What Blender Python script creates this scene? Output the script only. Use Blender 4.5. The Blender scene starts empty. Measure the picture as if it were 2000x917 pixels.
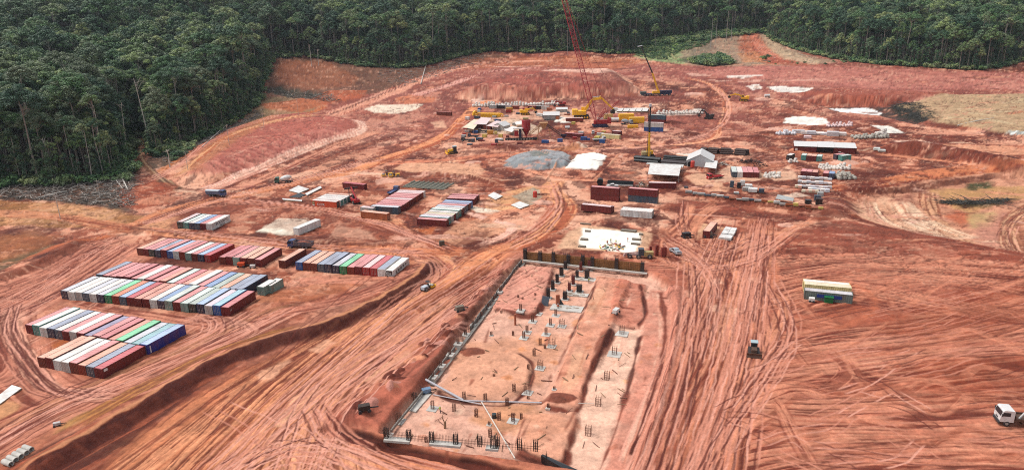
import bpy, math, random
import numpy as np
from mathutils import Matrix, Vector, Euler
S = bpy.context.scene
COL = S.collection
R = math.radians
rng = np.random.default_rng(7)
random.seed(7)
# ------------------------------------------------------------------ camera, sky, sun, exposure
CAMH, FPX, PITCH, ROLL = 79.1, 1385.0, R(17.94), R(-1.346)
cd = bpy.data.cameras.new('camera'); cam = bpy.data.objects.new('camera', cd); COL.objects.link(cam)
cd.sensor_width = 36; cd.lens = 36 * FPX / 2000; cd.clip_start = 1; cd.clip_end = 20000
cam.matrix_world = Matrix.Translation((0, 0, CAMH)) @ Matrix.Rotation(R(90) - PITCH, 4, 'X') @ Matrix.Rotation(ROLL, 4, 'Z')
S.camera = cam
SUN_EL, SUN_AZ = R(60), R(-80)      # azimuth from +Y towards +X
w = bpy.data.worlds.new('World'); S.world = w; w.use_nodes = True
wn = w.node_tree; wn.nodes.clear()
sky = wn.nodes.new('ShaderNodeTexSky'); sky.sky_type = 'NISHITA'; sky.sun_disc = False
sky.sun_elevation = SUN_EL; sky.sun_rotation = SUN_AZ; sky.air_density = 1.0; sky.dust_density = 4.0; sky.ozone_density = 1.0
hsv = wn.nodes.new('ShaderNodeHueSaturation'); hsv.inputs['Saturation'].default_value = 0.35
bg = wn.nodes.new('ShaderNodeBackground'); bg.inputs['Strength'].default_value = 0.13
wo = wn.nodes.new('ShaderNodeOutputWorld')
wn.links.new(sky.outputs[0], hsv.inputs['Color']); wn.links.new(hsv.outputs[0], bg.inputs['Color']); wn.links.new(bg.outputs[0], wo.inputs['Surface'])
ld = bpy.data.lights.new('sun', 'SUN'); ld.energy = 1.15; ld.angle = R(18); ld.color = (1.0, .97, .94)
sun = bpy.data.objects.new('sun', ld); COL.objects.link(sun)
sd = Vector((math.sin(SUN_AZ) * math.cos(SUN_EL), math.cos(SUN_AZ) * math.cos(SUN_EL), math.sin(SUN_EL)))
sun.rotation_euler = sd.to_track_quat('Z', 'Y').to_euler(); sun.location = (0, 0, 300)
S.view_settings.view_transform = 'Standard'; S.view_settings.look = 'None'; S.view_settings.gamma = 1
S.view_settings.exposure = 0.66
S.render.engine = 'CYCLES'
try:
    S.cycles.use_denoising = False; S.cycles.pixel_filter_type = 'BLACKMAN_HARRIS'; S.cycles.filter_width = 1.1; S.cycles.use_light_tree = False
    S.cycles.max_bounces = 5; S.cycles.diffuse_bounces = 2; S.cycles.glossy_bounces = 2; S.cycles.transmission_bounces = 2
    S.cycles.transparent_max_bounces = 4; S.cycles.volume_bounces = 0; S.cycles.use_adaptive_sampling = True
    S.render.use_persistent_data = False
except Exception: pass

# ------------------------------------------------------------------ numpy noise
def _h(ix, iy, seed):
    n = (ix.astype(np.int64) * 374761393 + iy.astype(np.int64) * 668265263 + seed * 974634777) & 0xffffffff
    n = ((n ^ (n >> 13)) * 1274126177) & 0xffffffff
    n = (n ^ (n >> 16)) & 0xffff
    return n.astype(np.float32) / 65535.0
def vn(x, y, seed=0):
    x = np.asarray(x, np.float32); y = np.asarray(y, np.float32)
    fx = np.floor(x); fy = np.floor(y); tx = x - fx; ty = y - fy
    tx = tx * tx * (3 - 2 * tx); ty = ty * ty * (3 - 2 * ty)
    a = _h(fx, fy, seed); b = _h(fx + 1, fy, seed); c = _h(fx, fy + 1, seed); d = _h(fx + 1, fy + 1, seed)
    return (a + (b - a) * tx) * (1 - ty) + (c + (d - c) * tx) * ty
def fbm(x, y, o=4, seed=0, g=.5):
    s = 0; a = 1; t = 0
    for i in range(o):
        s = s + a * vn(x * 2 ** i, y * 2 ** i, seed + i * 17); t += a; a *= g
    return s / t
def ss(a, b, x):
    t = np.clip((x - a) / (b - a), 0, 1); return t * t * (3 - 2 * t)

# ------------------------------------------------------------------ terrain grid (one sheet, finer near the site)
cp, sp_, cr, sr = math.cos(PITCH), math.sin(PITCH), math.cos(ROLL), math.sin(ROLL)
def ray(px, py):
    dx, dy = px - 1000, py - 458.5
    x, y = (dx * cr + dy * sr) / FPX, (-dx * sr + dy * cr) / FPX
    return x, cp - y * sp_, -sp_ - y * cp
def hill(x, y):
    rise = 15 * ss(450, 800, y)
    far = 70 * ss(600, 1400, y - .9 * np.minimum(x, 0) - 150)
    return rise + far + 22 * ss(1200, 2500, y)
SQ = 1385 * CAMH
yfine = np.arange(1062, 40, -1.6)            # rows: dense where the site lies
yrow = np.concatenate([np.array([2600, 2100, 1750, 1500, 1350, 1230, 1150, 1100, 1075]), yfine, np.array([38, 33, 28, 23, 18, 14, 11, 8])])
# yrow = angle below the horizon in pixels of a 2000 px wide frame ; distance on the flat = f*h/yrow
ROWY = SQ / (yrow - 0) * 1.0
ROWY = np.maximum(ROWY - 0, 1)
ux = np.concatenate([-np.geomspace(1170, 5200, 22)[::-1], np.arange(-1160, 1160.1, 1.75), np.geomspace(1170, 5200, 22)]) / FPX
# convert: depth along the view axis for a ground point at horizontal distance Y is Y*cos+h*sin
ROWD = ROWY * cp + CAMH * sp_
ROWD = np.maximum(ROWD, 30)
GX = (ux[None, :] * ROWD[:, None]).astype(np.float32)
GY = np.repeat(ROWY[:, None], len(ux), 1).astype(np.float32)
NR, NC = GX.shape
RY = ROWY.astype(np.float64)
def widx(x0, x1, y0, y1):
    r0 = max(0, np.searchsorted(RY, y0) - 1); r1 = min(NR, np.searchsorted(RY, y1) + 1)
    if r1 <= r0: return None
    d0, d1 = ROWD[r0], ROWD[min(r1, NR - 1)]
    c0 = max(0, np.searchsorted(ux, min(x0 / d0, x0 / d1)) - 1); c1 = min(NC, np.searchsorted(ux, max(x1 / d0, x1 / d1)) + 1)
    if c1 <= c0: return None
    return slice(r0, r1), slice(c0, c1)
HB = hill(GX, GY).astype(np.float32)
Z = np.zeros_like(HB)                        # local relief on top of the hills
def hq(x, y):
    y = np.clip(np.asarray(y, float), RY[0] + .01, RY[-1] - .01); x = np.asarray(x, float)
    r = np.clip(np.searchsorted(RY, y) - 1, 0, NR - 2); tr = (y - RY[r]) / (RY[r + 1] - RY[r])
    u = x / (ROWD[r] * (1 - tr) + ROWD[r + 1] * tr); u = np.clip(u, ux[0] + 1e-6, ux[-1] - 1e-6)
    c = np.clip(np.searchsorted(ux, u) - 1, 0, NC - 2); tc = (u - ux[c]) / (ux[c + 1] - ux[c])
    H = HB + Z if not FROZEN else HZ
    return (H[r, c] * (1 - tc) + H[r, c + 1] * tc) * (1 - tr) + (H[r + 1, c] * (1 - tc) + H[r + 1, c + 1] * tc) * tr
FROZEN = False; HZ = None
TS = np.geomspace(70, 6000, 700)
def _march(px, py, hf, dz=0):
    dx, dy, dzz = ray(px, py)
    X, Y, Zr = dx * TS, dy * TS, CAMH + dzz * TS
    under = np.nonzero(Zr < hf(X, Y) + dz)[0]
    if len(under) == 0: return np.array([X[-1], Y[-1], 0.])
    k = max(under[0], 1); a, b = TS[k - 1], TS[k]
    for _ in range(14):
        m = .5 * (a + b)
        if CAMH + dzz * m < float(hf(np.array([dx * m]), np.array([dy * m]))[0]) + dz: b = m
        else: a = m
    return np.array([dx * b, dy * b, CAMH + dzz * b])
def g0(px, py): return _march(px, py, hill)[:2]
def g(px, py, dz=0):
    """the point of the ground seen at this place of the photograph"""
    return _march(px, py, hq, dz)

# ------------------------------------------------------------------ painting the earth (base colour of the soil only)
def lin(r, g_, b, k=.72):
    f = lambda c: (c / 255 / 12.92 if c < 10.3 else ((c / 255 + .055) / 1.055) ** 2.4) * k
    return np.array([f(r), f(g_), f(b)], np.float32)
RED = lin(162, 90, 68); DEEP = lin(116, 54, 40); DARK = lin(92, 40, 31); SAL = lin(218, 150, 124); PALE = lin(232, 190, 168)
WHITE = lin(236, 228, 220, .82); ORG = lin(196, 112, 72); MAUVE = lin(172, 100, 92); TAN = lin(188, 166, 128); OCH = lin(190, 138, 84)
BROWN = lin(120, 84, 66); GREY = lin(150, 144, 138); PINK = lin(214, 152, 142); LPINK = lin(228, 178, 164); BLACK = lin(48, 42, 40); GRN = lin(88, 110, 60)
n1 = fbm(GX / 60, GY / 60, 4, 1); n2 = fbm(GX / 9, GY / 9, 4, 2); n3 = fbm(GX / 1.6, GY / 2.2, 3, 3)
C = np.empty(GX.shape + (3,), np.float32)
def mix(c, col, m): return c + (col - c) * m[..., None]
C[:] = RED
C = mix(C, SAL, .45 * ss(.46, .72, n2 * .6 + n1 * .4))
C = mix(C, DEEP, .75 * ss(.5, .28, n2 * .55 + n1 * .45))
wx = GX + 7 * (fbm(GX / 11, GY / 11, 3, 31) - .5); wy = GY + 7 * (fbm(GX / 11, GY / 11, 3, 32) - .5)
q1 = fbm(wx / 26, wy / 34, 6, 33, .62); q2 = fbm(wx / 8, wy / 13, 5, 34, .62); q3 = fbm(wx / 13, wy / 20, 5, 35, .6)
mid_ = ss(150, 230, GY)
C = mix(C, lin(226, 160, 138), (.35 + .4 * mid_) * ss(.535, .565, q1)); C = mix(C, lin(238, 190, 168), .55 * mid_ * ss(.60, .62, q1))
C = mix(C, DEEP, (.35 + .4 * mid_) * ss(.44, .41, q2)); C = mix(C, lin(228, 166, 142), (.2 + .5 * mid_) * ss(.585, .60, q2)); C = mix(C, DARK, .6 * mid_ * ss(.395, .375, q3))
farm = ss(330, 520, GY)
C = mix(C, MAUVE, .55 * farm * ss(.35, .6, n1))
W = np.zeros(GX.shape, np.float32)           # wetness (gloss)
def world(pts): return np.array([g0(*p) for p in pts])
def sdist(w, pts):
    """signed distance to a polygon, positive inside, on window w"""
    x = GX[w]; y = GY[w]; n = len(pts); d2 = np.full(x.shape, 1e12, np.float32); ins = np.zeros(x.shape, bool)
    for i in range(n):
        ax, ay = pts[i]; bx, by = pts[(i + 1) % n]; ex, ey = bx - ax, by - ay
        t = np.clip(((x - ax) * ex + (y - ay) * ey) / (ex * ex + ey * ey + 1e-9), 0, 1)
        d2 = np.minimum(d2, (x - ax - t * ex) ** 2 + (y - ay - t * ey) ** 2)
        if ay != by: ins ^= ((ay > y) != (by > y)) & (x < (bx - ax) * (y - ay) / (by - ay) + ax)
    d = np.sqrt(d2); return np.where(ins, d, -d)
def win(pts, m):
    return widx(pts[:, 0].min() - m, pts[:, 0].max() + m, pts[:, 1].min() - m, pts[:, 1].max() + m)
def poly(px, col=None, soft=.8, warp=1.5, ws=8, a=1., dz=0, zsoft=None, mott=.25, wet=0, seed=0):
    pts = world(px); m = max(soft, zsoft or 0, 2) * 2 + warp; w_ = win(pts, m)
    if w_ is None: return
    d = sdist(w_, pts); x, y = GX[w_], GY[w_]
    dw = d + warp * 2 * (fbm(x / ws, y / ws, 4, 90 + seed, .6) - .5)
    if col is not None:
        k = a * ss(-soft, soft, dw)
        if mott: k = k * (1 - mott * ss(.4, .65, fbm(x / 3, y / 3, 3, 44 + seed)))
        C[w_] = mix(C[w_], col, k)
    if wet: W[w_] = np.maximum(W[w_], wet * ss(-soft, soft, dw))
    if dz:
        zs = zsoft or soft
        Z[w_] += dz * ss(-zs, zs, d + min(warp, zs) * .6 * (fbm(x / 6, y / 6, 3, 12) - .5))
def spline(P, n):
    P = np.array(P, float); Q = np.vstack([2 * P[0] - P[1], P, 2 * P[-1] - P[-2]]); out = []
    for i in range(1, len(Q) - 2):
        for t in np.linspace(0, 1, n, endpoint=False):
            a, b, c, d = Q[i - 1], Q[i], Q[i + 1], Q[i + 2]
            out.append(.5 * ((2 * b) + (-a + c) * t + (2 * a - 5 * b + 4 * c - d) * t * t + (-a + 3 * b - 3 * c + d) * t ** 3))
    out.append(P[-1]); return np.array(out)
def st(px, wmax, n=7, isworld=False):
    """along / across coordinates of a path"""
    P = np.array(px, float) if isworld else world(px)
    P = spline(P, n); w_ = win(P, wmax)
    if w_ is None: return None
    x, y = GX[w_], GY[w_]; best = np.full(x.shape, 1e9, np.float32); s = np.zeros_like(best); t = np.full(x.shape, 1e6, np.float32); L = 0
    r0, c0 = w_[0].start, w_[1].start
    for i in range(len(P) - 1):
        ax, ay = P[i]; bx, by = P[i + 1]; ex, ey = bx - ax, by - ay; l = math.hypot(ex, ey) + 1e-9
        q = widx(min(ax, bx) - wmax, max(ax, bx) + wmax, min(ay, by) - wmax, max(ay, by) + wmax)
        if q is not None:
            q = (slice(max(q[0].start, r0) - r0, max(min(q[0].stop, w_[0].stop), r0) - r0), slice(max(q[1].start, c0) - c0, max(min(q[1].stop, w_[1].stop), c0) - c0))
            xx, yy = x[q], y[q]; k = np.clip(((xx - ax) * ex + (yy - ay) * ey) / (l * l), 0, 1)
            dx, dy = xx - ax - k * ex, yy - ay - k * ey; d = dx * dx + dy * dy; m = d < best[q]
            bb, s_, t_ = best[q], s[q], t[q]
            bb[m] = d[m]; s_[m] = (L + k * l)[m]; t_[m] = (np.sqrt(d) * np.sign(ex * dy - ey * dx + 1e-9))[m]
        L += l
    return w_, s, t, L
_sd = [500]
def band(px, width, light=SAL, dark=RED, a=1., sc=1.6, lines=6, lcol=None, lw=.45, la=.8, dz=0, endf=8, w2=None, rut=.05, contrast=.07, isworld=False, ln=45., dark_lines=0, edge=.25):
    """a road or a bundle of wheel tracks that follows a path"""
    _sd[0] += 7; sd_ = _sd[0]; W2 = w2 or width; wm = max(width, W2) * .5
    r = st(px, wm * 1.25 + 2, isworld=isworld)
    if r is None: return
    w_, s, t, L = r; half = .5 * (width + (W2 - width) * s / L)
    wob = (vn(s / 18, s * 0 + sd_, sd_) - .5) * 2 * edge * half + (fbm(s / 4, t / 4, 2, sd_) - .5) * 1.2
    m = ss(0, max(.8, .22 * wm), half + wob - np.abs(t)) * ss(0, endf, s) * ss(0, endf, L - s) * a * (np.abs(t) < 1e5)
    tw = t + 1.2 * (vn(s / 25, s * 0, sd_ + 3) - .5) * 2
    n = .55 * fbm(tw / sc, s / ln + 3, 3, sd_ + 1, .6) + .45 * fbm(tw / (sc * 4), s / (ln * 1.6), 2, sd_ + 2)
    n = n + .12 * (fbm(s / 2.5, t / 1.2, 2, sd_ + 4) - .5)
    k = ss(.5 - contrast * .6, .5 + contrast * .6, n + .05 * (fbm(tw / .5, s / 14 + 9, 2, sd_ + 11) - .5) * 2)
    c = C[w_]; tgt = dark + (light - dark) * k[..., None]
    c = mix(c, tgt, m); hz = -.06 * (1 - k) * m
    lc = lcol if lcol is not None else light * 1.12
    for i in range(lines + dark_lines):
        off = (random.random() * 2 - 1) * wm * .85 + wm * .7 * (vn(s / (L * .3 + 12), s * 0 + i * 3.3, sd_ + 20 + i) - .5)
        gate = ss(.25, .5, vn(s / (L * .16 + 10) + i * 7, s * 0, sd_ + 50 + i))
        for q in (-1.05, 1.05):
            e = np.exp(-((t - off + q) / lw) ** 4) * gate * m
            if i < lines: c = mix(c, lc, la * e); hz = hz + rut * .5 * e
            else: c = mix(c, dark * .72, la * e); hz = hz - rut * e
    C[w_] = c; Z[w_] += hz + dz * ss(0, max(1., wm * .5), half - np.abs(t)) * (np.abs(t) < 1e5)
def scarp(px, h, drop=2.5, decay=7, side=1, col=DARK, a=.85, rag=1.0, lip=None):
    """a small cliff: high on one side of the line, falling on the other"""
    _sd[0] += 7; sd_ = _sd[0]
    r = st(px, max(decay * 3, drop + 4))
    if r is None: return
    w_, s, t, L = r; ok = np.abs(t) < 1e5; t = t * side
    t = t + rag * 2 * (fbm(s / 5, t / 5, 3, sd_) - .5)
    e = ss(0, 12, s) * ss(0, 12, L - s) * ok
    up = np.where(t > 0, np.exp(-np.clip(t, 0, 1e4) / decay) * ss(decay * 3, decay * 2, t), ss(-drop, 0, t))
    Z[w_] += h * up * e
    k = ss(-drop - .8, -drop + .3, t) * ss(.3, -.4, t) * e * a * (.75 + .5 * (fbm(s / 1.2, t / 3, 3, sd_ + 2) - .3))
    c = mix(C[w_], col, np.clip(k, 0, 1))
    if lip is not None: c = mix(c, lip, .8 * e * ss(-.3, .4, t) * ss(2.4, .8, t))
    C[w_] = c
def mound(px, py, rx, ry, h, col=None, rot=0, seed=0, pw=1.3, a=.9, rough=.35):
    x0, y0 = g0(px, py); w_ = widx(x0 - rx * 1.6, x0 + rx * 1.6, y0 - rx * 1.6, y0 + rx * 1.6)
    if w_ is None: return
    x, y = GX[w_] - x0, GY[w_] - y0; c_, s_ = math.cos(rot), math.sin(rot)
    u, v = (x * c_ + y * s_) / rx, (-x * s_ + y * c_) / ry
    d = np.sqrt(u * u + v * v) + rough * (fbm(x / rx * 2.2 + 9, y / ry * 2.2, 4, 300 + seed) - .5)
    k = np.clip(1 - d, 0, 1)
    Z[w_] += h * (k ** (1 / pw)) * ss(0, .25, k)
    if col is not None: C[w_] = mix(C[w_], col, a * ss(-.02, .12, 1 - d))
# ------------------------------------------------------------------ THE EARTH: large zones
# forest floor and cleared, unbuilt ground
FOREST_L = [(-500, 372), (-200, 368), (0, 364), (100, 362), (200, 352), (240, 342), (250, 300), (262, 268), (292, 262), (303, 290), (306, 306), (350, 287), (420, 262), (460, 238), (500, 205), (518, 150), (535, 112), (600, 108),
            (700, 126), (760, 131), (820, 130), (900, 108), (960, 98), (1060, 101), (1130, 97), (1200, 105), (1243, 103), (1252, 84), (1290, 76), (1400, 62), (1460, 58), (1492, 60),
            (1510, 78), (1560, 98), (1640, 116), (1720, 126), (1800, 130), (1900, 136), (1945, 131), (1990, 118), (2250, 112)]
FW = [tuple(g0(*p)) for p in FOREST_L]
FPOLY = np.array(FW + [(2600, 900), (4200, 6000), (-4800, 6000), (-2600, 500)])
wall = (slice(0, NR), slice(0, NC))
FD = sdist(wall, FPOLY)
C[:] = mix(C, lin(70, 60, 42), ss(-3, 4, FD + 5 * (n2 - .5)))
poly([(-300, 352), (0, 352), (150, 350), (262, 330), (270, 372), (255, 412), (180, 402), (100, 392), (0, 392), (-300, 392)], lin(84, 72, 62), 2, 3, a=.95)
poly([(262, 318), (330, 300), (480, 236), (520, 212), (470, 245), (400, 290), (345, 318), (300, 330)], lin(112, 92, 78), 2, 3, a=.9)
poly([(-400, 392), (0, 392), (110, 396), (190, 404), (300, 425), (200, 446), (0, 440), (-400, 440)], OCH, 2, 3, a=.6)
# brown clearing behind, left
poly([(500, 205), (520, 160), (540, 112), (640, 112), (760, 133), (850, 130), (930, 105), (1000, 108), (880, 140), (800, 165), (700, 190), (560, 185), (500, 250)], BROWN, 4, 5, a=.9, mott=.15)
poly([(545, 118), (640, 120), (700, 150), (690, 168), (600, 175), (540, 160)], lin(176, 104, 72), 4, 6, a=.6)
poly([(480, 195), (560, 188), (640, 200), (600, 230), (520, 238), (470, 250)], lin(176, 150, 116), 4, 5, a=.7)
poly([(520, 168), (570, 172), (640, 184), (665, 198), (640, 203), (560, 188), (520, 178)], lin(78, 80, 70), 1.5, 4, a=.95, dz=-2)
poly([(505, 205), (560, 200), (650, 178), (716, 178), (712, 192), (640, 206), (585, 222), (520, 215)], lin(196, 104, 66), 1.5, 2, a=.8, dz=2, zsoft=8)
# valley clearing, right of centre
poly([(1238, 112), (1252, 82), (1300, 72), (1400, 64), (1380, 100), (1340, 128), (1270, 118)], lin(152, 172, 122), 5, 12, ws=20, a=.95)
poly([(1340, 128), (1330, 90), (1400, 72), (1500, 62), (1530, 92), (1600, 112), (1640, 122), (1560, 128), (1400, 130)], lin(172, 146, 126), 5, 10, ws=20, a=.95)
poly([(1255, 100), (1290, 80), (1350, 84), (1330, 98)], lin(128, 168, 72), 5, 10, ws=20, a=.7)
poly([(1320, 118), (1355, 108), (1420, 112), (1440, 124), (1380, 128)], lin(60, 80, 46), 5, 8, ws=20, a=.85)
poly([(1440, 92), (1450, 62), (1480, 62), (1500, 90), (1560, 122), (1500, 126), (1460, 112)], lin(186, 104, 76), 5, 6, a=.9)
poly([(1462, 64), (1474, 62), (1490, 88), (1545, 122), (1500, 124), (1474, 100)], lin(180, 92, 70), 2, 3, a=.9); [poly([(1464 + k, 66), (1466 + k, 66), (1480 + k * 1.4, 92), (1514 + k * 2.2, 122), (1508 + k * 2.2, 122), (1476 + k * 1.4, 92)], lin(224, 150, 128), 1., 1., a=.85) for k in (0, 4, 8, 12)]
poly([(1500, 112), (1545, 116), (1610, 128), (1560, 130), (1510, 126)], lin(176, 88, 66), 2, 4, a=.85); poly([(1486, 66), (1500, 68), (1540, 100), (1600, 120), (1590, 126), (1530, 116), (1500, 92)], lin(206, 176, 150), 2, 5, a=.8)
poly([(1440, 104), (1480, 100), (1500, 122), (1450, 122)], lin(206, 138, 96), 2, 4, a=.7); poly([(1340, 84), (1390, 74), (1400, 96), (1350, 110)], lin(120, 104, 92), 2, 6, a=.6)
# far platform
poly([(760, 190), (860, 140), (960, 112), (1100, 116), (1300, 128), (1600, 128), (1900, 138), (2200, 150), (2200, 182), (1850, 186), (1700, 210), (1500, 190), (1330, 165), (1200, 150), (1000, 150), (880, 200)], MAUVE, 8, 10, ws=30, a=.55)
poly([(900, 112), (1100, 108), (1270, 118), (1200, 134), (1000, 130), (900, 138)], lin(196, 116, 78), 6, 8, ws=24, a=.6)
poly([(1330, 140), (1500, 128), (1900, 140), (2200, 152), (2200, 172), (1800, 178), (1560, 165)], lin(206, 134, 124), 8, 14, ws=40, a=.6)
for i in range(26):
    y = random.uniform(118, 182); x = random.uniform(900, 1900)
    if y > 140 and x < 1240: continue
    q = random.uniform(60, 220)
    band([(x, y), (x + q * .5, y + random.uniform(-3, 5)), (x + q, y + random.uniform(-4, 7))], random.uniform(5, 12), random.choice([LPINK, PINK, SAL, DEEP, MAUVE]), random.choice([MAUVE, DEEP, RED]), a=.6, lines=2, endf=25, sc=3)
# mound behind the batching plant
M1 = [(900, 188), (985, 158), (1075, 148), (1200, 147), (1212, 160), (1236, 178), (1170, 188), (1100, 186), (1010, 192)]
poly(M1, lin(178, 96, 84), 4, 3, a=.8, dz=8, zsoft=11)
poly([(1066, 149), (1200, 147), (1203, 153), (1180, 161), (1060, 155)], lin(232, 186, 172), 2, 2, a=.95)
poly([(1190, 150), (1216, 158), (1245, 180), (1195, 187), (1150, 178)], lin(128, 72, 62), 4, 6, a=.6)
poly([(930, 192), (1030, 196), (1150, 194), (1250, 184), (1330, 190), (1330, 200), (1140, 204), (1040, 200)], lin(132, 66, 58), 3, 5, ws=20, a=.8)
for i in range(16):
    x = random.uniform(930, 1200); mound(x, 182 - random.random() * 22, 7, 9, .9, lin(150, 84, 74), seed=i)
band([(640, 228), (700, 205), (760, 182), (820, 155), (880, 136), (960, 122), (1100, 118)], 18, lin(226, 162, 140), lin(176, 96, 74), sc=2.5, lines=5, endf=10)
band([(800, 190), (880, 165), (960, 140), (1060, 132)], 12, lin(220, 160, 150), lin(160, 82, 70), lines=3, sc=2.5)
# terraced cut on the left
TER = [(372, 350), (430, 345), (500, 322), (600, 290), (695, 262), (690, 242), (610, 229), (520, 236), (440, 264), (385, 298)]
poly(TER, lin(190, 108, 96), 3, 2, a=.9, dz=6, zsoft=14)
poly([(345, 345), (400, 300), (520, 240), (560, 232), (470, 290), (400, 345)], OCH, 3, 3, a=.45)
band([(400, 372), (470, 345), (560, 308), (640, 280), (700, 262), (706, 245), (680, 236)], 9, lin(238, 190, 178), lin(206, 140, 122), sc=1.5, lines=2, endf=8)
band([(340, 352), (400, 318), (470, 276), (560, 250), (640, 238)], 5, lin(216, 160, 130), lin(190, 110, 74), lines=2)
band([(300, 345), (340, 318), (420, 280), (520, 240), (600, 222), (640, 208)], 5, lin(206, 130, 86), lin(176, 84, 52), lines=2)
band([(420, 384), (520, 345), (620, 300), (700, 270), (740, 255)], 9, lin(214, 150, 128), lin(150, 78, 60), lines=5, sc=1.2)
band([(560, 340), (660, 302), (720, 280), (790, 262)], 12, DEEP, RED, lines=5, a=.7)
# forest track on the left
band([(352, 372), (322, 356), (298, 335), (276, 312), (270, 290), (282, 266)], 6.0, lin(150, 100, 74), lin(104, 70, 52), lines=1, lcol=lin(196, 160, 132), la=.9, endf=4)
poly([(232, 372), (300, 352), (345, 362), (330, 398), (270, 408), (236, 400)], lin(172, 84, 54), 2, 3, a=.8)
mound(305, 392, 9, 7, 2.2, lin(208, 140, 116), seed=3)
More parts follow.
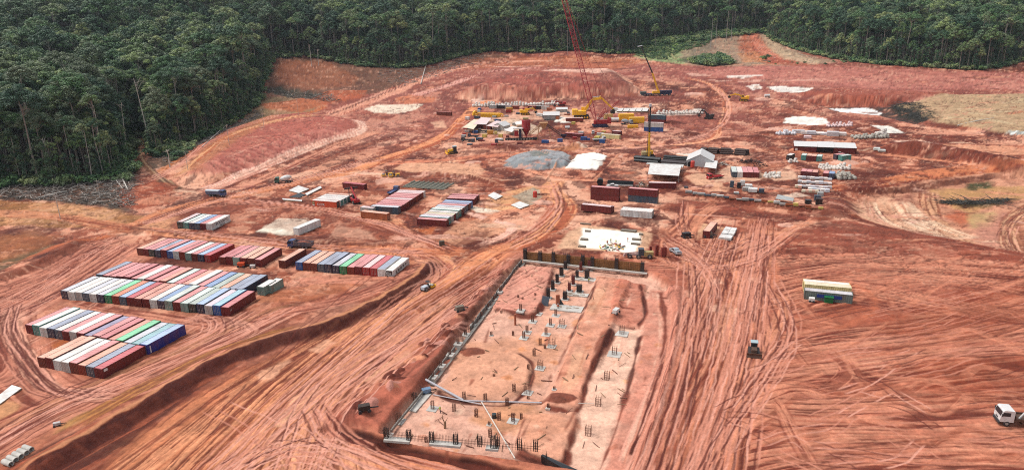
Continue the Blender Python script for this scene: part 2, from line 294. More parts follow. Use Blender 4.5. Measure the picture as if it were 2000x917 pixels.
# ------------------------------------------------------------------ pads and pools
PADS = [
 ([(712, 213), (740, 204), (828, 203), (812, 214), (775, 222), (730, 220)], lin(240, 214, 196), 1.), ([(775, 190), (800, 186), (855, 190), (845, 200), (790, 203), (770, 198)], lin(206, 126, 96), 1.),
 ([(768, 330), (790, 318), (935, 320), (950, 336), (940, 348), (800, 336)], lin(222, 166, 138), .9), ([(730, 350), (780, 345), (800, 352), (735, 362)], lin(228, 176, 160), .8),
 ([(500, 452), (545, 427), (605, 426), (600, 445), (572, 460), (530, 458)], lin(240, 228, 214), 1.), ([(1112, 450), (1140, 440), (1262, 452), (1275, 456), (1255, 500), (1210, 494), (1090, 484)], lin(230, 186, 158), .8),
 ([(1136, 444), (1250, 454), (1252, 470), (1238, 496), (1186, 488), (1128, 483)], WHITE, 1.), ([(1104, 328), (1128, 303), (1160, 299), (1184, 306), (1164, 331)], WHITE, 1.),
 ([(1532, 230), (1562, 227), (1612, 231), (1622, 244), (1580, 244), (1530, 240)], WHITE, 1.), ([(1498, 170), (1520, 168), (1590, 172), (1570, 181), (1520, 180)], WHITE, .9),
 ([(1340, 143), (1375, 144), (1390, 148), (1350, 150)], LPINK, .8), ([(1420, 147), (1500, 146), (1450, 153), (1418, 151)], WHITE, .7), ([(1470, 192), (1500, 188), (1512, 194), (1480, 197)], LPINK, .8),
 ([(1456, 168), (1480, 164), (1490, 172), (1470, 176)], WHITE, .8), ([(1500, 250), (1550, 247), (1545, 253), (1490, 254)], LPINK, .9), ([(1700, 244), (1740, 247), (1768, 260), (1735, 260)], WHITE, .9),
 ([(1770, 255), (1900, 258), (1920, 264), (1800, 262)], lin(226, 160, 138), .7), ([(1740, 275), (1800, 274), (1850, 286), (1790, 286)], lin(236, 200, 186), .8), ([(1830, 280), (2000, 284), (2100, 290), (2100, 300), (1960, 303), (1860, 290)], lin(222, 158, 130), .8),
 ([(1205, 212), (1265, 211), (1260, 219), (1198, 220)], WHITE, .9), ([(1305, 217), (1360, 215), (1362, 225), (1300, 225)], lin(236, 206, 198), .9), ([(1350, 212), (1370, 211), (1372, 216), (1352, 217)], WHITE, .6),
 ([(1260, 222), (1300, 226), (1340, 234), (1290, 236)], MAUVE, .6), ([(920, 195), (945, 190), (950, 202), (930, 205)], lin(236, 196, 184), .8), ([(1085, 212), (1120, 214), (1140, 226), (1090, 232), (1060, 226)], lin(232, 196, 180), .7),
 ([(900, 250), (930, 234), (1010, 232), (1060, 250), (1050, 262), (940, 262)], lin(232, 204, 184), .75), ([(840, 238), (868, 236), (872, 250), (850, 250)], lin(230, 180, 156), .8), ([(900, 237), (1060, 215), (1130, 222), (1125, 232), (1000, 235)], lin(226, 186, 166), .55),
 ([(1295, 294), (1340, 288), (1366, 294), (1330, 300)], LPINK, .9), ([(1320, 300), (1360, 298), (1350, 305)], WHITE, .6), ([(1335, 345), (1360, 338), (1420, 345), (1410, 366), (1360, 362)], lin(226, 176, 150), .9),
 ([(1400, 338), (1425, 322), (1500, 342), (1540, 322), (1560, 350), (1480, 355), (1410, 352)], lin(228, 184, 162), .8), ([(1520, 385), (1555, 375), (1580, 382), (1545, 388)], lin(236, 206, 190), .8), ([(1395, 362), (1430, 368), (1420, 378), (1385, 376)], lin(222, 168, 140), .7),
 ([(1575, 318), (1680, 312), (1700, 320), (1640, 326)], lin(222, 156, 132), .7), ([(940, 392), (965, 380), (1040, 362), (1070, 372), (1062, 400), (1010, 412), (960, 414)], lin(224, 168, 128), .85), ([(1000, 382), (1040, 366), (1068, 374), (1058, 400), (1030, 402)], lin(176, 164, 150), .85),
 ([(905, 404), (925, 402), (980, 412), (960, 418), (930, 414)], lin(236, 216, 200), .95), ([(846, 482), (862, 462), (905, 425), (980, 432), (990, 452), (930, 470), (880, 485)], lin(224, 166, 138), .7), ([(660, 440), (720, 452), (735, 472), (680, 476), (640, 470)], lin(226, 180, 160), .75),
 ([(880, 480), (930, 455), (960, 450), (930, 478)], DEEP, .6), ([(800, 445), (850, 445), (838, 462), (800, 455)], lin(196, 110, 62), .8), ([(1338, 445), (1370, 436), (1440, 448), (1432, 470), (1345, 468), (1333, 458)], lin(228, 180, 150), .9),
 ([(1515, 610), (1530, 570), (1570, 560), (1600, 600), (1680, 590), (1700, 615), (1600, 640), (1530, 636)], lin(224, 152, 124), .8), ([(1560, 600), (1600, 595), (1700, 570), (1690, 605), (1620, 620)], ORG, .7),
 ([(-60, 800), (40, 748), (52, 760), (36, 800), (-60, 860)], lin(216, 158, 120), .9), ([(70, 655), (88, 650), (170, 668), (120, 700), (85, 690)], lin(186, 104, 54), .95), ([(95, 680), (135, 682), (90, 700)], SAL, .9),
 ([(490, 590), (600, 590), (760, 545), (820, 515), (800, 505), (640, 540), (500, 570)], lin(196, 122, 88), .6), ([(1790, 925), (1700, 905), (1800, 885), (2100, 860), (2100, 1000)], SAL, .6), ([(1880, 700), (1920, 670), (2100, 620), (2100, 705)], lin(210, 142, 120), .75),
 ([(600, 675), (640, 660), (620, 690), (590, 700)], PALE, .6), ([(500, 740), (560, 700), (580, 700), (520, 760)], SAL, .6), ([(110, 815), (230, 770), (300, 730), (330, 735), (230, 800), (110, 850)], lin(192, 148, 96), .85),
 ([(-30, 905), (80, 850), (160, 800), (100, 860), (40, 917)], lin(204, 136, 110), .6)]
for i, (p, c, a) in enumerate(PADS): poly(p, c, .7, 1.3, a=a, seed=i, mott=.12)
poly([(505, 453), (545, 429), (603, 427), (598, 444), (570, 459), (530, 457)], None, .5, .5, dz=.5)
# puddles: pale milky water
for p in ([(1612, 208), (1650, 205), (1700, 207), (1722, 214), (1716, 221), (1650, 214)],): poly(p, lin(244, 240, 236, .9), .6, 1.5, wet=1)
for p in ([(1502, 170), (1585, 173), (1565, 180), (1522, 179)], [(1702, 246), (1742, 250), (1762, 259), (1738, 259)], [(1535, 232), (1608, 233), (1616, 242), (1540, 240)]): poly(p, None, .6, 1, wet=.8)
# dark trench and sand field on the right
poly([(1580, 198), (1620, 196), (1760, 198), (1800, 212), (1822, 236), (1790, 240), (1722, 224), (1640, 216)], lin(74, 62, 58), 1.5, 2, a=.95, dz=-2.5, zsoft=5)
poly([(1620, 207), (1700, 205), (1724, 214), (1712, 222), (1650, 215)], lin(246, 242, 238, .9), .8, 2.5, ws=5, a=1, wet=.6)
poly([(1735, 206), (1770, 202), (1800, 212), (1826, 236), (1800, 240), (1765, 226)], lin(58, 60, 48), 1, 2, a=.95, dz=2.4, zsoft=4)
SAND = [(1758, 208), (1840, 188), (2000, 186), (2400, 196), (2400, 300), (2000, 268), (1930, 258), (1890, 250), (1840, 246), (1815, 238), (1795, 220)]
poly(SAND, lin(192, 160, 130), 2, 3, a=.97, dz=2.2, zsoft=7, mott=.1)
for i in range(14):
    x, y = random.uniform(1790, 2050), random.uniform(195, 245)
    band([(x, y), (x + 60, y + random.uniform(-4, 10)), (x + 130, y + random.uniform(-5, 18))], 6, lin(208, 182, 152), lin(160, 128, 102), a=.6, lines=2, endf=15)
poly([(1560, 184), (1640, 176), (1760, 182), (1850, 186), (1770, 200), (1620, 197)], lin(170, 92, 74), 3, 4, a=.8, dz=3, zsoft=7)
scarp([(1570, 192), (1640, 196), (1700, 197), (1770, 200)], 1.2, 3, 8, 1, lin(120, 58, 46))
band([(1960, 262), (2010, 266), (2100, 272)], 7, lin(230, 230, 226), lin(180, 178, 172), lines=0, endf=4)
# long ridge of spoil, right
for i in range(12):
    k = i / 11; mound(1745 + 255 * k, 294 + 34 * k ** 1.4, 17, 10, 2.3 * (1 - .3 * k), lin(132, 66, 50), seed=40 + i, rot=-.15)
# basin on the right with pale fans
BAS = [(1655, 392), (1700, 372), (1790, 352), (1880, 335), (2000, 326), (2300, 322), (2300, 530), (2000, 486), (1930, 474), (1860, 460), (1780, 446), (1720, 432), (1665, 414)]
poly(BAS, lin(210, 150, 126), 2, 3, a=.9, dz=-3.2, zsoft=10)
poly([(1655, 400), (1720, 375), (1770, 372), (1800, 400), (1850, 452), (1760, 440), (1690, 420)], lin(230, 184, 158), 3, 5, a=.8)
poly([(1780, 400), (1830, 425), (1890, 470), (1800, 448), (1760, 425)], lin(238, 210, 192), 3, 5, a=.8)
poly([(1815, 360), (1860, 356), (1950, 352), (2010, 350), (2010, 372), (1900, 400), (1860, 392), (1828, 372)], lin(196, 150, 104), 2.5, 4, a=.9)
poly([(1890, 346), (1935, 341), (1935, 352), (1900, 356)], lin(78, 82, 48), 2, 4, a=.95)
poly([(1832, 378), (1870, 380), (1950, 380), (1980, 375), (1960, 390), (1900, 392), (1850, 386)], lin(74, 68, 42), 2, 4, a=.95, dz=.8)
poly([(1870, 395), (1900, 404), (1885, 430), (1850, 410)], lin(190, 96, 60), 2, 3, a=.8)
poly([(1900, 405), (1950, 395), (1945, 420), (1900, 430)], lin(196, 166, 122), 2, 4, a=.8)
poly([(1745, 378), (1780, 366), (1786, 398), (1765, 402)], lin(150, 78, 66), 2, 3, a=.85, dz=1)
poly([(1900, 440), (1960, 400), (2000, 395), (1970, 470), (1930, 472)], lin(196, 136, 122), 3, 4, a=.8)
band([(1815, 358), (1820, 392), (1850, 430), (1900, 474)], 7, lin(214, 160, 130), lin(164, 96, 72), lines=2, dark_lines=2, sc=1.4)
for i in range(5):
    band([(1700 + i * 18, 380), (1712 + i * 22, 410), (1760 + i * 28, 436), (1810 + i * 28, 452)], 6, lin(240, 206, 182), lin(206, 150, 124), a=.6, lines=1, dark_lines=1, sc=1.2)
for i in range(4): band([(2030, 380 + i * 8), (1985, 405 + i * 6), (1968 + i * 9, 440), (1985 + i * 10, 486)], 6, lin(226, 174, 144), lin(168, 104, 82), a=.75, lines=1, dark_lines=2, sc=1.1)
scarp([(1610, 396), (1665, 420), (1720, 436), (1780, 450), (1860, 464), (1930, 478), (2000, 490), (2120, 500)], .5, 3.5, 10, 1, lin(118, 54, 38), lip=lin(160, 82, 56))
band([(1600, 372), (1700, 360), (1820, 338), (1930, 326), (2060, 318)], 11, lin(206, 128, 92), lin(150, 70, 46), lines=3, sc=1.6)
scarp([(1650, 370), (1760, 360), (1850, 345), (1960, 330)], .9, 4, 6, 1, lin(104, 46, 32))
poly([(1640, 330), (1700, 325), (1740, 335), (1690, 372), (1650, 375)], lin(116, 54, 38), 2, 3, a=.8)
poly([(1610, 372), (1650, 380), (1670, 400), (1640, 425), (1605, 410)], lin(140, 70, 54), 2, 3, a=.8, dz=1.5, zsoft=4)
band([(1700, 300), (1760, 305), (1850, 315), (1950, 328)], 6, lin(212, 140, 112), RED, lines=2)
for y0, y1 in ((262, 268), (276, 283)): band([(1640, y0), (1800, y0 + 4), (2050, y1 + 4)], 3.2, lin(140, 62, 50), lin(112, 48, 38), lines=0, dz=.5, a=.9, endf=20)
# dark spoil band along the long white shed yard
scarp([(1330, 372), (1420, 390), (1500, 400), (1600, 414), (1660, 424)], 1.6, 3, 9, 1, lin(124, 58, 42), lip=lin(196, 120, 92))
band([(1300, 395), (1420, 412), (1560, 430), (1700, 450), (1860, 475), (2050, 505)], 16, lin(152, 76, 58), lin(112, 52, 40), lines=4, sc=1.6, a=.8)
# ------------------------------------------------------------------ haul roads
band([(1090, 350), (1075, 372), (1098, 400), (1085, 430), (1045, 462), (1000, 480), (940, 492)], 12, lin(226, 160, 124), lin(186, 104, 74), lines=5, sc=1.3, w2=14)
band([(640, 350), (700, 330), (770, 304), (850, 276), (890, 248), (925, 212), (960, 196)], 11, lin(224, 150, 112), lin(186, 100, 68), lines=5, sc=1.6)
band([(200, 450), (270, 440), (330, 412), (430, 388), (520, 368), (600, 350), (700, 326)], 13, lin(206, 134, 100), lin(160, 84, 60), lines=7, sc=1.4)
band([(-120, 420), (0, 416), (120, 424), (200, 438), (290, 452)], 10, lin(206, 140, 108), lin(166, 92, 66), lines=4, sc=1.3)
poly([(262, 446), (300, 432), (345, 424), (330, 440), (345, 452), (300, 456), (270, 455)], lin(218, 158, 124), 1.5, 1.5, a=.9)
band([(270, 446), (330, 456), (430, 466), (560, 480), (690, 486), (820, 492), (930, 494)], 7.5, lin(222, 150, 116), lin(190, 112, 80), lines=3, sc=1.2)
band([(440, 392), (560, 400), (680, 418), (760, 440), (830, 466), (900, 492)], 9, lin(190, 112, 80), lin(132, 66, 46), lines=5, sc=1.1)
band([(700, 440), (760, 430), (790, 450), (860, 478)], 6, lin(216, 150, 120), RED, lines=2)
band([(640, 352), (720, 340), (780, 350)], 8, LPINK, SAL, lines=2, a=.7)
band([(840, 320), (1000, 300), (1120, 291), (1300, 284), (1388, 272), (1405, 248), (1420, 215), (1412, 185), (1380, 162), (1340, 152)], 5.5, lin(228, 164, 134), lin(196, 116, 88), lines=2, sc=1.1, w2=7)
band([(740, 320), (860, 312), (980, 303), (1120, 300)], 9, lin(206, 130, 104), lin(152, 78, 58), lines=4)
band([(880, 402), (960, 430), (1000, 440), (985, 460), (930, 480)], 4, LPINK, RED, lines=2)
band([(985, 305), (1010, 322), (1060, 340), (1120, 350), (1200, 352)], 5, SAL, RED, lines=3)
band([(940, 440), (980, 415), (1040, 405), (1070, 380)], 5, SAL, DEEP, lines=3)
poly([(935, 345), (990, 352), (975, 380), (930, 388), (905, 372)], lin(172, 92, 66), 1.5, 1.5, a=.8)
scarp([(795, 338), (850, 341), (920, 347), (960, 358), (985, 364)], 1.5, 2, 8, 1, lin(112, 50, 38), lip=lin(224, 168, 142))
# pit of earth between the roads
for p in ([(540, 466), (640, 462), (760, 474), (780, 482), (700, 480), (600, 474)], [(240, 442), (330, 452), (500, 462), (560, 470), (540, 476), (380, 462), (260, 455)]): poly(p, lin(118, 56, 42), 1, 1.5, a=.75, dz=.8)
poly([(350, 410), (470, 395), (600, 412), (720, 432), (800, 470), (700, 474), (560, 456), (450, 440)], lin(160, 86, 64), 3, 4, a=.45)
# ------------------------------------------------------------------ container yard
for P, wd in (([(-80, 640), (30, 600), (110, 560), (200, 510), (262, 470)], 26), ([(-90, 590), (60, 540), (180, 478), (250, 455)], 18), ([(20, 600), (25, 660), (70, 740), (150, 775), (290, 760), (400, 700), (480, 640), (560, 600)], 13),
              ([(-80, 900), (80, 815), (220, 755), (380, 690), (500, 625)], 15), ([(-100, 760), (0, 740), (40, 700), (30, 640)], 14), ([(120, 590), (200, 610), (330, 625), (470, 640), (560, 600)], 8),
              ([(540, 560), (640, 545), (760, 545), (830, 515)], 10), ([(420, 640), (560, 610), (690, 585), (790, 545)], 10)):
    band(P, wd, lin(208, 140, 120), lin(140, 70, 55), lines=int(wd * .55), sc=1.0, a=.85, contrast=.13, la=.55)
band([(-60, 520), (60, 500), (160, 470), (240, 455)], 8, ORG, RED, lines=2)
poly([(-60, 470), (60, 452), (120, 462), (60, 505), (-60, 530)], lin(176, 112, 72), 3, 4, a=.7)
poly([(-60, 520), (60, 490), (130, 470), (100, 480), (0, 530), (-60, 545)], lin(112, 98, 76), 2, 3, a=.75, dz=-1, zsoft=4)
scarp([(-60, 560), (40, 530), (130, 485), (165, 462)], 1.5, 5, 8, 1, lin(132, 66, 46))
band([(-60, 860), (100, 790), (230, 730), (370, 680), (520, 610), (600, 590)], 4, lin(196, 150, 112), lin(176, 120, 90), lines=0, a=.6)
for i in range(80):
    x = random.uniform(-30, 520); y = random.uniform(560, 860); q = random.uniform(30, 110); r_ = random.uniform(-6, 6)
    if y > 905 - .45 * x: continue
    band([(x, y), (x + q * .5, y - q * .22 + r_), (x + q, y - q * .5)], 3.0, lin(226, 164, 146), random.choice([RED, DEEP]), lines=1, endf=4, a=.6, sc=.7, lw=.32, la=.8)
for i in range(9):
    j = i * 2.2 - 9; band([(30 + j * 2, 600), (22 + j * 2, 640), (52 + j * 2, 700), (80 + j * 2, 745), (140 + j, 772 + j), (240, 770 + j * 2)], 2.8, lin(232, 172, 152), DEEP, lines=1, a=.7, sc=.7, lw=.32, la=.9)
for i in range(8):
    x, y = 380 + i * 8, 625 + i * 3; band([(x, y), (x + 40, y - 14), (x + 60, y + 6), (x + 20, y + 26)], 2.6, lin(226, 164, 146), DEEP, lines=1, a=.6, sc=.7, lw=.3)
# foreground haul road
band([(300, 1010), (460, 860), (600, 740), (740, 640), (860, 565), (960, 500), (1010, 478)], 46, lin(222, 148, 112), lin(160, 86, 60), lines=34, sc=1.5, w2=15, contrast=.12, la=.65, endf=10, ln=60)
band([(200, 1010), (330, 880), (480, 760), (640, 670), (780, 600), (870, 545)], 26, lin(208, 134, 100), lin(132, 66, 46), lines=16, sc=1.2, w2=9, a=.75, ln=60)
band([(640, 990), (560, 880), (600, 790), (720, 700), (850, 610)], 20, lin(220, 152, 120), lin(140, 70, 52), lines=14, sc=1.0, a=.7, w2=12)
band([(620, 800), (680, 860), (820, 905), (1000, 940), (1160, 960)], 12, lin(216, 144, 112), lin(124, 58, 42), lines=10, sc=.9, a=.85)
band([(600, 830), (700, 900), (860, 950), (1050, 985)], 22, lin(214, 142, 108), lin(150, 78, 56), lines=14, sc=1.1, a=.7)
band([(840, 500), (870, 520), (850, 548), (800, 570)], 9, lin(226, 160, 124), lin(180, 100, 74), lines=5)
poly([(740, 650), (800, 610), (880, 560), (960, 520), (1000, 515), (930, 580), (880, 620), (800, 660), (720, 690)], lin(116, 52, 38), 2, 3, a=.85, dz=-.8)
poly([(800, 640), (880, 620), (850, 650), (720, 740), (650, 790), (640, 770), (720, 700)], lin(216, 150, 122), 1.5, 2, a=.55)
for i in range(6): band([(800 + i * 6, 600 - i * 3), (830 + i * 6, 612), (850 + i * 5, 628 + i)], 1.6, lin(206, 140, 112), RED, lines=1, endf=2, a=.7)
for i in range(46):
    k = random.random(); j = random.uniform(-1, 1)
    band([(420 + 330 * k + j * 60, 1000), (520 + 190 * k + j * 30, 880), (600 + 120 * k, 770), (740 + 50 * k, 670), (880 + 20 * k, 570)], random.uniform(1.6, 3.6), lin(232, 164, 132), lin(122, 58, 42), lines=1, la=.9, a=.75, sc=.7, lw=.3, endf=10, contrast=.04)
for i in range(26):
    k = random.random(); band([(100 + 380 * k, 1000), (300 + 260 * k, 860), (470 + 170 * k, 740), (700 + 70 * k, 610), (840 + 30 * k, 545)], random.uniform(1.6, 4), lin(228, 158, 124), lin(130, 62, 44), lines=1, la=.85, a=.7, sc=.7, lw=.3, endf=10, contrast=.04)
for i in range(9):
    x = random.uniform(420, 700); y = random.uniform(820, 915); q = random.uniform(50, 130); d = random.choice([-1, 1]); band([(x, y), (x + q * .5 * d, y + random.uniform(5, 35)), (x + q * d, y + random.uniform(20, 90))], 2.6, lin(232, 166, 136), lin(126, 60, 44), lines=1, la=.9, a=.6, sc=.7, lw=.28, endf=5)
for p in ([(508, 722), (560, 700), (572, 704), (530, 735), (500, 748)], [(610, 680), (640, 664), (650, 668), (620, 686)], [(560, 780), (640, 740), (600, 790), (540, 830)], [(700, 740), (790, 690), (800, 700), (730, 760)]): poly(p, lin(236, 178, 152), .8, 3, ws=5, a=.75)
# the dark bank between yard and haul road
BANK = [(0, 985), (60, 925), (160, 868), (260, 808), (340, 760), (420, 712), (520, 672), (620, 645), (700, 612), (770, 575), (820, 540), (838, 518), (826, 504)]
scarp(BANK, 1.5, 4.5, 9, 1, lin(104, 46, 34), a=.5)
band([(-20, 985), (80, 925), (190, 865), (300, 805), (400, 742), (480, 700)], 14, lin(168, 92, 66), lin(92, 40, 30), lines=3, sc=.9, a=.75, w2=4, edge=.5)
band([(120, 850), (230, 790), (330, 738), (430, 690), (600, 640)], 7, lin(190, 132, 78), lin(150, 92, 52), lines=1, sc=1.1, a=.8, w2=3)
for i in range(0):
    k = random.random(); x, y = 90 + 420 * k + random.uniform(-30, 30), 900 - 200 * k + random.uniform(-12, 30)
    mound(x, y, random.uniform(1, 3), random.uniform(1, 2), .4, random.choice([SAL, DARK, DEEP, PALE]), seed=i + 60)
# ------------------------------------------------------------------ right hand side: long bundles of tracks
poly([(1270, 470), (1500, 440), (1700, 440), (1900, 470), (2150, 500), (2400, 1050), (1150, 1050), (1290, 820), (1330, 640)], lin(166, 88, 68), 6, 8, ws=20, a=.75)
for P, wd in (([(1200, 560 - 40), (1400, 520), (1700, 508), (2100, 530)], 14), ([(1480, 560), (1700, 530), (2150, 560)], 22), ([(1420, 690), (1650, 660), (1850, 640), (2150, 590)], 24), ([(1400, 760), (1640, 740), (1900, 710), (2200, 700)], 18),
              ([(1380, 800), (1640, 812), (1900, 800), (2200, 800)], 15), ([(1350, 900), (1600, 850), (1850, 850), (2200, 830)], 15), ([(1300, 990), (1600, 920), (1850, 905), (2200, 920)], 18), ([(1480, 610), (1640, 570), (1850, 600), (2150, 640)], 16)):
    band(P, wd, lin(204, 130, 108), lin(126, 58, 44), lines=int(wd * .8), sc=.8, a=.85, contrast=.12, la=.6, lw=.3, lcol=lin(222, 156, 132), ln=26, dark_lines=int(wd * .25), edge=.5)
poly([(1750, 700), (1900, 705), (2200, 690), (2200, 790), (1950, 800), (1800, 780)], lin(160, 78, 48), 3, 5, a=.5)
poly([(1700, 620), (1900, 560), (2100, 540), (2100, 620), (1800, 680)], lin(164, 82, 52), 4, 8, a=.5)
scarp([(1795, 706), (1860, 703), (1950, 700), (2100, 690)], .8, 2, 9, -1, lin(120, 54, 36))
for i in range(70):
    x = random.uniform(1440, 2000); y = random.uniform(510, 915)
    band([(x, y), (x + random.uniform(30, 70), y + random.uniform(-24, 30)), (x + random.uniform(90, 200), y + random.uniform(-40, 40))], 3.0, lin(212, 140, 116), RED, lines=1, endf=4, a=.55, sc=.8)
for i in range(34):   # the long tracks beside the pit
    x0 = random.uniform(1320, 1500); k = (x0 - 1320) / 180; j = random.uniform(-14, 14)
    band([(1380 + 130 * k, 440 + random.uniform(0, 50)), (1352 + 140 * k + j, 560), (1335 + 145 * k - j, 680), (1290 + 150 * k + j, 800), (1230 + 190 * k, 980)], random.uniform(3.5, 7),
         lin(222, 150, 124), lin(140, 66, 48), lines=2, la=.85, lcol=lin(232, 164, 138), a=.7, sc=.8, lw=.38, endf=10, contrast=.1)
band([(1500, 440), (1488, 520), (1468, 600), (1440, 700), (1410, 820), (1370, 980)], 11, lin(206, 132, 106), lin(126, 58, 44), lines=5, sc=.8, a=.8)
for P in ([(1290, 480), (1360, 520), (1400, 560), (1380, 640)], [(1560, 440), (1470, 500), (1360, 520), (1280, 500)], [(1350, 400), (1330, 440), (1300, 470), (1320, 520)], [(1400, 395), (1360, 430), (1345, 480), (1360, 540)], [(1600, 425), (1480, 480), (1400, 500)],
          [(1290, 440), (1310, 470), (1400, 490), (1450, 470)], [(1330, 500), (1420, 520), (1440, 590), (1400, 700)], [(1500, 560), (1540, 600), (1490, 680), (1440, 760)]):
    for j in range(3): band([(x + random.uniform(-9, 9), y + random.uniform(-5, 5)) for x, y in P], 4, lin(216, 146, 120), lin(132, 62, 46), lines=2, a=.75, sc=.8, lw=.4)
poly([(1340, 520), (1400, 525), (1390, 570), (1350, 560)], lin(226, 160, 136), 2, 3, a=.6); poly([(1400, 590), (1425, 592), (1415, 660), (1395, 640)], lin(228, 166, 142), 2, 3, a=.6)
poly([(1490, 560), (1512, 565), (1505, 700), (1480, 710)], lin(216, 144, 122), 2, 3, a=.6)
for x, y in ((1345, 572), (1392, 600), (1475, 598), (1440, 604), (1402, 548), (1470, 545)): poly([(x - 10, y - 4), (x + 8, y - 6), (x + 12, y + 5), (x - 8, y + 6)], lin(240, 190, 170), .8, 1.5, a=.7)
for P in ([(1420, 780), (1480, 730), (1600, 720)], [(1400, 760), (1500, 780), (1560, 850), (1600, 930)], [(1420, 800), (1540, 760), (1640, 790)], [(1620, 680), (1660, 720), (1620, 760)], [(1640, 690), (1680, 730), (1700, 760)], [(1300, 1000), (1380, 860), (1420, 780)], [(1350, 1000), (1400, 880), (1500, 800)], [(1240, 930), (1280, 860), (1330, 760)]):
    for j in range(2): band([(x + random.uniform(-12, 12), y + random.uniform(-8, 8)) for x, y in P], 3.4, lin(216, 146, 122), lin(136, 64, 48), lines=1, a=.7, sc=.8, lw=.4)
# round trodden apron at the two yellow reefers
w_, s_, t_, L_ = st([(1640, 640), (1700, 612), (1706, 578), (1660, 555), (1580, 548)], 6)
C[w_] = mix(C[w_], lin(196, 116, 88), .7 * np.exp(-(t_ / 1.2) ** 2))
# ------------------------------------------------------------------ the excavation
PIT = [(1018, 502), (1100, 506), (1262, 527), (1300, 545), (1318, 600), (1306, 700), (1280, 800), (1225, 925), (1140, 915), (1000, 892), (860, 872), (745, 850), (770, 805), (826, 745), (860, 700), (920, 610), (985, 535)]
poly([(1000, 490), (1262, 515), (1330, 535), (1350, 640), (1310, 820), (1240, 960), (1000, 940), (700, 880), (640, 830), (700, 770), (830, 690), (940, 560)], lin(196, 122, 104), 3, 3, a=.75)
poly(PIT, lin(228, 178, 162), .6, .5, a=.97, dz=-2.1, zsoft=.8, mott=.1)
poly([(900, 650), (1040, 640), (1120, 640), (1080, 700), (1040, 760), (960, 770), (900, 760), (850, 760)], lin(210, 146, 114), 3, 4, a=.6)
poly([(960, 770), (1060, 765), (1040, 810), (1010, 850), (930, 800)], lin(204, 138, 92), 2, 4, a=.6)
poly([(1206, 622), (1252, 626), (1215, 760), (1165, 900), (1130, 900), (1110, 880), (1130, 790), (1170, 690)], lin(236, 190, 172), 1, 1, a=.95, mott=0, wet=.25)
poly([(1086, 515), (1150, 522), (1120, 575), (1060, 640), (1040, 640), (1060, 600)], lin(232, 172, 150), 1.5, 1, a=.8, wet=.2)
ISL = [([(1020, 512), (1082, 514), (1074, 540), (1056, 590), (1040, 604), (990, 602), (962, 590), (985, 552)], 1.7, lin(214, 146, 132)),
       ([(1166, 530), (1204, 534), (1232, 545), (1216, 580), (1196, 632), (1150, 720), (1128, 784), (1094, 790), (1060, 780), (1096, 700), (1130, 620)], 1.6, lin(212, 146, 124)),
       ([(1206, 540), (1262, 545), (1256, 620), (1246, 628), (1196, 620), (1190, 608)], 1.3, lin(196, 122, 104)), ([(1024, 798), (1126, 790), (1130, 812), (1110, 860), (1100, 888), (1040, 880), (1004, 862)], 1.5, lin(216, 154, 130)),
       ([(852, 742), (880, 712), (920, 680), (1000, 672), (1036, 690), (1030, 740), (985, 770), (930, 766), (868, 758)], 1.1, lin(216, 160, 138)), ([(1266, 555), (1330, 560), (1320, 690), (1290, 800), (1220, 930), (1170, 915), (1205, 830), (1230, 740), (1254, 640)], 1.2, lin(206, 138, 122)),
       ([(770, 800), (830, 748), (880, 690), (845, 705), (780, 755), (690, 790), (660, 820), (740, 845)], .9, lin(190, 112, 94))]
for i, (p, h, c) in enumerate(ISL): poly(p, c * 1.08, .7, 1.4, a=.85, dz=h * .62, zsoft=.8, seed=i)
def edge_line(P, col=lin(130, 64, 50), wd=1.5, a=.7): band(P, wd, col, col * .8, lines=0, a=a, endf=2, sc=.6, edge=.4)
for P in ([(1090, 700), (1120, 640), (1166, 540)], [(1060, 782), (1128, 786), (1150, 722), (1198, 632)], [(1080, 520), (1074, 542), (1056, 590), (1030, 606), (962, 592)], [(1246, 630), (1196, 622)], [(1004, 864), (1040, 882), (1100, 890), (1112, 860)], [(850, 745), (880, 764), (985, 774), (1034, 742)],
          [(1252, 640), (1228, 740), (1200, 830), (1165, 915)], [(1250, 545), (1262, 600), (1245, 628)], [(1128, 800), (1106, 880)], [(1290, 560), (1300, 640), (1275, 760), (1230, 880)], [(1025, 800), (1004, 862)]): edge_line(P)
for P in ([(1140, 660), (1120, 720), (1100, 770)], [(1180, 545), (1150, 620)]): band(P, 4, lin(226, 178, 150), lin(204, 146, 118), lines=0, a=.5)
band([(1160, 700), (1190, 640), (1202, 626)], 3.5, lin(170, 98, 78), lin(140, 76, 60), lines=0, a=.8, dz=.5)
mound(1090, 768, 4.2, 2.2, .7, lin(134, 72, 58), seed=5); mound(922, 672, 3.2, 2.5, .7, lin(150, 84, 66), seed=6)
for P, c, h in (([(745, 770), (700, 800), (680, 830), (730, 850)], lin(168, 92, 76), 1.5), ([(760, 760), (800, 735), (850, 690), (880, 655)], lin(176, 102, 86), 1.2), ([(870, 660), (920, 600), (970, 545), (1000, 515)], lin(186, 112, 96), 1.0)):
    band(P, 9, c, c * .65, lines=0, sc=1.6, dz=h * .6, a=.8, edge=.5)
for i in range(40):
    k = random.random(); mound(700 + 300 * k + random.uniform(-15, 15), 815 - 290 * k + random.uniform(-14, 10), random.uniform(.7, 2.2), random.uniform(.7, 2), random.uniform(.3, .8), random.choice([DEEP, lin(150, 84, 70), SAL, PINK]), seed=200 + i)
band([(640, 835), (720, 862), (860, 890), (1010, 925), (1150, 945)], 3.6, lin(104, 46, 34), lin(80, 34, 26), lines=0, a=.95, dz=-.9, endf=3)
band([(800, 752), (860, 700), (900, 640), (980, 545), (1018, 506)], 2.6, lin(196, 150, 130), lin(150, 100, 84), lines=0, a=.5)
for i in range(0): mound(random.uniform(1180, 1300), random.uniform(560, 900), random.uniform(.5, 1.5), random.uniform(.8, 2), .4, lin(150, 84, 66), seed=260 + i)
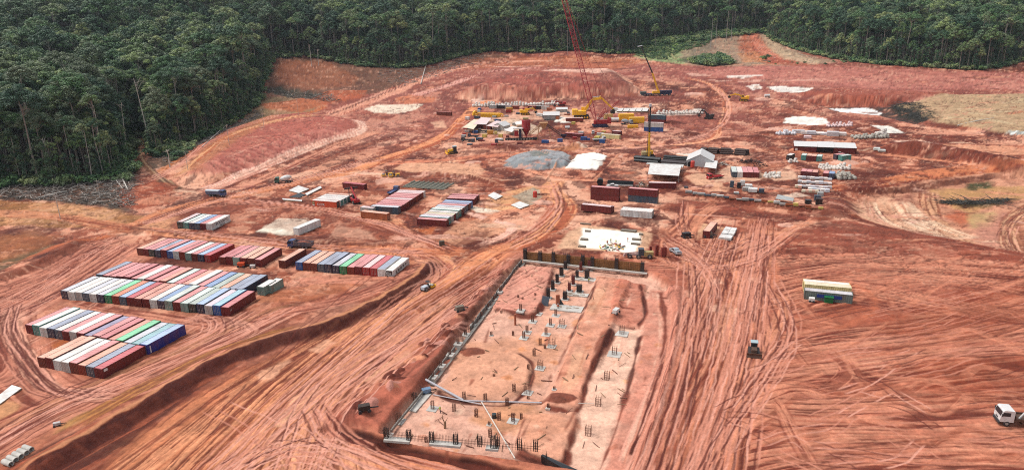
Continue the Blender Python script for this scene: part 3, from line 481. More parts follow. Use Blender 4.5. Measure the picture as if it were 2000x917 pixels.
for i in range(90):
    x, y = random.uniform(770, 1290), random.uniform(520, 890)
    if x < 1010 - (y - 500) * .62 or x > 1330 - (y - 500) * .2: continue
    q = random.uniform(3, 16); poly([(x, y), (x + q, y - q * .3), (x + q * 1.5, y + q * .2), (x + q * .6, y + q * .45)], random.choice([lin(196, 120, 92), lin(240, 200, 180), lin(176, 104, 82), lin(226, 150, 100)]), .5, 1.5, ws=3, a=.55, dz=random.choice([0, 0, .15, -.15]))
for i in range(40):
    x, y = random.uniform(800, 1280), random.uniform(540, 880); d = random.choice([(-.55, 1), (1, .12), (-.3, 1)]); q = random.uniform(12, 50)
    if x < 1010 - (y - 500) * .62: continue
    band([(x, y), (x + d[0] * q * .5 + random.uniform(-2, 2), y + d[1] * q * .5), (x + d[0] * q, y + d[1] * q)], random.uniform(.5, 1.1), lin(170, 96, 76), lin(140, 74, 58), lines=0, a=.7, endf=1, edge=.5)
# gravel and sand heaps
mound(1052, 320, 19, 14, 3.2, lin(150, 152, 154), rough=.2, pw=1.5, a=1); poly([(1030, 300), (1050, 294), (1076, 300), (1062, 308), (1036, 307)], lin(116, 116, 108), .8, 1, a=.7)
mound(1146, 320, 9, 9, 2.2, WHITE, rough=.15, pw=1.1, a=1)
mound(1126, 287, 7, 6, 3.6, lin(224, 192, 176), rough=.2, seed=2); mound(990, 290, 8, 6, 2.6, lin(124, 60, 48), seed=4); mound(1107, 291, 8, 6, 1.6, lin(196, 130, 96), seed=8)
for x, y, c in ((1085, 232, WHITE), (1105, 236, WHITE), (1245, 187, LPINK), (1235, 186, RED), (1355, 184, LPINK), (1300, 305, DEEP), (1500, 260, DEEP), (1480, 268, DEEP), (1530, 225, DEEP), (1415, 275, DEEP), (1565, 294, SAL), (1650, 318, LPINK), (1345, 262, DEEP), (1310, 240, DEEP)):
    mound(x, y, random.uniform(6, 10), random.uniform(5, 7), random.uniform(1.2, 2.4), c, seed=int(x))
for k in range(2): band([(1205 - k * 102 + 3, 303), (1178 - k * 100, 335), (1160 - k * 92, 352)], 1.7, lin(216, 160, 136), SAL, lines=0, dz=.9, endf=1)
# broken, trodden ground everywhere between the big shapes
for i in range(300):
    y = 150 + 330 * random.random() ** 1.1; x = random.uniform(760, 1990) if y < 300 else random.uniform(300, 1990)
    if 1010 < x < 1270 and y > 440: continue
    sc_ = (y / 330) ; q = random.uniform(25, 110) * sc_; dy = random.uniform(-9, 9) * sc_
    band([(x, y), (x + q * .5, y + dy * .4 + random.uniform(-3, 3)), (x + q, y + dy)], random.uniform(1.5, 6), random.choice([LPINK, SAL, PALE, DEEP, DARK, SAL, lin(206, 120, 90)]), random.choice([RED, DEEP, MAUVE, SAL]), a=.62, lines=random.choice([0, 1]), endf=6, sc=.9, edge=.5)
for i in range(120):
    y = random.uniform(190, 440); x = random.uniform(780, 1700)
    mound(x, y, random.uniform(1.2, 5), random.uniform(1.2, 4), random.uniform(.3, 1.1), random.choice([DEEP, DEEP, LPINK, RED, DARK]), seed=400 + i, a=.8)
for i in range(0):
    y = random.uniform(500, 900); x = random.uniform(-20, 1990)
    mound(x, y, random.uniform(.5, 1.6), random.uniform(.5, 1.2), random.uniform(.1, .3), random.choice([DEEP, SAL, DARK, RED]), seed=600 + i, a=.7)
def rills(P, width, light, dark, side=1, f=1.3, a=.7):
    _sd[0] += 5; r = st(P, width * 1.3)
    if r is None: return
    w_, s, t, L = r; t = t * side; k = ss(.42, .58, fbm(s / f, t / 14, 4, _sd[0], .6)); m = ss(-1, 1, t) * ss(width * 1.2, width * .8, t + 3 * (fbm(s / 7, t / 9, 2, 5) - .5)) * ss(0, 8, s) * ss(0, 8, L - s) * a * (np.abs(t) < 1e5)
    C[w_] = mix(C[w_], dark + (light - dark) * k[..., None], m); Z[w_] += .5 * (k - .5) * m
rills([(400, 352), (470, 338), (560, 308), (640, 282), (696, 264)], 19, lin(212, 138, 126), lin(178, 102, 94), 1, 1.6, .75)
band([(392, 376), (470, 346), (560, 309), (640, 281), (700, 263), (708, 246), (684, 236)], 7, lin(240, 196, 180), lin(214, 152, 136), lines=2, endf=8, a=.9)
band([(352, 348), (400, 314), (470, 274), (560, 247), (640, 234)], 4, lin(226, 166, 128), lin(196, 116, 78), lines=1, a=.9)
band([(440, 330), (540, 292), (640, 262)], 1.6, lin(232, 178, 160), lin(210, 150, 134), lines=0, a=.6)
rills([(905, 192), (1000, 196), (1090, 190), (1170, 190), (1236, 182)], 24, lin(196, 118, 106), lin(136, 70, 60), 1, 3.0, .4)
rills([(1560, 200), (1640, 204), (1760, 202)], 16, lin(196, 110, 88), lin(136, 66, 52), 1, 2.0)
rills([(1735, 300), (1800, 308), (1880, 318), (1990, 334)], 12, lin(146, 76, 58), lin(112, 54, 42), 1, 1.6, .7)
poly([(984, 316), (1004, 304), (1034, 296), (1066, 293), (1100, 297), (1116, 306), (1104, 326), (1060, 325), (1020, 321)], lin(166, 168, 170), .7, 1.5, a=.97, mott=.1, dz=.6); poly([(1034, 299), (1050, 294), (1076, 298), (1066, 306), (1040, 307)], lin(122, 122, 112), .8, 1.5, a=.75)
poly([(1104, 329), (1128, 303), (1160, 298), (1186, 305), (1166, 332)], WHITE, .5, .8, a=.97, mott=.08, dz=.5); poly([(712, 213), (740, 204), (828, 203), (812, 214), (775, 222), (730, 220)], lin(236, 212, 196), .8, 1.2, a=.9, mott=.1)
poly([(770, 328), (792, 318), (930, 320), (946, 336), (936, 346), (804, 336)], lin(222, 166, 140), .7, 1.5, a=.8, mott=.1)
# thin ruts, cracks and ribs of dried mud
wx = GX + 3 * (fbm(GX / 6, GY / 6, 3, 131) - .5); wy = GY + 3 * (fbm(GX / 6, GY / 6, 3, 132) - .5); site = (FD < 0) * ss(150, 215, GY)
for (fx, fy, sd__, a__, cc, wdt) in ((16, 9, 141, .62, DARK, .045), (9, 14, 142, .5, DEEP, .045), (22, 7, 143, .55, lin(232, 172, 150), .04), (7, 7, 144, .4, DARK, .05), (12, 5, 145, .45, lin(236, 186, 164), .04)):
    f_ = fbm(wx / fx + sd__, wy / fy, 4, sd__, .55); rd = np.exp(-((f_ - .5) / (wdt * .32)) ** 2) * ss(.38, .62, fbm(GX / 18, GY / 18, 2, sd__ + 9)); C[:] = mix(C, cc, a__ * rd * site * (1 - .85 * ss(.42, .6, C.min(-1)))); Z -= .22 * rd * site * (1 - .85 * ss(.42, .6, C.min(-1))) * (1 if cc[0] < .3 else -1)
n4 = fbm(GX / 3.2, GY / 2.6, 5, 70, .6); n5 = fbm(GX / .9, GY / .9, 3, 71)
fl_ = 1 - .8 * ss(.42, .6, C.min(-1)); C *= (1 + fl_ * (.6 * (n4 - .5) + .3 * (n5 - .5)))[..., None]
Z += fl_ * (.42 * (n4 - .5) + .10 * (n5 - .5) * (FD < 5))
Z += 2.2 * ss(8, 40, FD) * (fbm(GX / 22, GY / 22, 3, 99) - .3)
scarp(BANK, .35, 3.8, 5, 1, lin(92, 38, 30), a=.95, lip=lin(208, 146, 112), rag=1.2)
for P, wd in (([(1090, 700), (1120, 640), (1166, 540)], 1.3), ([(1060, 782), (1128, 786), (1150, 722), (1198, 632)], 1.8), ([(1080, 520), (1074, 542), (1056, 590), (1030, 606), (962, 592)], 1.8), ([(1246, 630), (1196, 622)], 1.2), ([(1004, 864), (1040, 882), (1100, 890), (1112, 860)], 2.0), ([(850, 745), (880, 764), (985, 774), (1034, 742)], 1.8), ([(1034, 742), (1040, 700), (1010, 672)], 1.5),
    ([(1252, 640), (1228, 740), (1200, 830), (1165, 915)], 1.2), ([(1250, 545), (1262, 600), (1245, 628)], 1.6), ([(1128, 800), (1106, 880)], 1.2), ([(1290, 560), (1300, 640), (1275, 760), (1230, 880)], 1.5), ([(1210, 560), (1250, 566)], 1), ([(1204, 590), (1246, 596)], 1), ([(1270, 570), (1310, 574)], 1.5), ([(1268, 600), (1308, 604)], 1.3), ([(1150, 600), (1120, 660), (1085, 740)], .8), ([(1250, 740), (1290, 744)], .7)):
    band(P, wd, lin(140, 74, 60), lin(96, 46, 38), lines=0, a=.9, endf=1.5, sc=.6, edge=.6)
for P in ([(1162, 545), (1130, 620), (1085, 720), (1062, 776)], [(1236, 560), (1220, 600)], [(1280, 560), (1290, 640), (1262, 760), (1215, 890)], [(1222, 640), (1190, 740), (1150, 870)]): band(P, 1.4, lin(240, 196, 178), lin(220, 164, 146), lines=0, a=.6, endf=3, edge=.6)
lum_ = (C @ np.array([.3, .5, .2], np.float32))[..., None]; C = (lum_ + (C - lum_) * .93); C = C ** 1.24 * 1.28; st_ = np.clip(1 - C.min(-1) / (C.max(-1) + 1e-4), 0, 1) ** .7; C[..., 0] *= .98; C[..., 1] *= 1 + .05 * st_; C[..., 2] *= 1 - .10 * st_
# single vehicles' wheel marks, dried pale or pressed dark
def trk(P, col, a=.8, lw=.21, gauge=1.0, rag=.35, z=.05):
    _sd[0] += 3; r = st(P, 3.2, 5)
    if r is None: return
    w_, s, t, L = r; t = t + rag * (vn(s / 3, s * 0, _sd[0]) - .5); e = 0
    for q in (-gauge, gauge):
        gt = ss(.22, .4, vn(s / 9 + q * 5, s * 0, _sd[0] + 1)) * ss(.2, .45, vn(s / 1.1, t * 0 + q, _sd[0] + 2) + .25); e = e + np.exp(-((t + q) / lw) ** 4) * gt
    e = np.clip(e, 0, 1) * (np.abs(t) < 1e5) * a * ss(0, 2, s) * ss(0, 2, L - s); C[w_] = mix(C[w_], col, e); Z[w_] -= z * e
PT1, PT2, DT1 = lin(232, 164, 140, .74), lin(216, 142, 116, .72), lin(104, 46, 36)
U = random.uniform
def many(n, P, jx, jy, cols, a=(.6, .95), **k):
    for _ in range(n): dx, dy = U(-jx, jx), U(-jy, jy); trk([(x + dx * (1 + .35 * i) + U(-5, 5), y + dy + U(-3, 3)) for i, (x, y) in enumerate(P)], random.choice(cols), U(*a), **k)
LT = [PT1, PT2, DT1]
many(26, [(1455, 440), (1430, 540), (1400, 660), (1370, 790), (1330, 960)], 60, 20, LT); many(15, [(1490, 450), (1470, 560), (1445, 690), (1400, 820), (1340, 960)], 14, 30, LT); many(8, [(1340, 520), (1338, 620), (1320, 740), (1280, 860), (1230, 980)], 16, 20, LT)
many(7, [(1300, 470), (1370, 520), (1395, 580), (1370, 700)], 20, 12, LT); many(7, [(1560, 445), (1470, 505), (1380, 520), (1290, 500)], 16, 16, LT); many(5, [(1330, 400), (1325, 440), (1345, 480), (1400, 500), (1470, 470)], 12, 10, LT)
many(8, [(1500, 560), (1530, 640), (1480, 740), (1400, 860), (1350, 980)], 20, 20, LT)
for _ in range(85):
    x, y = U(1440, 2000), U(500, 915); q = U(60, 260); b_ = -.22 * (y > 560) * (y < 760) + U(-.12, .12); trk([(x, y), (x + q * .5, y + b_ * q * .5 + U(-8, 8)), (x + q, y + b_ * q)], random.choice([PT2, DT1, DT1, PT2, lin(206, 130, 106)]), U(.45, .85), lw=U(.16, .26))
for _ in range(34):
    x, y = U(1380, 1760), U(690, 915); an = U(-1.2, 1.2); q = U(50, 150); trk([(x, y), (x + q * .5, y + q * .3 * math.sin(an) + U(-10, 10)), (x + q, y + q * .7 * math.sin(an))], random.choice([PT1, PT2, DT1]), U(.5, .9))
many(23, [(330, 1000), (480, 860), (610, 740), (740, 640), (860, 560), (950, 505)], 70, 14, LT); many(13, [(560, 1000), (590, 880), (640, 780), (740, 690), (850, 600)], 40, 14, LT); many(11, [(610, 790), (650, 850), (760, 900), (950, 945), (1120, 970)], 20, 12, LT); many(11, [(440, 930), (540, 880), (640, 880), (760, 940)], 50, 24, LT)
many(2, [(430, 800), (520, 840), (600, 900), (640, 980)], 60, 30, LT); many(15, [(-60, 640), (60, 590), (160, 530), (240, 480)], 20, 28, LT); many(10, [(24, 600), (18, 650), (52, 710), (110, 765), (220, 775)], 16, 10, LT); many(12, [(-40, 880), (100, 800), (260, 735), (420, 665), (540, 600)], 20, 26, LT); many(7, [(360, 630), (420, 620), (430, 645), (380, 672)], 26, 8, LT)
many(7, [(760, 480), (830, 500), (860, 530), (800, 575)], 16, 8, LT); many(8, [(1085, 360), (1095, 400), (1060, 445), (1000, 480)], 10, 8, LT, lw=.35); many(8, [(280, 440), (430, 388), (600, 348), (740, 310)], 10, 6, LT, lw=.4); many(7, [(440, 392), (600, 405), (740, 435), (880, 488)], 10, 6, LT, lw=.35); many(5, [(270, 446), (430, 464), (600, 480), (820, 490)], 10, 3, LT, lw=.35)
many(5, [(1700, 385), (1730, 420), (1800, 445), (1860, 460)], 30, 8, [DT1, PT1]); many(4, [(2020, 390), (1980, 420), (1975, 450), (1995, 485)], 14, 6, [DT1, PT1]); many(4, [(300, 350), (360, 320), (440, 275), (560, 235)], 8, 5, LT, lw=.5); many(5, [(640, 226), (760, 182), (880, 136), (1000, 120)], 6, 5, LT, lw=.7)
many(3, [(1390, 165), (1418, 200), (1402, 250), (1300, 284), (1150, 291)], 3, 1, LT, lw=.5)
for _ in range(90):
    y = U(200, 430); x = U(780, 1960); q = U(30, 120) * y / 300; trk([(x, y), (x + q * .5, y + U(-4, 4)), (x + q, y + U(-9, 9))], random.choice([PT1, DT1, DT1, PT2]), U(.5, .9), lw=U(.3, .6), gauge=1.3)
rdg = 1 - np.abs(2 * fbm(wx / 2.2, wy / 2.2, 4, 171, .6) - 1); Z += (.12 + .16 * mid_) * (rdg - .6) * (FD < 2) * ss(.35, .6, fbm(GX / 15, GY / 15, 3, 172))
HZ = HB + Z; FROZEN = True

# ------------------------------------------------------------------ materials
MATS = {}
def mat(name, col, rough=.6, metal=0., var=.12, bump=.0, scale=3., spec=.5, emit=None, tint=None, streak=0., alpha=None):
    if name in MATS: return MATS[name]
    m = bpy.data.materials.new(name); m.use_nodes = True; n = m.node_tree; b = n.nodes['Principled BSDF']
    b.inputs['Roughness'].default_value = rough; b.inputs['Metallic'].default_value = metal; b.inputs['Specular IOR Level'].default_value = spec
    tc = n.nodes.new('ShaderNodeTexCoord'); nz = n.nodes.new('ShaderNodeTexNoise'); nz.inputs['Scale'].default_value = scale; nz.inputs['Detail'].default_value = 5
    mp = n.nodes.new('ShaderNodeMapping'); n.links.new(tc.outputs['Object'], mp.inputs[0]); n.links.new(mp.outputs[0], nz.inputs[0])
    if streak: mp.inputs['Scale'].default_value = (1, 1, streak)
    oi = n.nodes.new('ShaderNodeObjectInfo'); ad = n.nodes.new('ShaderNodeVectorMath'); ad.operation = 'ADD'
    n.links.new(oi.outputs['Location'], ad.inputs[0]); n.links.new(tc.outputs['Object'], ad.inputs[1]); n.links.new(ad.outputs[0], mp.inputs[0])
    mr = n.nodes.new('ShaderNodeMapRange'); mr.inputs['From Min'].default_value = .3; mr.inputs['From Max'].default_value = .7
    mr.inputs['To Min'].default_value = 1 - var; mr.inputs['To Max'].default_value = 1 + var; n.links.new(nz.outputs[0], mr.inputs[0])
    mu = n.nodes.new('ShaderNodeVectorMath'); mu.operation = 'SCALE'; mu.inputs[0].default_value = tuple(float(v) for v in col[:3]); n.links.new(mr.outputs[0], mu.inputs['Scale'])
    src = mu.outputs[0]
    if tint is not None:   # dust or rust that gathers in patches
        n2_ = n.nodes.new('ShaderNodeTexNoise'); n2_.inputs['Scale'].default_value = scale * .45; n2_.inputs['Detail'].default_value = 6; n.links.new(mp.outputs[0], n2_.inputs[0])
        r2 = n.nodes.new('ShaderNodeMapRange'); r2.inputs['From Min'].default_value = .48; r2.inputs['From Max'].default_value = .66; r2.inputs['To Max'].default_value = tint[1]; n.links.new(n2_.outputs[0], r2.inputs[0])
        mx = n.nodes.new('ShaderNodeMix'); mx.data_type = 'RGBA'; n.links.new(r2.outputs[0], mx.inputs[0]); n.links.new(src, mx.inputs[6]); mx.inputs[7].default_value = (*[float(v) for v in tint[0]], 1); src = mx.outputs[2]
    n.links.new(src, b.inputs['Base Color'])
    if bump:
        bp = n.nodes.new('ShaderNodeBump'); bp.inputs['Strength'].default_value = bump; n.links.new(nz.outputs[0], bp.inputs['Height']); n.links.new(bp.outputs[0], b.inputs['Normal'])
    MATS[name] = m; return m
# soil
me = bpy.data.materials.new('earth'); me.use_nodes = True; n = me.node_tree; b = n.nodes['Principled BSDF']; b.inputs['Specular IOR Level'].default_value = .25
at = n.nodes.new('ShaderNodeAttribute'); at.attribute_name = 'soil'; aw = n.nodes.new('ShaderNodeAttribute'); aw.attribute_name = 'wet'
tc = n.nodes.new('ShaderNodeTexCoord'); nz = n.nodes.new('ShaderNodeTexNoise'); nz.inputs['Scale'].default_value = 1.4; nz.inputs['Detail'].default_value = 9; nz.inputs['Roughness'].default_value = .72; n.links.new(tc.outputs['Object'], nz.inputs[0])
mr = n.nodes.new('ShaderNodeMapRange'); mr.inputs['From Min'].default_value = .3; mr.inputs['From Max'].default_value = .7; mr.inputs['To Min'].default_value = .78; mr.inputs['To Max'].default_value = 1.2; n.links.new(nz.outputs[0], mr.inputs[0])
mu = n.nodes.new('ShaderNodeVectorMath'); mu.operation = 'SCALE'; n.links.new(at.outputs[0], mu.inputs[0]); n.links.new(mr.outputs[0], mu.inputs['Scale']); n.links.new(mu.outputs[0], b.inputs['Base Color'])
r2 = n.nodes.new('ShaderNodeMapRange'); r2.inputs['To Min'].default_value = .9; r2.inputs['To Max'].default_value = .18; n.links.new(aw.outputs['Fac'], r2.inputs[0]); n.links.new(r2.outputs[0], b.inputs['Roughness'])
bp = n.nodes.new('ShaderNodeBump'); bp.inputs['Strength'].default_value = .65; bp.inputs['Distance'].default_value = .3; n.links.new(nz.outputs[0], bp.inputs['Height']); n.links.new(bp.outputs[0], b.inputs['Normal'])
# sheet
gm = bpy.data.meshes.new('ground'); nv = NR * NC
co = np.empty((nv, 3), np.float32); co[:, 0] = GX.ravel(); co[:, 1] = GY.ravel(); co[:, 2] = HZ.ravel()
ii = np.arange(nv, dtype=np.int32).reshape(NR, NC); q = np.stack([ii[:-1, :-1], ii[:-1, 1:], ii[1:, 1:], ii[1:, :-1]], -1).reshape(-1, 4)
gm.vertices.add(nv); gm.vertices.foreach_set('co', co.ravel()); gm.loops.add(q.size); gm.loops.foreach_set('vertex_index', q.ravel())
gm.polygons.add(len(q)); gm.polygons.foreach_set('loop_start', np.arange(0, q.size, 4, dtype=np.int32)); gm.polygons.foreach_set('use_smooth', np.ones(len(q), bool)); gm.update()
a_ = gm.attributes.new('soil', 'FLOAT_COLOR', 'POINT'); rgba = np.ones((nv, 4), np.float32); rgba[:, :3] = np.clip(C.reshape(-1, 3), .004, .9); a_.data.foreach_set('color', rgba.ravel())
a_ = gm.attributes.new('wet', 'FLOAT', 'POINT'); a_.data.foreach_set('value', W.ravel())
gm.materials.append(me); ground = bpy.data.objects.new('ground', gm); COL.objects.link(ground); ground['kind'] = 'structure'
# ------------------------------------------------------------------ object helpers
def tag(o, label=None, cat=None, group=None, kind=None):
    if label: o['label'] = label
    if cat: o['category'] = cat; o['kind'] = 'thing'
    if group: o['group'] = group
    if kind: o['kind'] = kind
    return o
def empty(name, loc, rz=0, label=None, cat=None, group=None):
    o = bpy.data.objects.new(name, None); COL.objects.link(o); o.location = [float(v) for v in loc]; o.rotation_euler = (0, 0, rz); o.empty_display_size = .5
    return tag(o, label, cat, group)
def link(name, me_, m=None, parent=None, loc=None, rot=None):
    o = bpy.data.objects.new(name, me_); COL.objects.link(o)
    if m is not None:
        if not me_.materials: me_.materials.append(m)
        elif me_.materials[0] is not m:
            o.material_slots[0].link = 'OBJECT'; o.material_slots[0].material = m
    if parent is not None: o.parent = parent
    if loc is not None: o.location = [float(v) for v in loc]
    if rot is not None: o.rotation_euler = rot
    return o
class MB:
    def __init__(s): s.v = []; s.f = []
    def add(s, vs, fs):
        n = len(s.v); s.v += [tuple(float(c) for c in v) for v in vs]; s.f += [tuple(i + n for i in f) for f in fs]; return s
    def box(s, x0, x1, y0, y1, z0, z1, ch=0.):
        if ch <= 0:
            return s.add([(x0, y0, z0), (x1, y0, z0), (x1, y1, z0), (x0, y1, z0), (x0, y0, z1), (x1, y0, z1), (x1, y1, z1), (x0, y1, z1)], [(0, 3, 2, 1), (4, 5, 6, 7), (0, 1, 5, 4), (1, 2, 6, 5), (2, 3, 7, 6), (3, 0, 4, 7)])
        c = ch; P = [(x0 + c, y0), (x1 - c, y0), (x1, y0 + c), (x1, y1 - c), (x1 - c, y1), (x0 + c, y1), (x0, y1 - c), (x0, y0 + c)]
        return s.prism(P, z0, z1)
    def prism(s, P, z0, z1, axis='z'):
        n = len(P); m = {'z': lambda a, b, c: (a, b, c), 'y': lambda a, b, c: (a, c, b), 'x': lambda a, b, c: (c, a, b)}[axis]
        vs = [m(a, b, z0) for a, b in P] + [m(a, b, z1) for a, b in P]
        return s.add(vs, [tuple(range(n))[::-1], tuple(range(n, 2 * n))] + [(i, (i + 1) % n, n + (i + 1) % n, n + i) for i in range(n)])
    def bar(s, a, b, r, n=6, r2=None, cap=True):
        a = Vector(a); b = Vector(b); d = (b - a); r2 = r if r2 is None else r2
        if d.length < 1e-6: return s
        q = d.to_track_quat('Z', 'Y'); vs = []
        for p, rr in ((a, r), (b, r2)):
            for i in range(n):
                t = 2 * math.pi * (i + .5) / n; vs.append(p + q @ Vector((rr * math.cos(t), rr * math.sin(t), 0)))
        fs = [(i, (i + 1) % n, n + (i + 1) % n, n + i) for i in range(n)]
        if cap: fs += [tuple(range(n))[::-1], tuple(range(n, 2 * n))]
        return s.add(vs, fs)
    def tube(s, pts, rs, n=6):
        for i in range(len(pts) - 1): s.bar(pts[i], pts[i + 1], rs[i], n, rs[i + 1], cap=True)
        return s
    def lathe(s, prof, n=16, c=(0, 0)):
        vs = [(c[0] + r * math.cos(2 * math.pi * i / n), c[1] + r * math.sin(2 * math.pi * i / n), z) for r, z in prof for i in range(n)]; k = len(prof)
        fs = [(j * n + i, j * n + (i + 1) % n, (j + 1) * n + (i + 1) % n, (j + 1) * n + i) for j in range(k - 1) for i in range(n)] + [tuple(range(n))[::-1], tuple(range((k - 1) * n, k * n))]
        return s.add(vs, fs)
    def wheel(s, x, y, z, r, w, n=14):      # axle along y
        return s.add([(x + rr * math.cos(2 * math.pi * i / n), y + yy, z + rr * math.sin(2 * math.pi * i / n)) for rr, yy in ((r * .88, -w / 2), (r, -w / 2 + .06), (r, w / 2 - .06), (r * .88, w / 2)) for i in range(n)],
                     [(j * n + i, (j + 1) * n + i, (j + 1) * n + (i + 1) % n, j * n + (i + 1) % n) for j in range(3) for i in range(n)] + [tuple(range(n)), tuple(range(3 * n, 4 * n))[::-1]])
    def mesh(s, name, smooth=False):
        m = bpy.data.meshes.new(name); m.from_pydata(s.v, [], s.f); m.validate(); m.update()
        if smooth: m.polygons.foreach_set('use_smooth', np.ones(len(m.polygons), bool))
        return m
    def obj(s, name, m, parent=None, loc=None, rot=None, smooth=False):
        me_ = s.mesh(name, smooth); return link(name, me_, m, parent, loc, rot)

# ------------------------------------------------------------------ trees
def leafmat(name, a, b_, c_):
    m = bpy.data.materials.new(name); m.use_nodes = True; n = m.node_tree; b = n.nodes['Principled BSDF']; b.inputs['Roughness'].default_value = .5; b.inputs['Specular IOR Level'].default_value = .2
    oi = n.nodes.new('ShaderNodeObjectInfo'); at = n.nodes.new('ShaderNodeAttribute'); at.attribute_name = 'tint'
    r1 = n.nodes.new('ShaderNodeValToRGB'); e = r1.color_ramp.elements; e[0].color = (*a, 1); e[1].color = (*c_, 1); q = e.new(.5); q.color = (*b_, 1); q = e.new(.3); q.color = (.045, .088, .048, 1); q = e.new(.72); q.color = (.13, .165, .09, 1)
    add = n.nodes.new('ShaderNodeMath'); add.operation = 'MULTIPLY_ADD'; add.inputs[1].default_value = .7; n.links.new(oi.outputs['Random'], add.inputs[0])
    m2 = n.nodes.new('ShaderNodeMath'); m2.operation = 'MULTIPLY'; m2.inputs[1].default_value = .36; n.links.new(at.outputs['Fac'], m2.inputs[0]); n.links.new(m2.outputs[0], add.inputs[2])
    n.links.new(add.outputs[0], r1.inputs[0]); n.links.new(r1.outputs[0], b.inputs['Base Color'])
    return m
LEAF = leafmat('foliage', (.026, .075, .030), (.075, .165, .05), (.26, .34, .11))
LEAF2 = leafmat('pale_foliage', (.05, .08, .04), (.085, .11, .055), (.13, .15, .08))
LEAFB = leafmat('light_foliage', (.06, .12, .035), (.13, .21, .06), (.30, .34, .12)); LEAFC = leafmat('blue_green_foliage', (.014, .045, .026), (.03, .08, .042), (.075, .14, .07))
BARK = mat('bark', (.22, .19, .16), .85, var=.35, scale=1.5); BARK2 = mat('pale_bark', (.34, .31, .27), .85, var=.3, scale=1.5); DEADW = mat('dead_wood', (.33, .29, .25), .9, var=.4, scale=1)
def leaves(clumps, size, cover, seed, inner=.25):
    """many small leaf-sized faces spread over clumps; returns verts, faces, tint"""
    r_ = np.random.default_rng(seed); V = []; T = []
    for (cx, cy, cz, rx, rz, tint) in clumps:
        n = int(4 * math.pi * (rx * rx * .6 + rx * rz * .4) * .62 * cover / (size * size * .6)); n = max(n, 10)
        u = r_.normal(size=(n, 3)); u /= np.linalg.norm(u, axis=1)[:, None]; u[:, 2] = np.where(u[:, 2] < -.45, -u[:, 2], u[:, 2])
        rad = np.where(r_.random(n) < inner, r_.uniform(.4, .9, n), r_.uniform(.82, 1.12, n))
        p = u * rad[:, None] * np.array([rx, rx, rz]) + np.array([cx, cy, cz])
        nm = u * 1.25 + r_.normal(size=(n, 3)) * .42 + np.array([0, 0, .3]); nm /= np.linalg.norm(nm, axis=1)[:, None]
        a = np.cross(nm, r_.normal(size=(n, 3))); a /= np.linalg.norm(a, axis=1)[:, None] + 1e-9; bb = np.cross(nm, a)
        sz = size * r_.uniform(.6, 1.25, n)[:, None]; l = a * sz * .5; k = bb * sz * .36
        q = np.stack([p - l, p + k - nm * sz * .08, p + l, p - k - nm * sz * .08], 1); V.append(q.reshape(-1, 3)); T.append(np.repeat(np.clip(tint + r_.normal(size=n) * .12 + (u[:, 2]) * .10, 0, 1), 4))  # upper leaves of a clump tinted lighter: light from above put into colour
    V = np.concatenate(V).astype(np.float32); return V, np.arange(len(V)).reshape(-1, 4), np.concatenate(T).astype(np.float32)
def leafmesh(name, clumps, size, cover, seed):
    V, F, T = leaves(clumps, size, cover, seed); m = bpy.data.meshes.new(name)
    m.vertices.add(len(V)); m.vertices.foreach_set('co', V.ravel()); m.loops.add(F.size); m.loops.foreach_set('vertex_index', F.ravel().astype(np.int32))
    m.polygons.add(len(F)); m.polygons.foreach_set('loop_start', np.arange(0, F.size, 4, dtype=np.int32)); m.update()
    at = m.attributes.new('tint', 'FLOAT', 'POINT'); at.data.foreach_set('value', T); return m
def trunk_mesh(H, r, tips, seed, lean=0., vis=.5):
    rr = random.Random(seed); mb = MB(); p = [Vector((0, 0, -1.5))]; n = 6
    for i in range(1, n + 1): p.append(Vector((lean * i / n * H * .1 + rr.uniform(-.25, .25), rr.uniform(-.25, .25), H * i / n)))
    mb.tube(p, [r * (1.25 if i == 0 else 1 - .62 * i / n) for i in range(n + 1)], 7)
    top = p[-1]
    for (x, y, z) in tips:
        b0 = p[n - 1] + (top - p[n - 1]) * rr.uniform(0, 1); md = (b0 + Vector((x, y, z))) * .5 + Vector((0, 0, .6)); mb.tube([b0, md, Vector((x, y, z))], [r * .3, r * .2, r * .08], 5)
    return mb
def clumpset(kind, seed):
    rr = random.Random(seed); cl = []
    if kind == 'broad': H, R_, n, zr = 35, 8.6, 38, 6.5
    elif kind == 'umbrella': H, R_, n, zr = 40, 9.5, 34, 3.4
    elif kind == 'round': H, R_, n, zr = 29, 6.8, 32, 7.5
    elif kind == 'slender': H, R_, n, zr = 39, 4.6, 14, 3.4
    elif kind == 'column': H, R_, n, zr = 27, 3.8, 28, 11
    elif kind == 'shrub': H, R_, n, zr = 4, 3.4, 10, 2.2
    for i in range(n):
        a = i * 2.4 + rr.uniform(-.5, .5); k = math.sqrt((i + .5) / n); rad = R_ * k * rr.uniform(.8, 1.12)
        rc = {'broad': 2.1, 'umbrella': 1.9, 'round': 1.9, 'slender': 1.5, 'column': 1.5, 'shrub': 1.4}[kind] * rr.uniform(.75, 1.25)
        if kind == 'column': z = H - zr + rr.uniform(-zr * .9, zr); rad = R_ * rr.uniform(.1, 1) * (1 - .3 * abs(z - H + zr) / zr)
        elif kind == 'shrub': z = rr.uniform(.8, 3.4)
        else: z = H + zr * (1 - k * k * 1.35) * rr.uniform(.6, 1.15) - zr * .3
        cl.append((rad * math.cos(a), rad * math.sin(a), z, rc, rc * rr.uniform(.62, .9), rr.random()))
    return H, cl
KINDS = ['broad', 'broad', 'umbrella', 'umbrella', 'round', 'round', 'slender', 'column', 'column', 'slender', 'shrub', 'shrub']
TR = []
TCOL = bpy.data.collections.new('tree_templates')
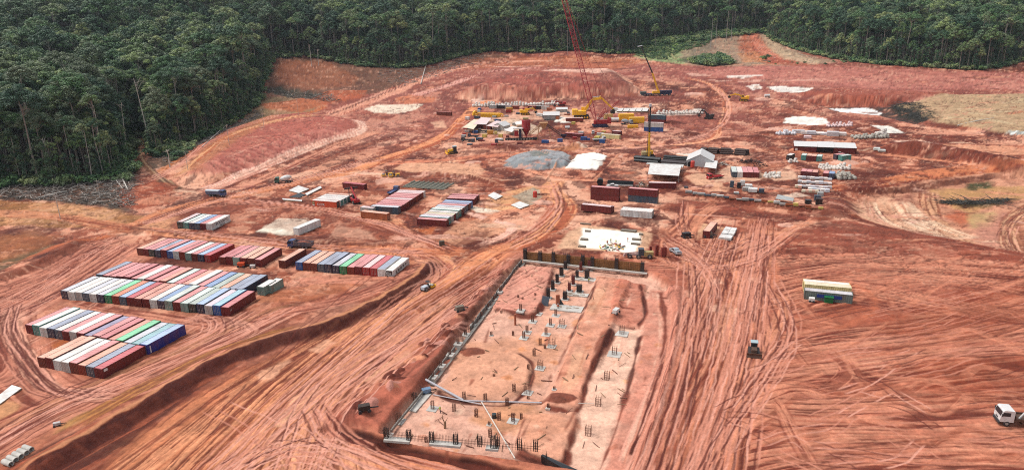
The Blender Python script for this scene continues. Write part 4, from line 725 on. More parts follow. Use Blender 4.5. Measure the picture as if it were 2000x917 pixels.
for i, k in enumerate(KINDS):
    H, cl = clumpset(k, 11 + i); size = .62 if k != 'shrub' else .5
    tips = [(c[0] * .85, c[1] * .85, c[2] - c[4] * .5) for c in cl[::5]]
    if k == 'shrub': tips = [(c[0] * .6, c[1] * .6, c[2]) for c in cl[::3]]
    tm = trunk_mesh(H * .93 if k not in ('column', 'shrub') else (H - 4 if k == 'column' else 1.0), {'slender': .34, 'column': .32, 'shrub': .12}.get(k, .48), tips, 40 + i, lean=random.uniform(-1, 1))
    trm = tm.mesh('trunk'); trm.materials.append(BARK2 if i in (3, 6, 9) else BARK)
    crm = leafmesh('crown', cl, size, 1.55, 70 + i); LF = (LEAF, LEAFC, LEAFB, LEAF, LEAFB, LEAFC, LEAFB, LEAF, LEAFC, LEAF, LEAF, LEAFB)[i]; crm.materials.append(LF)
    # joined copy for the far forest
    V, F, T = leaves(cl, .95, 1.3, 90 + i); jm = bpy.data.meshes.new('forest_tree'); nv0 = len(tm.v)
    allv = list(tm.v) + [tuple(v) for v in V.tolist()]; jm.from_pydata(allv, [], list(tm.f) + [tuple(int(q) + nv0 for q in f) for f in F])
    at = jm.attributes.new('tint', 'FLOAT', 'POINT'); at.data.foreach_set('value', np.concatenate([np.zeros(nv0, np.float32), T]))
    jm.materials.append(BARK); jm.materials.append(LF); mi = np.zeros(len(jm.polygons), np.int32); mi[len(tm.f):] = 1; jm.polygons.foreach_set('material_index', mi)
    jo = bpy.data.objects.new('%02d_forest_tree' % i, jm); TCOL.objects.link(jo)
    TR.append((k, trm, crm, H))
def fsdq(x, y):
    r = np.clip(np.searchsorted(RY, y), 1, NR - 1); u = x / ROWD[r]; c = np.clip(np.searchsorted(ux, u), 1, NC - 1); return FD[r, c]
PT = []
def jitter(x0, x1, y0, y1, sp):
    xs = np.arange(x0, x1, sp); ys = np.arange(y0, y1, sp); X, Y = np.meshgrid(xs, ys); X = X + rng.uniform(-.45, .45, X.shape) * sp; Y = Y + rng.uniform(-.45, .45, Y.shape) * sp; return X.ravel(), Y.ravel()
for (ya, yb, sp) in ((150, 700, 8.4), (700, 1100, 9.8), (1100, 2600, 12.5)):
    X, Y = jitter(-.98 * yb - 60, .98 * yb + 60, ya, yb, sp)
    k = (np.abs(X) < .86 * Y + 60) & (Y > 110); X, Y = X[k], Y[k]; f = fsdq(X, Y) - 9 * (fbm(X / 14, Y / 14, 3, 77) - .42); k = f > 1.0; PT.append(np.stack([X[k], Y[k], f[k]], 1))
PT = np.concatenate(PT); hz = hq(PT[:, 0], PT[:, 1])
r1 = rng.random(len(PT)); vi = np.empty(len(PT), np.int32)
edge_ = PT[:, 2] < 13
inner_choice = rng.choice([0, 1, 2, 3, 4, 5, 6, 8], len(PT), p=[.19, .19, .12, .1, .14, .14, .06, .06]); edge_choice = rng.choice([0, 1, 2, 3, 4, 5, 6, 7, 8, 9], len(PT), p=[.09, .09, .08, .1, .06, .06, .14, .15, .12, .11])
vi = np.where(edge_, edge_choice, inner_choice).astype(np.int32)
big = fbm(PT[:, 0] / 70, PT[:, 1] / 70, 3, 5)
sc = (.64 + .66 * rng.random(len(PT)) ** 1.5) * np.where(PT[:, 1] < 450, 1.08, 1.) * (.84 + .36 * big) * np.where(edge_, .93, 1.) * (1 + .22 * (rng.random(len(PT)) > .94)); rz = rng.uniform(0, 6.28, len(PT))
dist = np.hypot(PT[:, 0], PT[:, 1]); inframe = np.abs(PT[:, 0]) < .76 * PT[:, 1] + 5
score = dist - 170 * (PT[:, 2] < 9) + 1e5 * (~inframe)
order = np.argsort(score); IND = order[:288]; REST = order[288:]
DESC = {'broad': 'broad domed green tree', 'umbrella': 'tall flat crowned tree', 'round': 'rounded dense tree', 'slender': 'slender high crowned tree', 'column': 'narrow vine draped tree', 'shrub': 'low leafy bush'}
def zone(x, y, f):
    if f < 12:
        if x < -.5 * y and y < 420: return 'at the left forest edge behind the felled branches'
        if x < -100 and y < 520: return 'on the forest edge above the terraced cut'
        if x < -20: return 'on the forest edge behind the brown clearing'
        if x < 190: return 'on the forest edge behind the red crane'
        return 'on the far right forest edge'
    px = 1000 + 1385 * x / (y * cp + 25); dd = math.hypot(x, y)
    return ('in the left forest, ' + ('third' if dd > 520 else 'second' if dd > 440 else 'first') + ' belt back, ' + ('near the left picture edge' if px < 130 else 'left of the track' if px < 260 else 'right of the track' if px < 400 else 'towards the brown clearing')) if x < -100 else 'inside the far forest behind the front trunks'
for i in IND:
    x, y, f = PT[i]; k, trm, crm, H = TR[vi[i]]; lb = DESC[k] + ' ' + zone(x, y, f)
    e = empty('rainforest_tree', (x, y, hz[i] - .3), rz[i], lb, 'tree', 'rainforest trees ' + zone(x, y, f) + ' (' + k + ')'); e.scale = (sc[i],) * 3
    link('trunk', trm, None, e); cw_ = link('crown', crm, None, e)
    if i % 11 == 3: cw_.material_slots[0].link = 'OBJECT'; cw_.material_slots[0].material = LEAF2; e['label'] = 'pale ' + lb.replace('rounded dense', 'rounded').replace('narrow vine draped', 'vine draped').replace('tall flat crowned', 'flat crowned').replace('slender high crowned', 'slender').replace('broad domed green', 'domed'); e['group'] = e['group'] + ' pale'
def gn_scatter(name, pts, idx, rot, scl, coll, kind='stuff'):
    m = bpy.data.meshes.new(name); m.vertices.add(len(pts)); m.vertices.foreach_set('co', np.asarray(pts, np.float32).ravel())
    for nm, ty, arr in (('idx', 'INT', idx), ('rot', 'FLOAT', rot), ('scl', 'FLOAT', scl)):
        a = m.attributes.new(nm, ty, 'POINT'); a.data.foreach_set('value', np.asarray(arr, np.int32 if ty == 'INT' else np.float32))
    o = bpy.data.objects.new(name, m); COL.objects.link(o); o['kind'] = kind
    ng = bpy.data.node_groups.new(name, 'GeometryNodeTree'); ng.interface.new_socket('Geometry', in_out='INPUT', socket_type='NodeSocketGeometry'); ng.interface.new_socket('Geometry', in_out='OUTPUT', socket_type='NodeSocketGeometry')
    N = ng.nodes; L = ng.links; gi = N.new('NodeGroupInput'); go = N.new('NodeGroupOutput'); ip = N.new('GeometryNodeInstanceOnPoints'); ci = N.new('GeometryNodeCollectionInfo')
    ci.inputs['Collection'].default_value = coll; ci.inputs['Separate Children'].default_value = True; ci.inputs['Reset Children'].default_value = True
    def att(nm, ty):
        a = N.new('GeometryNodeInputNamedAttribute'); a.data_type = ty; a.inputs['Name'].default_value = nm; return a.outputs['Attribute']
    cx = N.new('ShaderNodeCombineXYZ'); L.new(att('rot', 'FLOAT'), cx.inputs['Z']); er = N.new('FunctionNodeEulerToRotation'); L.new(cx.outputs[0], er.inputs[0])
    cs = N.new('ShaderNodeCombineXYZ'); s_ = att('scl', 'FLOAT'); [L.new(s_, cs.inputs[q]) for q in range(3)]
    L.new(gi.outputs[0], ip.inputs['Points']); L.new(ci.outputs[0], ip.inputs['Instance']); ip.inputs['Pick Instance'].default_value = True
    L.new(att('idx', 'INT'), ip.inputs['Instance Index']); L.new(er.outputs[0], ip.inputs['Rotation']); L.new(cs.outputs[0], ip.inputs['Scale']); L.new(ip.outputs[0], go.inputs[0])
    md = o.modifiers.new('scatter', 'NODES'); md.node_group = ng; return o
P3 = np.stack([PT[REST, 0], PT[REST, 1], hz[REST] - .3], 1)
gn_scatter('forest', P3, vi[REST], rz[REST], sc[REST], TCOL)
# undergrowth along the forest edges and in the valley clearing
UP = []; US = []
X, Y = jitter(-1300, 1300, 120, 1200, 4.2); k = (np.abs(X) < .86 * Y + 30); X, Y = X[k], Y[k]; f = fsdq(X, Y); k = (f > -3.5) & (f < 9); k &= rng.random(len(X)) < .8
UP.append(np.stack([X[k], Y[k]], 1)); US.append(rng.uniform(.45, 1.5, k.sum())); UI = [rng.integers(10, 12, k.sum())]
X, Y = jitter(-1300, 1300, 120, 1200, 4.8); k = (np.abs(X) < .86 * Y + 30); X, Y = X[k], Y[k]; f = fsdq(X, Y); k = (f > -1) & (f < 14); X, Y = X[k], Y[k]
UP.append(np.stack([X, Y], 1)); US.append(rng.uniform(.3, .8, len(X))); UI.append(rng.choice([4, 5, 7, 8, 8, 7], len(X)))
def scatter_px(pxpoly, sp, p, s0, s1):
    W_ = world(pxpoly); X, Y = jitter(W_[:, 0].min(), W_[:, 0].max(), W_[:, 1].min(), W_[:, 1].max(), sp); ins = np.zeros(len(X), bool); n_ = len(W_)
    for i in range(n_):
        ax, ay = W_[i]; bx, by = W_[(i + 1) % n_]
        if ay != by: ins ^= ((ay > Y) != (by > Y)) & (X < (bx - ax) * (Y - ay) / (by - ay) + ax)
    ins &= rng.random(len(X)) < p; UP.append(np.stack([X[ins], Y[ins]], 1)); US.append(rng.uniform(s0, s1, ins.sum()))
scatter_px([(1240, 112), (1255, 84), (1300, 74), (1400, 64), (1380, 90), (1330, 100), (1300, 118)], 4.5, .8, .25, .8)
scatter_px([(1350, 124), (1375, 112), (1410, 112), (1432, 126), (1390, 130)], 4, .95, .9, 1.7)
scatter_px([(1250, 86), (1300, 74), (1480, 58), (1500, 64), (1400, 76), (1290, 90)], 6, .8, .8, 1.6)
scatter_px([(1600, 120), (1700, 126), (1900, 138), (1940, 133), (1700, 120)], 5, .5, .4, 1.)
scatter_px([(1500, 122), (1560, 122), (1620, 126), (1520, 128)], 5, .2, .3, .7)
scatter_px([(210, 350), (260, 330), (270, 345), (240, 362)], 4, .5, .5, 1.2); scatter_px([(330, 305), (380, 290), (380, 300), (340, 315)], 4, .6, .5, 1.2)
UP = np.concatenate(UP); US = np.concatenate(US); UI = np.concatenate(UI + [rng.integers(10, 12, len(UP) - sum(len(q) for q in UI))]); z_ = hq(UP[:, 0], UP[:, 1])
gn_scatter('undergrowth', np.column_stack([UP, z_ - .1]), UI, rng.uniform(0, 6.28, len(UP)), US, TCOL)
# trees that stand alone in the clearing
def lone(px, py, k, s, label):
    p = g(px, py); _, trm, crm, H = TR[k]; e = empty('lone_tree', p, random.uniform(0, 6), label, 'tree'); e.scale = (s,) * 3; link('trunk', trm, None, e); link('crown', crm, None, e)
lone(1280, 92, 4, .8, 'dark bushy tree standing alone at the green edge of the valley clearing')
lone(1388, 92, 6, 1.0, 'leftmost of the tall slim trees left standing in the brown valley clearing')
lone(1398, 84, 9, .9, 'thin tall tree just right of the leftmost one in the brown valley clearing')
lone(1418, 80, 3, 1.0, 'flat crowned pale trunked tree in the middle of the brown valley clearing')
lone(1428, 79, 6, 1.05, 'rightmost of the tall trees left standing in the brown valley clearing')
lone(1496, 118, 11, 1.5, 'small round bush beside the red dirt road climbing out of the valley')
# felled timber
def logs(name, polys, n, lmin, lmax, rmin, rmax, matl, up=.8, sd_=1):
    rr = random.Random(sd_); mb = MB()
    for P, n_ in zip(polys, n):
        W_ = world(P); x0, x1, y0, y1 = W_[:, 0].min(), W_[:, 0].max(), W_[:, 1].min(), W_[:, 1].max(); c = 0; it = 0
        while c < n_ and it < n_ * 12:
            it += 1; x, y = rr.uniform(x0, x1), rr.uniform(y0, y1); ins = False
            for i in range(len(W_)):
                ax, ay = W_[i]; bx, by = W_[(i + 1) % len(W_)]
                if (ay > y) != (by > y) and x < (bx - ax) * (y - ay) / (by - ay) + ax: ins = not ins
            if not ins: continue
            c += 1; L = rr.uniform(lmin, lmax) * (1 if rr.random() < .8 else 1.9); a = rr.uniform(0, math.pi) if rr.random() < .6 else rr.gauss(-.5, .35); z = float(hq(x, y)); r = rr.uniform(rmin, rmax)
            p0 = Vector((x, y, z + r + rr.random() * .5)); dz = rr.uniform(-.1, .22) * L * up; p1 = p0 + Vector((L * math.cos(a), L * math.sin(a), max(dz, float(hq(x + L * math.cos(a), y + L * math.sin(a))) - z + .1))); m_ = (p0 + p1) * .5 + Vector((rr.uniform(-.4, .4), rr.uniform(-.4, .4), rr.uniform(-.2, .3)))
            mb.tube([p0, m_, p1], [r, r * .8, r * .35], 4)
            if rr.random() < .5: mb.bar(m_, m_ + Vector((rr.uniform(-2, 2), rr.uniform(-2, 2), rr.uniform(.3, 1.6))), r * .4, 4, r * .1)
    o = mb.obj(name, matl); o['kind'] = 'stuff'; return o
DZ = [[(0, 358), (150, 356), (262, 340), (262, 405), (180, 402), (100, 390), (0, 390)], [(300, 310), (350, 295), (440, 252), (500, 215), (515, 225), (450, 258), (380, 300), (330, 320)], [(740, 132), (830, 136), (900, 112), (960, 104), (940, 122), (850, 150), (790, 168), (735, 160)], [(520, 170), (640, 184), (665, 200), (600, 196)], [(1250, 118), (1400, 74), (1500, 64), (1580, 112), (1650, 122), (1500, 126), (1380, 130)]]
logs('felled_branches', DZ, [420, 300, 380, 130, 160], 2, 7, .07, .22, DEADW)
logs('felled_dark_branches', DZ, [330, 160, 160, 130, 90], 2, 6, .07, .25, mat('rotting_wood', (.075, .062, .05), .9, var=.4), sd_=5)
logs('brush_pile', [[(1735, 206), (1770, 202), (1800, 212), (1826, 236), (1800, 240), (1765, 226)], [(1832, 380), (1900, 384), (1975, 378), (1960, 388), (1860, 388)]], [420, 160], 2, 6, .06, .2, mat('charred_wood', (.05, .048, .04), .9, var=.5), sd_=9)
for (a, b, r, lb) in (((75, 388), (150, 372), .3, 'long pale felled trunk lying at the left over the branch heap'), ((150, 355), (215, 352), .28, 'straight felled trunk lying along the foot of the left forest'), ((236, 345), (250, 372), .4, 'short pale sawn log lying upright against the heap beside the forest track'),
                       ((215, 340), (240, 370), .25, 'thin fallen trunk leaning down to the heap left of the forest track'), ((380, 282), (405, 253), .35, 'pale broken trunk on the heap beside the terraced cut'), ((395, 288), (450, 240), .25, 'long grey trunk lying along the heap above the terraced cut'),
                       ((822, 165), (832, 128), .4, 'upturned pale trunk on the branch heap in the brown clearing'), ((1870, 246), (1940, 232), .3, 'dark log lying across the lower edge of the sand field')):
    A, B = g(*a), g(*b); MB().tube([A + [0, 0, .5], (A + B) / 2 + [0, 0, .9], B + [0, 0, .6]], [r, r * .85, r * .5], 7).obj('fallen_log', mat('pale_dead_wood', (.5, .46, .4), .9, var=.3)); tag(bpy.context.scene.collection.objects[-1], lb, 'log')
# standing dead trunks and bare poles at the clearing edge
for i, (px, py, h, lb) in enumerate(((297, 300, 44, 'bare pale trunk standing right of the forest track'), (247, 300, 30, 'pale leaning trunk at the forest edge left of the track'), (103, 354, 22, 'bare pale trunk leaning left at the foot of the left forest'), (331, 326, 9, 'short dead snag beside the forest track mouth'), (622, 128, 16, 'bare broken trunk standing on the brown clearing'), (609, 130, 22, 'tall bare grey trunk at the edge of the brown clearing'))):
    p = g(px, py); e = empty('bare_tree', p, i, lb, 'tree'); trunk_mesh(h, .34, [(random.uniform(-3, 3), random.uniform(-3, 3), h * random.uniform(.85, 1.05)) for _ in range(4)], 600 + i, lean=-.6 if i != 1 else .9).obj('trunk', mat('pale_dead_wood', (.5, .46, .4), .9, var=.3), e)
# ------------------------------------------------------------------ the air
hzm = bpy.data.materials.new('haze'); hzm.use_nodes = True; hn = hzm.node_tree; hn.nodes.clear(); ho = hn.nodes.new('ShaderNodeOutputMaterial'); hv = hn.nodes.new('ShaderNodeVolumePrincipled')
hv.inputs['Color'].default_value = (.80, .88, 1, 1); hv.inputs['Density'].default_value = HAZE = .000045; hv.inputs['Anisotropy'].default_value = .3; hn.links.new(hv.outputs[0], ho.inputs['Volume'])
ztop = max(float(HZ.max()) + 60, 200); hb = MB().box(-9000, 9000, -400, 9500, float(HZ.min()) - 1.5, ztop).obj('haze', hzm); hb['kind'] = 'stuff'
# ------------------------------------------------------------------ shipping containers
RUSTC = tuple(lin(120, 62, 40)); DUST = tuple(lin(196, 150, 128))
PC = {'maroon': (108, 38, 38), 'rust': (128, 52, 38), 'brown': (112, 54, 42), 'red': (170, 44, 42), 'orange': (206, 84, 52), 'navy': (28, 40, 66), 'blue': (36, 84, 144), 'royal': (34, 48, 130), 'slate': (58, 78, 92), 'dkgreen': (26, 48, 42),
      'green': (24, 128, 78), 'teal': (70, 140, 130), 'greygreen': (120, 150, 140), 'white': (222, 220, 214), 'grey': (164, 166, 162), 'lightgrey': (196, 196, 190), 'tan': (190, 150, 112), 'yellow': (206, 184, 96), 'black': (30, 30, 32), 'ochre': (168, 94, 58), 'cream': (224, 210, 150), 'reefer': (104, 118, 112)}
RC = {'pink': (222, 140, 138), 'rose': (206, 116, 118), 'redtop': (196, 78, 84), 'salmon': (226, 154, 132), 'peach': (236, 178, 146), 'white': (242, 240, 232), 'ice': (204, 216, 224), 'mint': (208, 230, 222), 'slatetop': (140, 162, 186), 'violet': (138, 142, 176), 'bluetop': (116, 158, 204),
      'sky': (158, 196, 232), 'cyan': (150, 206, 220), 'aqua': (132, 192, 200), 'greentop': (112, 220, 160), 'sage': (168, 192, 180), 'lilac': (222, 214, 224), 'orangetop': (218, 130, 92), 'palepink': (232, 206, 204), 'creamtop': (236, 228, 190), 'brick': (176, 84, 70), 'greytop': (186, 190, 192)}
def paint(c): return mat('paint_' + c, lin(*PC[c], .85), .45, var=.2, scale=.9, tint=(RUSTC if c not in ('white', 'grey', 'lightgrey', 'cream') else DUST, .35), streak=.35)
def roofp(c): return mat('roof_' + c, lin(*[v * .68 + q * .32 for v, q in zip(RC[c], (206, 176, 168))], .95), .42, var=.10, scale=.55, tint=(tuple(lin(*[v * .55 + q * .45 for v, q in zip(RC[c], (150, 96, 78))], .8)), .38))  # container roofs paled to carry sky reflection in the colour, plus dirt patches
GASK = mat('dark_rubber', (.025, .025, .028), .7); STEEL = mat('galvanised_steel', (.45, .46, .46), .4, .6)
CM = {}
def cmesh(L, H):
    k = (L, H)
    if k in CM: return CM[k]
    W = 1.2; h = L / 2; b = MB()
    for sgn in (-1, 1):                      # corrugated sides
        n = int(L / .56); xs = []
        for i in range(n):
            x0 = -h + .18 + (L - .36) * i / n; p = (L - .36) / n; xs += [(x0, 0), (x0 + p * .34, 0), (x0 + p * .5, .05), (x0 + p * .84, .05)]
        xs.append((h - .18, 0)); vs = []
        for x, d in xs: y = sgn * (W - .02 - d); vs += [(x, y, .16), (x, y, H - .12)]
        m = len(xs); b.add(vs, [(2 * i, 2 * i + 2, 2 * i + 3, 2 * i + 1) if sgn < 0 else (2 * i, 2 * i + 1, 2 * i + 3, 2 * i + 2) for i in range(m - 1)])
    ys = []; n = 5
    for i in range(n): y0 = -W + .15 + (2 * W - .3) * i / n; p = (2 * W - .3) / n; ys += [(y0, 0), (y0 + p * .34, 0), (y0 + p * .5, .05), (y0 + p * .84, .05)]
    ys.append((W - .15, 0)); vs = []
    for y, d in ys: vs += [(h - .03 - d, y, .16), (h - .03 - d, y, H - .12)]
    b.add(vs, [(2 * i, 2 * i + 2, 2 * i + 3, 2 * i + 1) for i in range(len(ys) - 1)]); walls = b.mesh('walls')
    f = MB()
    for x in (-h, h - .16):
        for y in (-1.22, 1.06): f.box(x, x + .16, y, y + .16, 0, H)
        f.box(x + .004, x + .15, -1.06, 1.06, 0, .16); f.box(x + .004, x + .15, -1.06, 1.06, H - .13, H - .004)
    for y in (-1.22, 1.14): f.box(-h + .16, h - .16, y, y + .08, .003, .16); f.box(-h + .16, h - .16, y, y + .08, H - .11, H - .004)
    frame = f.mesh('frame')
    r = MB(); n = int(L / 1.1); r.box(-h + .15, h - .15, -1.15, 1.15, H - .09, H - .045)
    for i in range(n): x0 = -h + .25 + (L - .5) * i / n; r.box(x0, x0 + (L - .5) / n * .5, -1.08, 1.08, H - .045, H - .003)
    roof = r.mesh('roof')
    doors = []
    for s in (-1, 1):
        d = MB(); y0, y1 = (-1.05, -.015) if s < 0 else (.015, 1.05); d.box(-h + .02, -h + .07, y0, y1, .17, H - .14)
        for z in (.45, .45 + (H - .9) * .5, H - .45): d.box(-h - .005, -h + .02, y0 + .08, y1 - .08, z - .14, z + .14)
        doors.append(d.mesh('door'))
    bars = []
    for s in (-1, 1):
        d = MB()
        for q in (.3, .74): d.bar((-h - .03, s * q, .1), (-h - .03, s * q, H - .08), .028, 4); d.box(-h - .06, -h - .02, s * q - .13, s * q + .13, 1.05, 1.12)
        bars.append(d.mesh('locking_bars'))
    CM[k] = (walls, frame, roof, doors, bars); return CM[k]
def container(x, y, yaw, body, roof, label, group=None, L=12.19, H=2.6, z=None, door=None, near=True, name='shipping_container', rooflabel=None):
    z = float(hq(x, y)) - .05 if z is None else z
    e = empty(name, (x, y, z), yaw, label, 'container', group); wl, fr, rf, ds, bs = cmesh(L, H)
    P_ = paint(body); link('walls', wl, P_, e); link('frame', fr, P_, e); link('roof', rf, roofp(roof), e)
    if near:
        for i in (0, 1): dd = link('door', ds[i], paint(door) if door else P_, e); link('locking_bars', bs[i], STEEL if body not in ('maroon', 'rust', 'brown') else P_, dd)
    return e
ORD = ['first', 'second', 'third', 'fourth', 'fifth', 'sixth', 'seventh', 'eighth', 'ninth', 'tenth', 'eleventh', 'twelfth', 'thirteenth', 'fourteenth', 'fifteenth', 'sixteenth', 'seventeenth', 'eighteenth', 'nineteenth', 'twentieth', 'twenty first', 'twenty second']
RN = {'pink': 'pink', 'rose': 'rose pink', 'redtop': 'red', 'salmon': 'salmon', 'peach': 'peach', 'white': 'white', 'ice': 'pale grey', 'mint': 'mint white', 'slatetop': 'slate blue', 'violet': 'violet blue', 'bluetop': 'blue', 'sky': 'light blue', 'cyan': 'cyan', 'aqua': 'aqua', 'greentop': 'green', 'sage': 'sage green', 'lilac': 'lilac white',
      'orangetop': 'orange', 'palepink': 'pale pink', 'creamtop': 'cream', 'brick': 'brick red', 'greytop': 'grey'}
BN = {'reefer': 'grey green', 'dkgreen': 'dark green', 'greygreen': 'grey green', 'lightgrey': 'light grey', 'slate': 'slate grey', 'royal': 'royal blue', 'ochre': 'orange brown'}
def row(pR, pL, items, where, group, dz=0, flip=1, H=2.6, frm='left', n=None, L=12.19, start=0, inv=False):
    """containers side by side; items listed from the left end of the row (or the far end)"""
    A = np.array(g(*pR, dz)[:2]); B = np.array(g(*pL, dz)[:2]); v = B - A; D = np.hypot(*v); v /= D; n = n or len(items); p = D / n
    u = np.array([v[1], -v[0]]) * flip; yaw = math.atan2(u[1], u[0]); zz = float(np.median([hq(*(A + v * D * k + u * 6)) for k in (.1, .3, .5, .7, .9)]))
    es = []
    for i, it in enumerate(items):
        if it is None: continue
        k = n - 1 - i; c = A + v * (p * k + p / 2) + u * L / 2; body, roof = it[:2]
        lb = '%s roofed %s container, %s from %s %s' % (RN[roof], BN.get(body, body), ORD[i], frm, where)
        e = container(c[0] + u[0] * random.uniform(-.12, .12), c[1] + u[1] * random.uniform(-.12, .12), yaw + random.uniform(-.004, .004) + (math.pi if inv else 0), body, roof, lb, group, L=L, H=H + (random.choice([0, 0, .0, .25]) if L > 7 else 0), z=zz - .05 + random.uniform(0, .04), door=it[2] if len(it) > 2 else None)
        es.append(e)
    return es
def T(s): return [tuple(q.split('/')) for q in s.split()]
rE = row((448.5, 617.6), (120.7, 583.4), T('navy/ice lightgrey/white grey/white slate/ice lightgrey/white navy/ice green/greentop rust/orangetop slate/sky maroon/redtop maroon/salmon maroon/salmon lightgrey/white navy/bluetop greygreen/mint maroon/pink greygreen/mint dkgreen/sage navy/sky grey/lilac blue/cyan maroon/rose'), 'in the long front row', 'containers in the long front row')
rE2 = row((473.5, 566.5), (185.5, 534.7), T('slate/slatetop maroon/pink maroon/pink maroon/pink maroon/rose maroon/pink white/white maroon/rose maroon/pink rust/salmon greygreen/mint red/rose rust/salmon white/white maroon/pink blue/bluetop greygreen/sage tan/peach slate/slatetop navy/slatetop'), 'in the second long row', 'containers in the row behind the long front row', dz=2.65)
rM = row((202.5, 739.9), (77.2, 716.8), T('brown/peach maroon/peach lightgrey/white grey/white brown/pink rust/peach slate/slatetop maroon/redtop'), 'in the row nearest the camera', 'containers in the short row nearest the camera')
rM2 = row((291, 692), (52.7, 650), T('maroon/pink teal/white lightgrey/white navy/slatetop slate/white maroon/pink grey/white maroon/pink navy/violet maroon/pink maroon/rose rust/salmon green/greentop slate/ice teal/aqua royal/sky'), 'in the row behind the nearest one', 'containers in the row behind the nearest one')
rA = row((412.2, 512.9), (268.5, 497.6), T('brown/peach maroon/pink dkgreen/pink navy/slatetop maroon/pink blue/sky lightgrey/pink rust/rose greygreen/white brown/pink navy/sky red/redtop'), 'in the row left below the dirt road', 'containers in the upper left row')
rB = row((511.6, 522.3), (428.3, 515.5), T('brown/rose maroon/rose greygreen/pink maroon/peach brown/peach maroon/pink'), 'in the short row of six', 'containers in the short row of six')
row((559.2, 524.8), (544.8, 523.1), [('brown', 'peach')], 'x', None, n=1)[0]['label'] = 'single brown container standing alone between the two rows below the road'
rF = row((768, 540), (577.8, 526.8), T('blue/slatetop brown/peach brown/peach slate/slatetop navy/slatetop navy/ice green/greentop rust/pink maroon/pink red/palepink red/redtop white/slatetop white/white/black'), 'in the row beside the roller road', 'containers in the row that ends in a white one')
rS = row((414.4, 449.4), (347.2, 446.4), T('dkgreen/palepink teal/mint navy/white slate/bluetop maroon/pink white/white'), 'in the small upper left block', 'containers in the small upper left block')
rH = row((831.7, 383.4), (778.4, 419.2), T('slate/ice maroon/pink maroon/rose rust/pink maroon/pink maroon/palepink maroon/rose rust/pink maroon/pink rust/palepink white/palepink'), 'in the pink roofed block', 'containers in the pink roofed block', frm='the near end')
rG = row((924, 404.2), (871.4, 443.2), T('maroon/pink teal/ice grey/palepink maroon/creamtop greygreen/white teal/mint maroon/white navy/ice navy/pink brown/violet blue/sky'), 'in the white topped block', 'containers in the block with white middle roofs', frm='the near end')
row((937, 391.2), (926, 401), [('maroon', 'pink'), ('maroon', 'pink'), ('maroon', 'rose')], 'of the far red trio', 'three far red containers', frm='near end')
rI = row((692, 389.5), (657.8, 406), T('orange/white/dkgreen white/white/teal white/white/teal lightgrey/white/teal rust/peach/black'), 'beside the red reach stacker', 'containers beside the reach stacker', frm='the near end')
def side(pL, pR, body, roof, label, group=None, L=12.19, H=2.6, dz=0, stack=0, off=0., name='shipping_container'):
    """container whose long side faces the camera between two ground points"""
    A = np.array(g(*pL, dz)[:2]); B = np.array(g(*pR, dz)[:2]); u = B - A; u /= np.hypot(*u); nrm = np.array([-u[1], u[0]])
    m = (A + B) / 2 + nrm * (1.22 + off); zz = float(hq(*m)) - .05 + stack; return container(m[0], m[1], math.atan2(u[1], u[0]) + math.pi, body, roof, label, group, L=L, H=H, z=zz, name=name)
side((702, 425.7), (759.6, 431.5), 'ochre', 'peach', 'orange brown container standing alone in front of the pink roofed block')
side((703, 416), (731, 419), 'grey', 'palepink', 'short pale roofed container behind the lone orange brown one', L=6.06)
side((663, 366), (718, 372), 'maroon', 'redtop', 'dark red container standing alone behind the reach stacker')
side((1134.2, 414.2), (1193.6, 419.1), 'maroon', 'palepink', 'dark red container with a pale roof, nearest left of the four central stacks')
side((1134.2, 414.2), (1193.6, 419.1), 'maroon', 'palepink', 'pale roofed container directly behind the nearest dark red central one', off=2.5)
G4 = 'containers stacked two high in the centre'
side((1152.5, 389.5), (1208.8, 394.6), 'maroon', 'rose', 'lower dark red container of the left central stack', G4, H=2.9); side((1152.5, 389.5), (1208.8, 394.6), 'maroon', 'pink', 'upper dark red container of the left central stack', G4, stack=2.92, H=2.9)
side((1226.5, 393), (1283.4, 398.5), 'slate', 'slatetop', 'dark teal lower container of the right central stack', G4, H=2.9); side((1226.5, 393), (1283.4, 398.5), 'maroon', 'pink', 'dark red container on top of the dark teal one', G4, stack=2.92, H=2.9)
side((1211.3, 421.5), (1273, 426.5), 'white', 'white', 'all white container nearest right of the four central stacks'); side((1211.3, 421.5), (1273, 426.5), 'lightgrey', 'white', 'white roofed container directly behind the all white central one', off=2.5)
side((1265.8, 365), (1321.4, 368.9), 'maroon', 'palepink', 'dark red container in front of the white roofed open shed')
side((1571.8, 583.9), (1662.1, 593.1), 'reefer', 'greytop', 'grey container with a blue painted band, nearest of the three standing alone on the right')
side((1575.3, 554.2), (1660, 562), 'cream', 'creamtop', 'yellow sided container in the middle of the three standing alone on the right', dz=2.6)
side((1573, 549), (1657, 557), 'cream', 'white', 'pale roofed container at the back of the three standing alone on the right', dz=2.6)
side((1256.3, 256.1), (1296, 257.6), 'blue', 'sky', 'blue lower container behind the piling rig mast', G4 + ' distance', H=2.9); side((1256.3, 256.1), (1296, 257.6), 'lightgrey', 'palepink', 'pale container on top of the blue one behind the piling rig', G4 + ' distance', stack=2.92, H=2.9)
side((1263, 239.5), (1301, 241.5), 'maroon', 'rose', 'dark red lower container behind the pale and blue stack', G4 + ' distance', stack=0, H=2.9); side((1263, 239.5), (1301, 241.5), 'slate', 'mint', 'dark teal upper container behind the pale and blue stack', G4 + ' distance', stack=2.92, H=2.9)
side((1103.5, 237.5), (1141, 238), 'rust', 'palepink', 'rust red container beside the red crawler crane'); side((1101, 267), (1139, 269.5), 'maroon', 'rose', 'dark red low container behind the pale sand heap')
side((1172, 269), (1210.5, 272), 'cream', 'creamtop', 'cream container with a dark doorway right of the pale sand heap'); side((1190, 263), (1216, 265), 'maroon', 'palepink', 'dark red container behind the cream one', L=6.06)
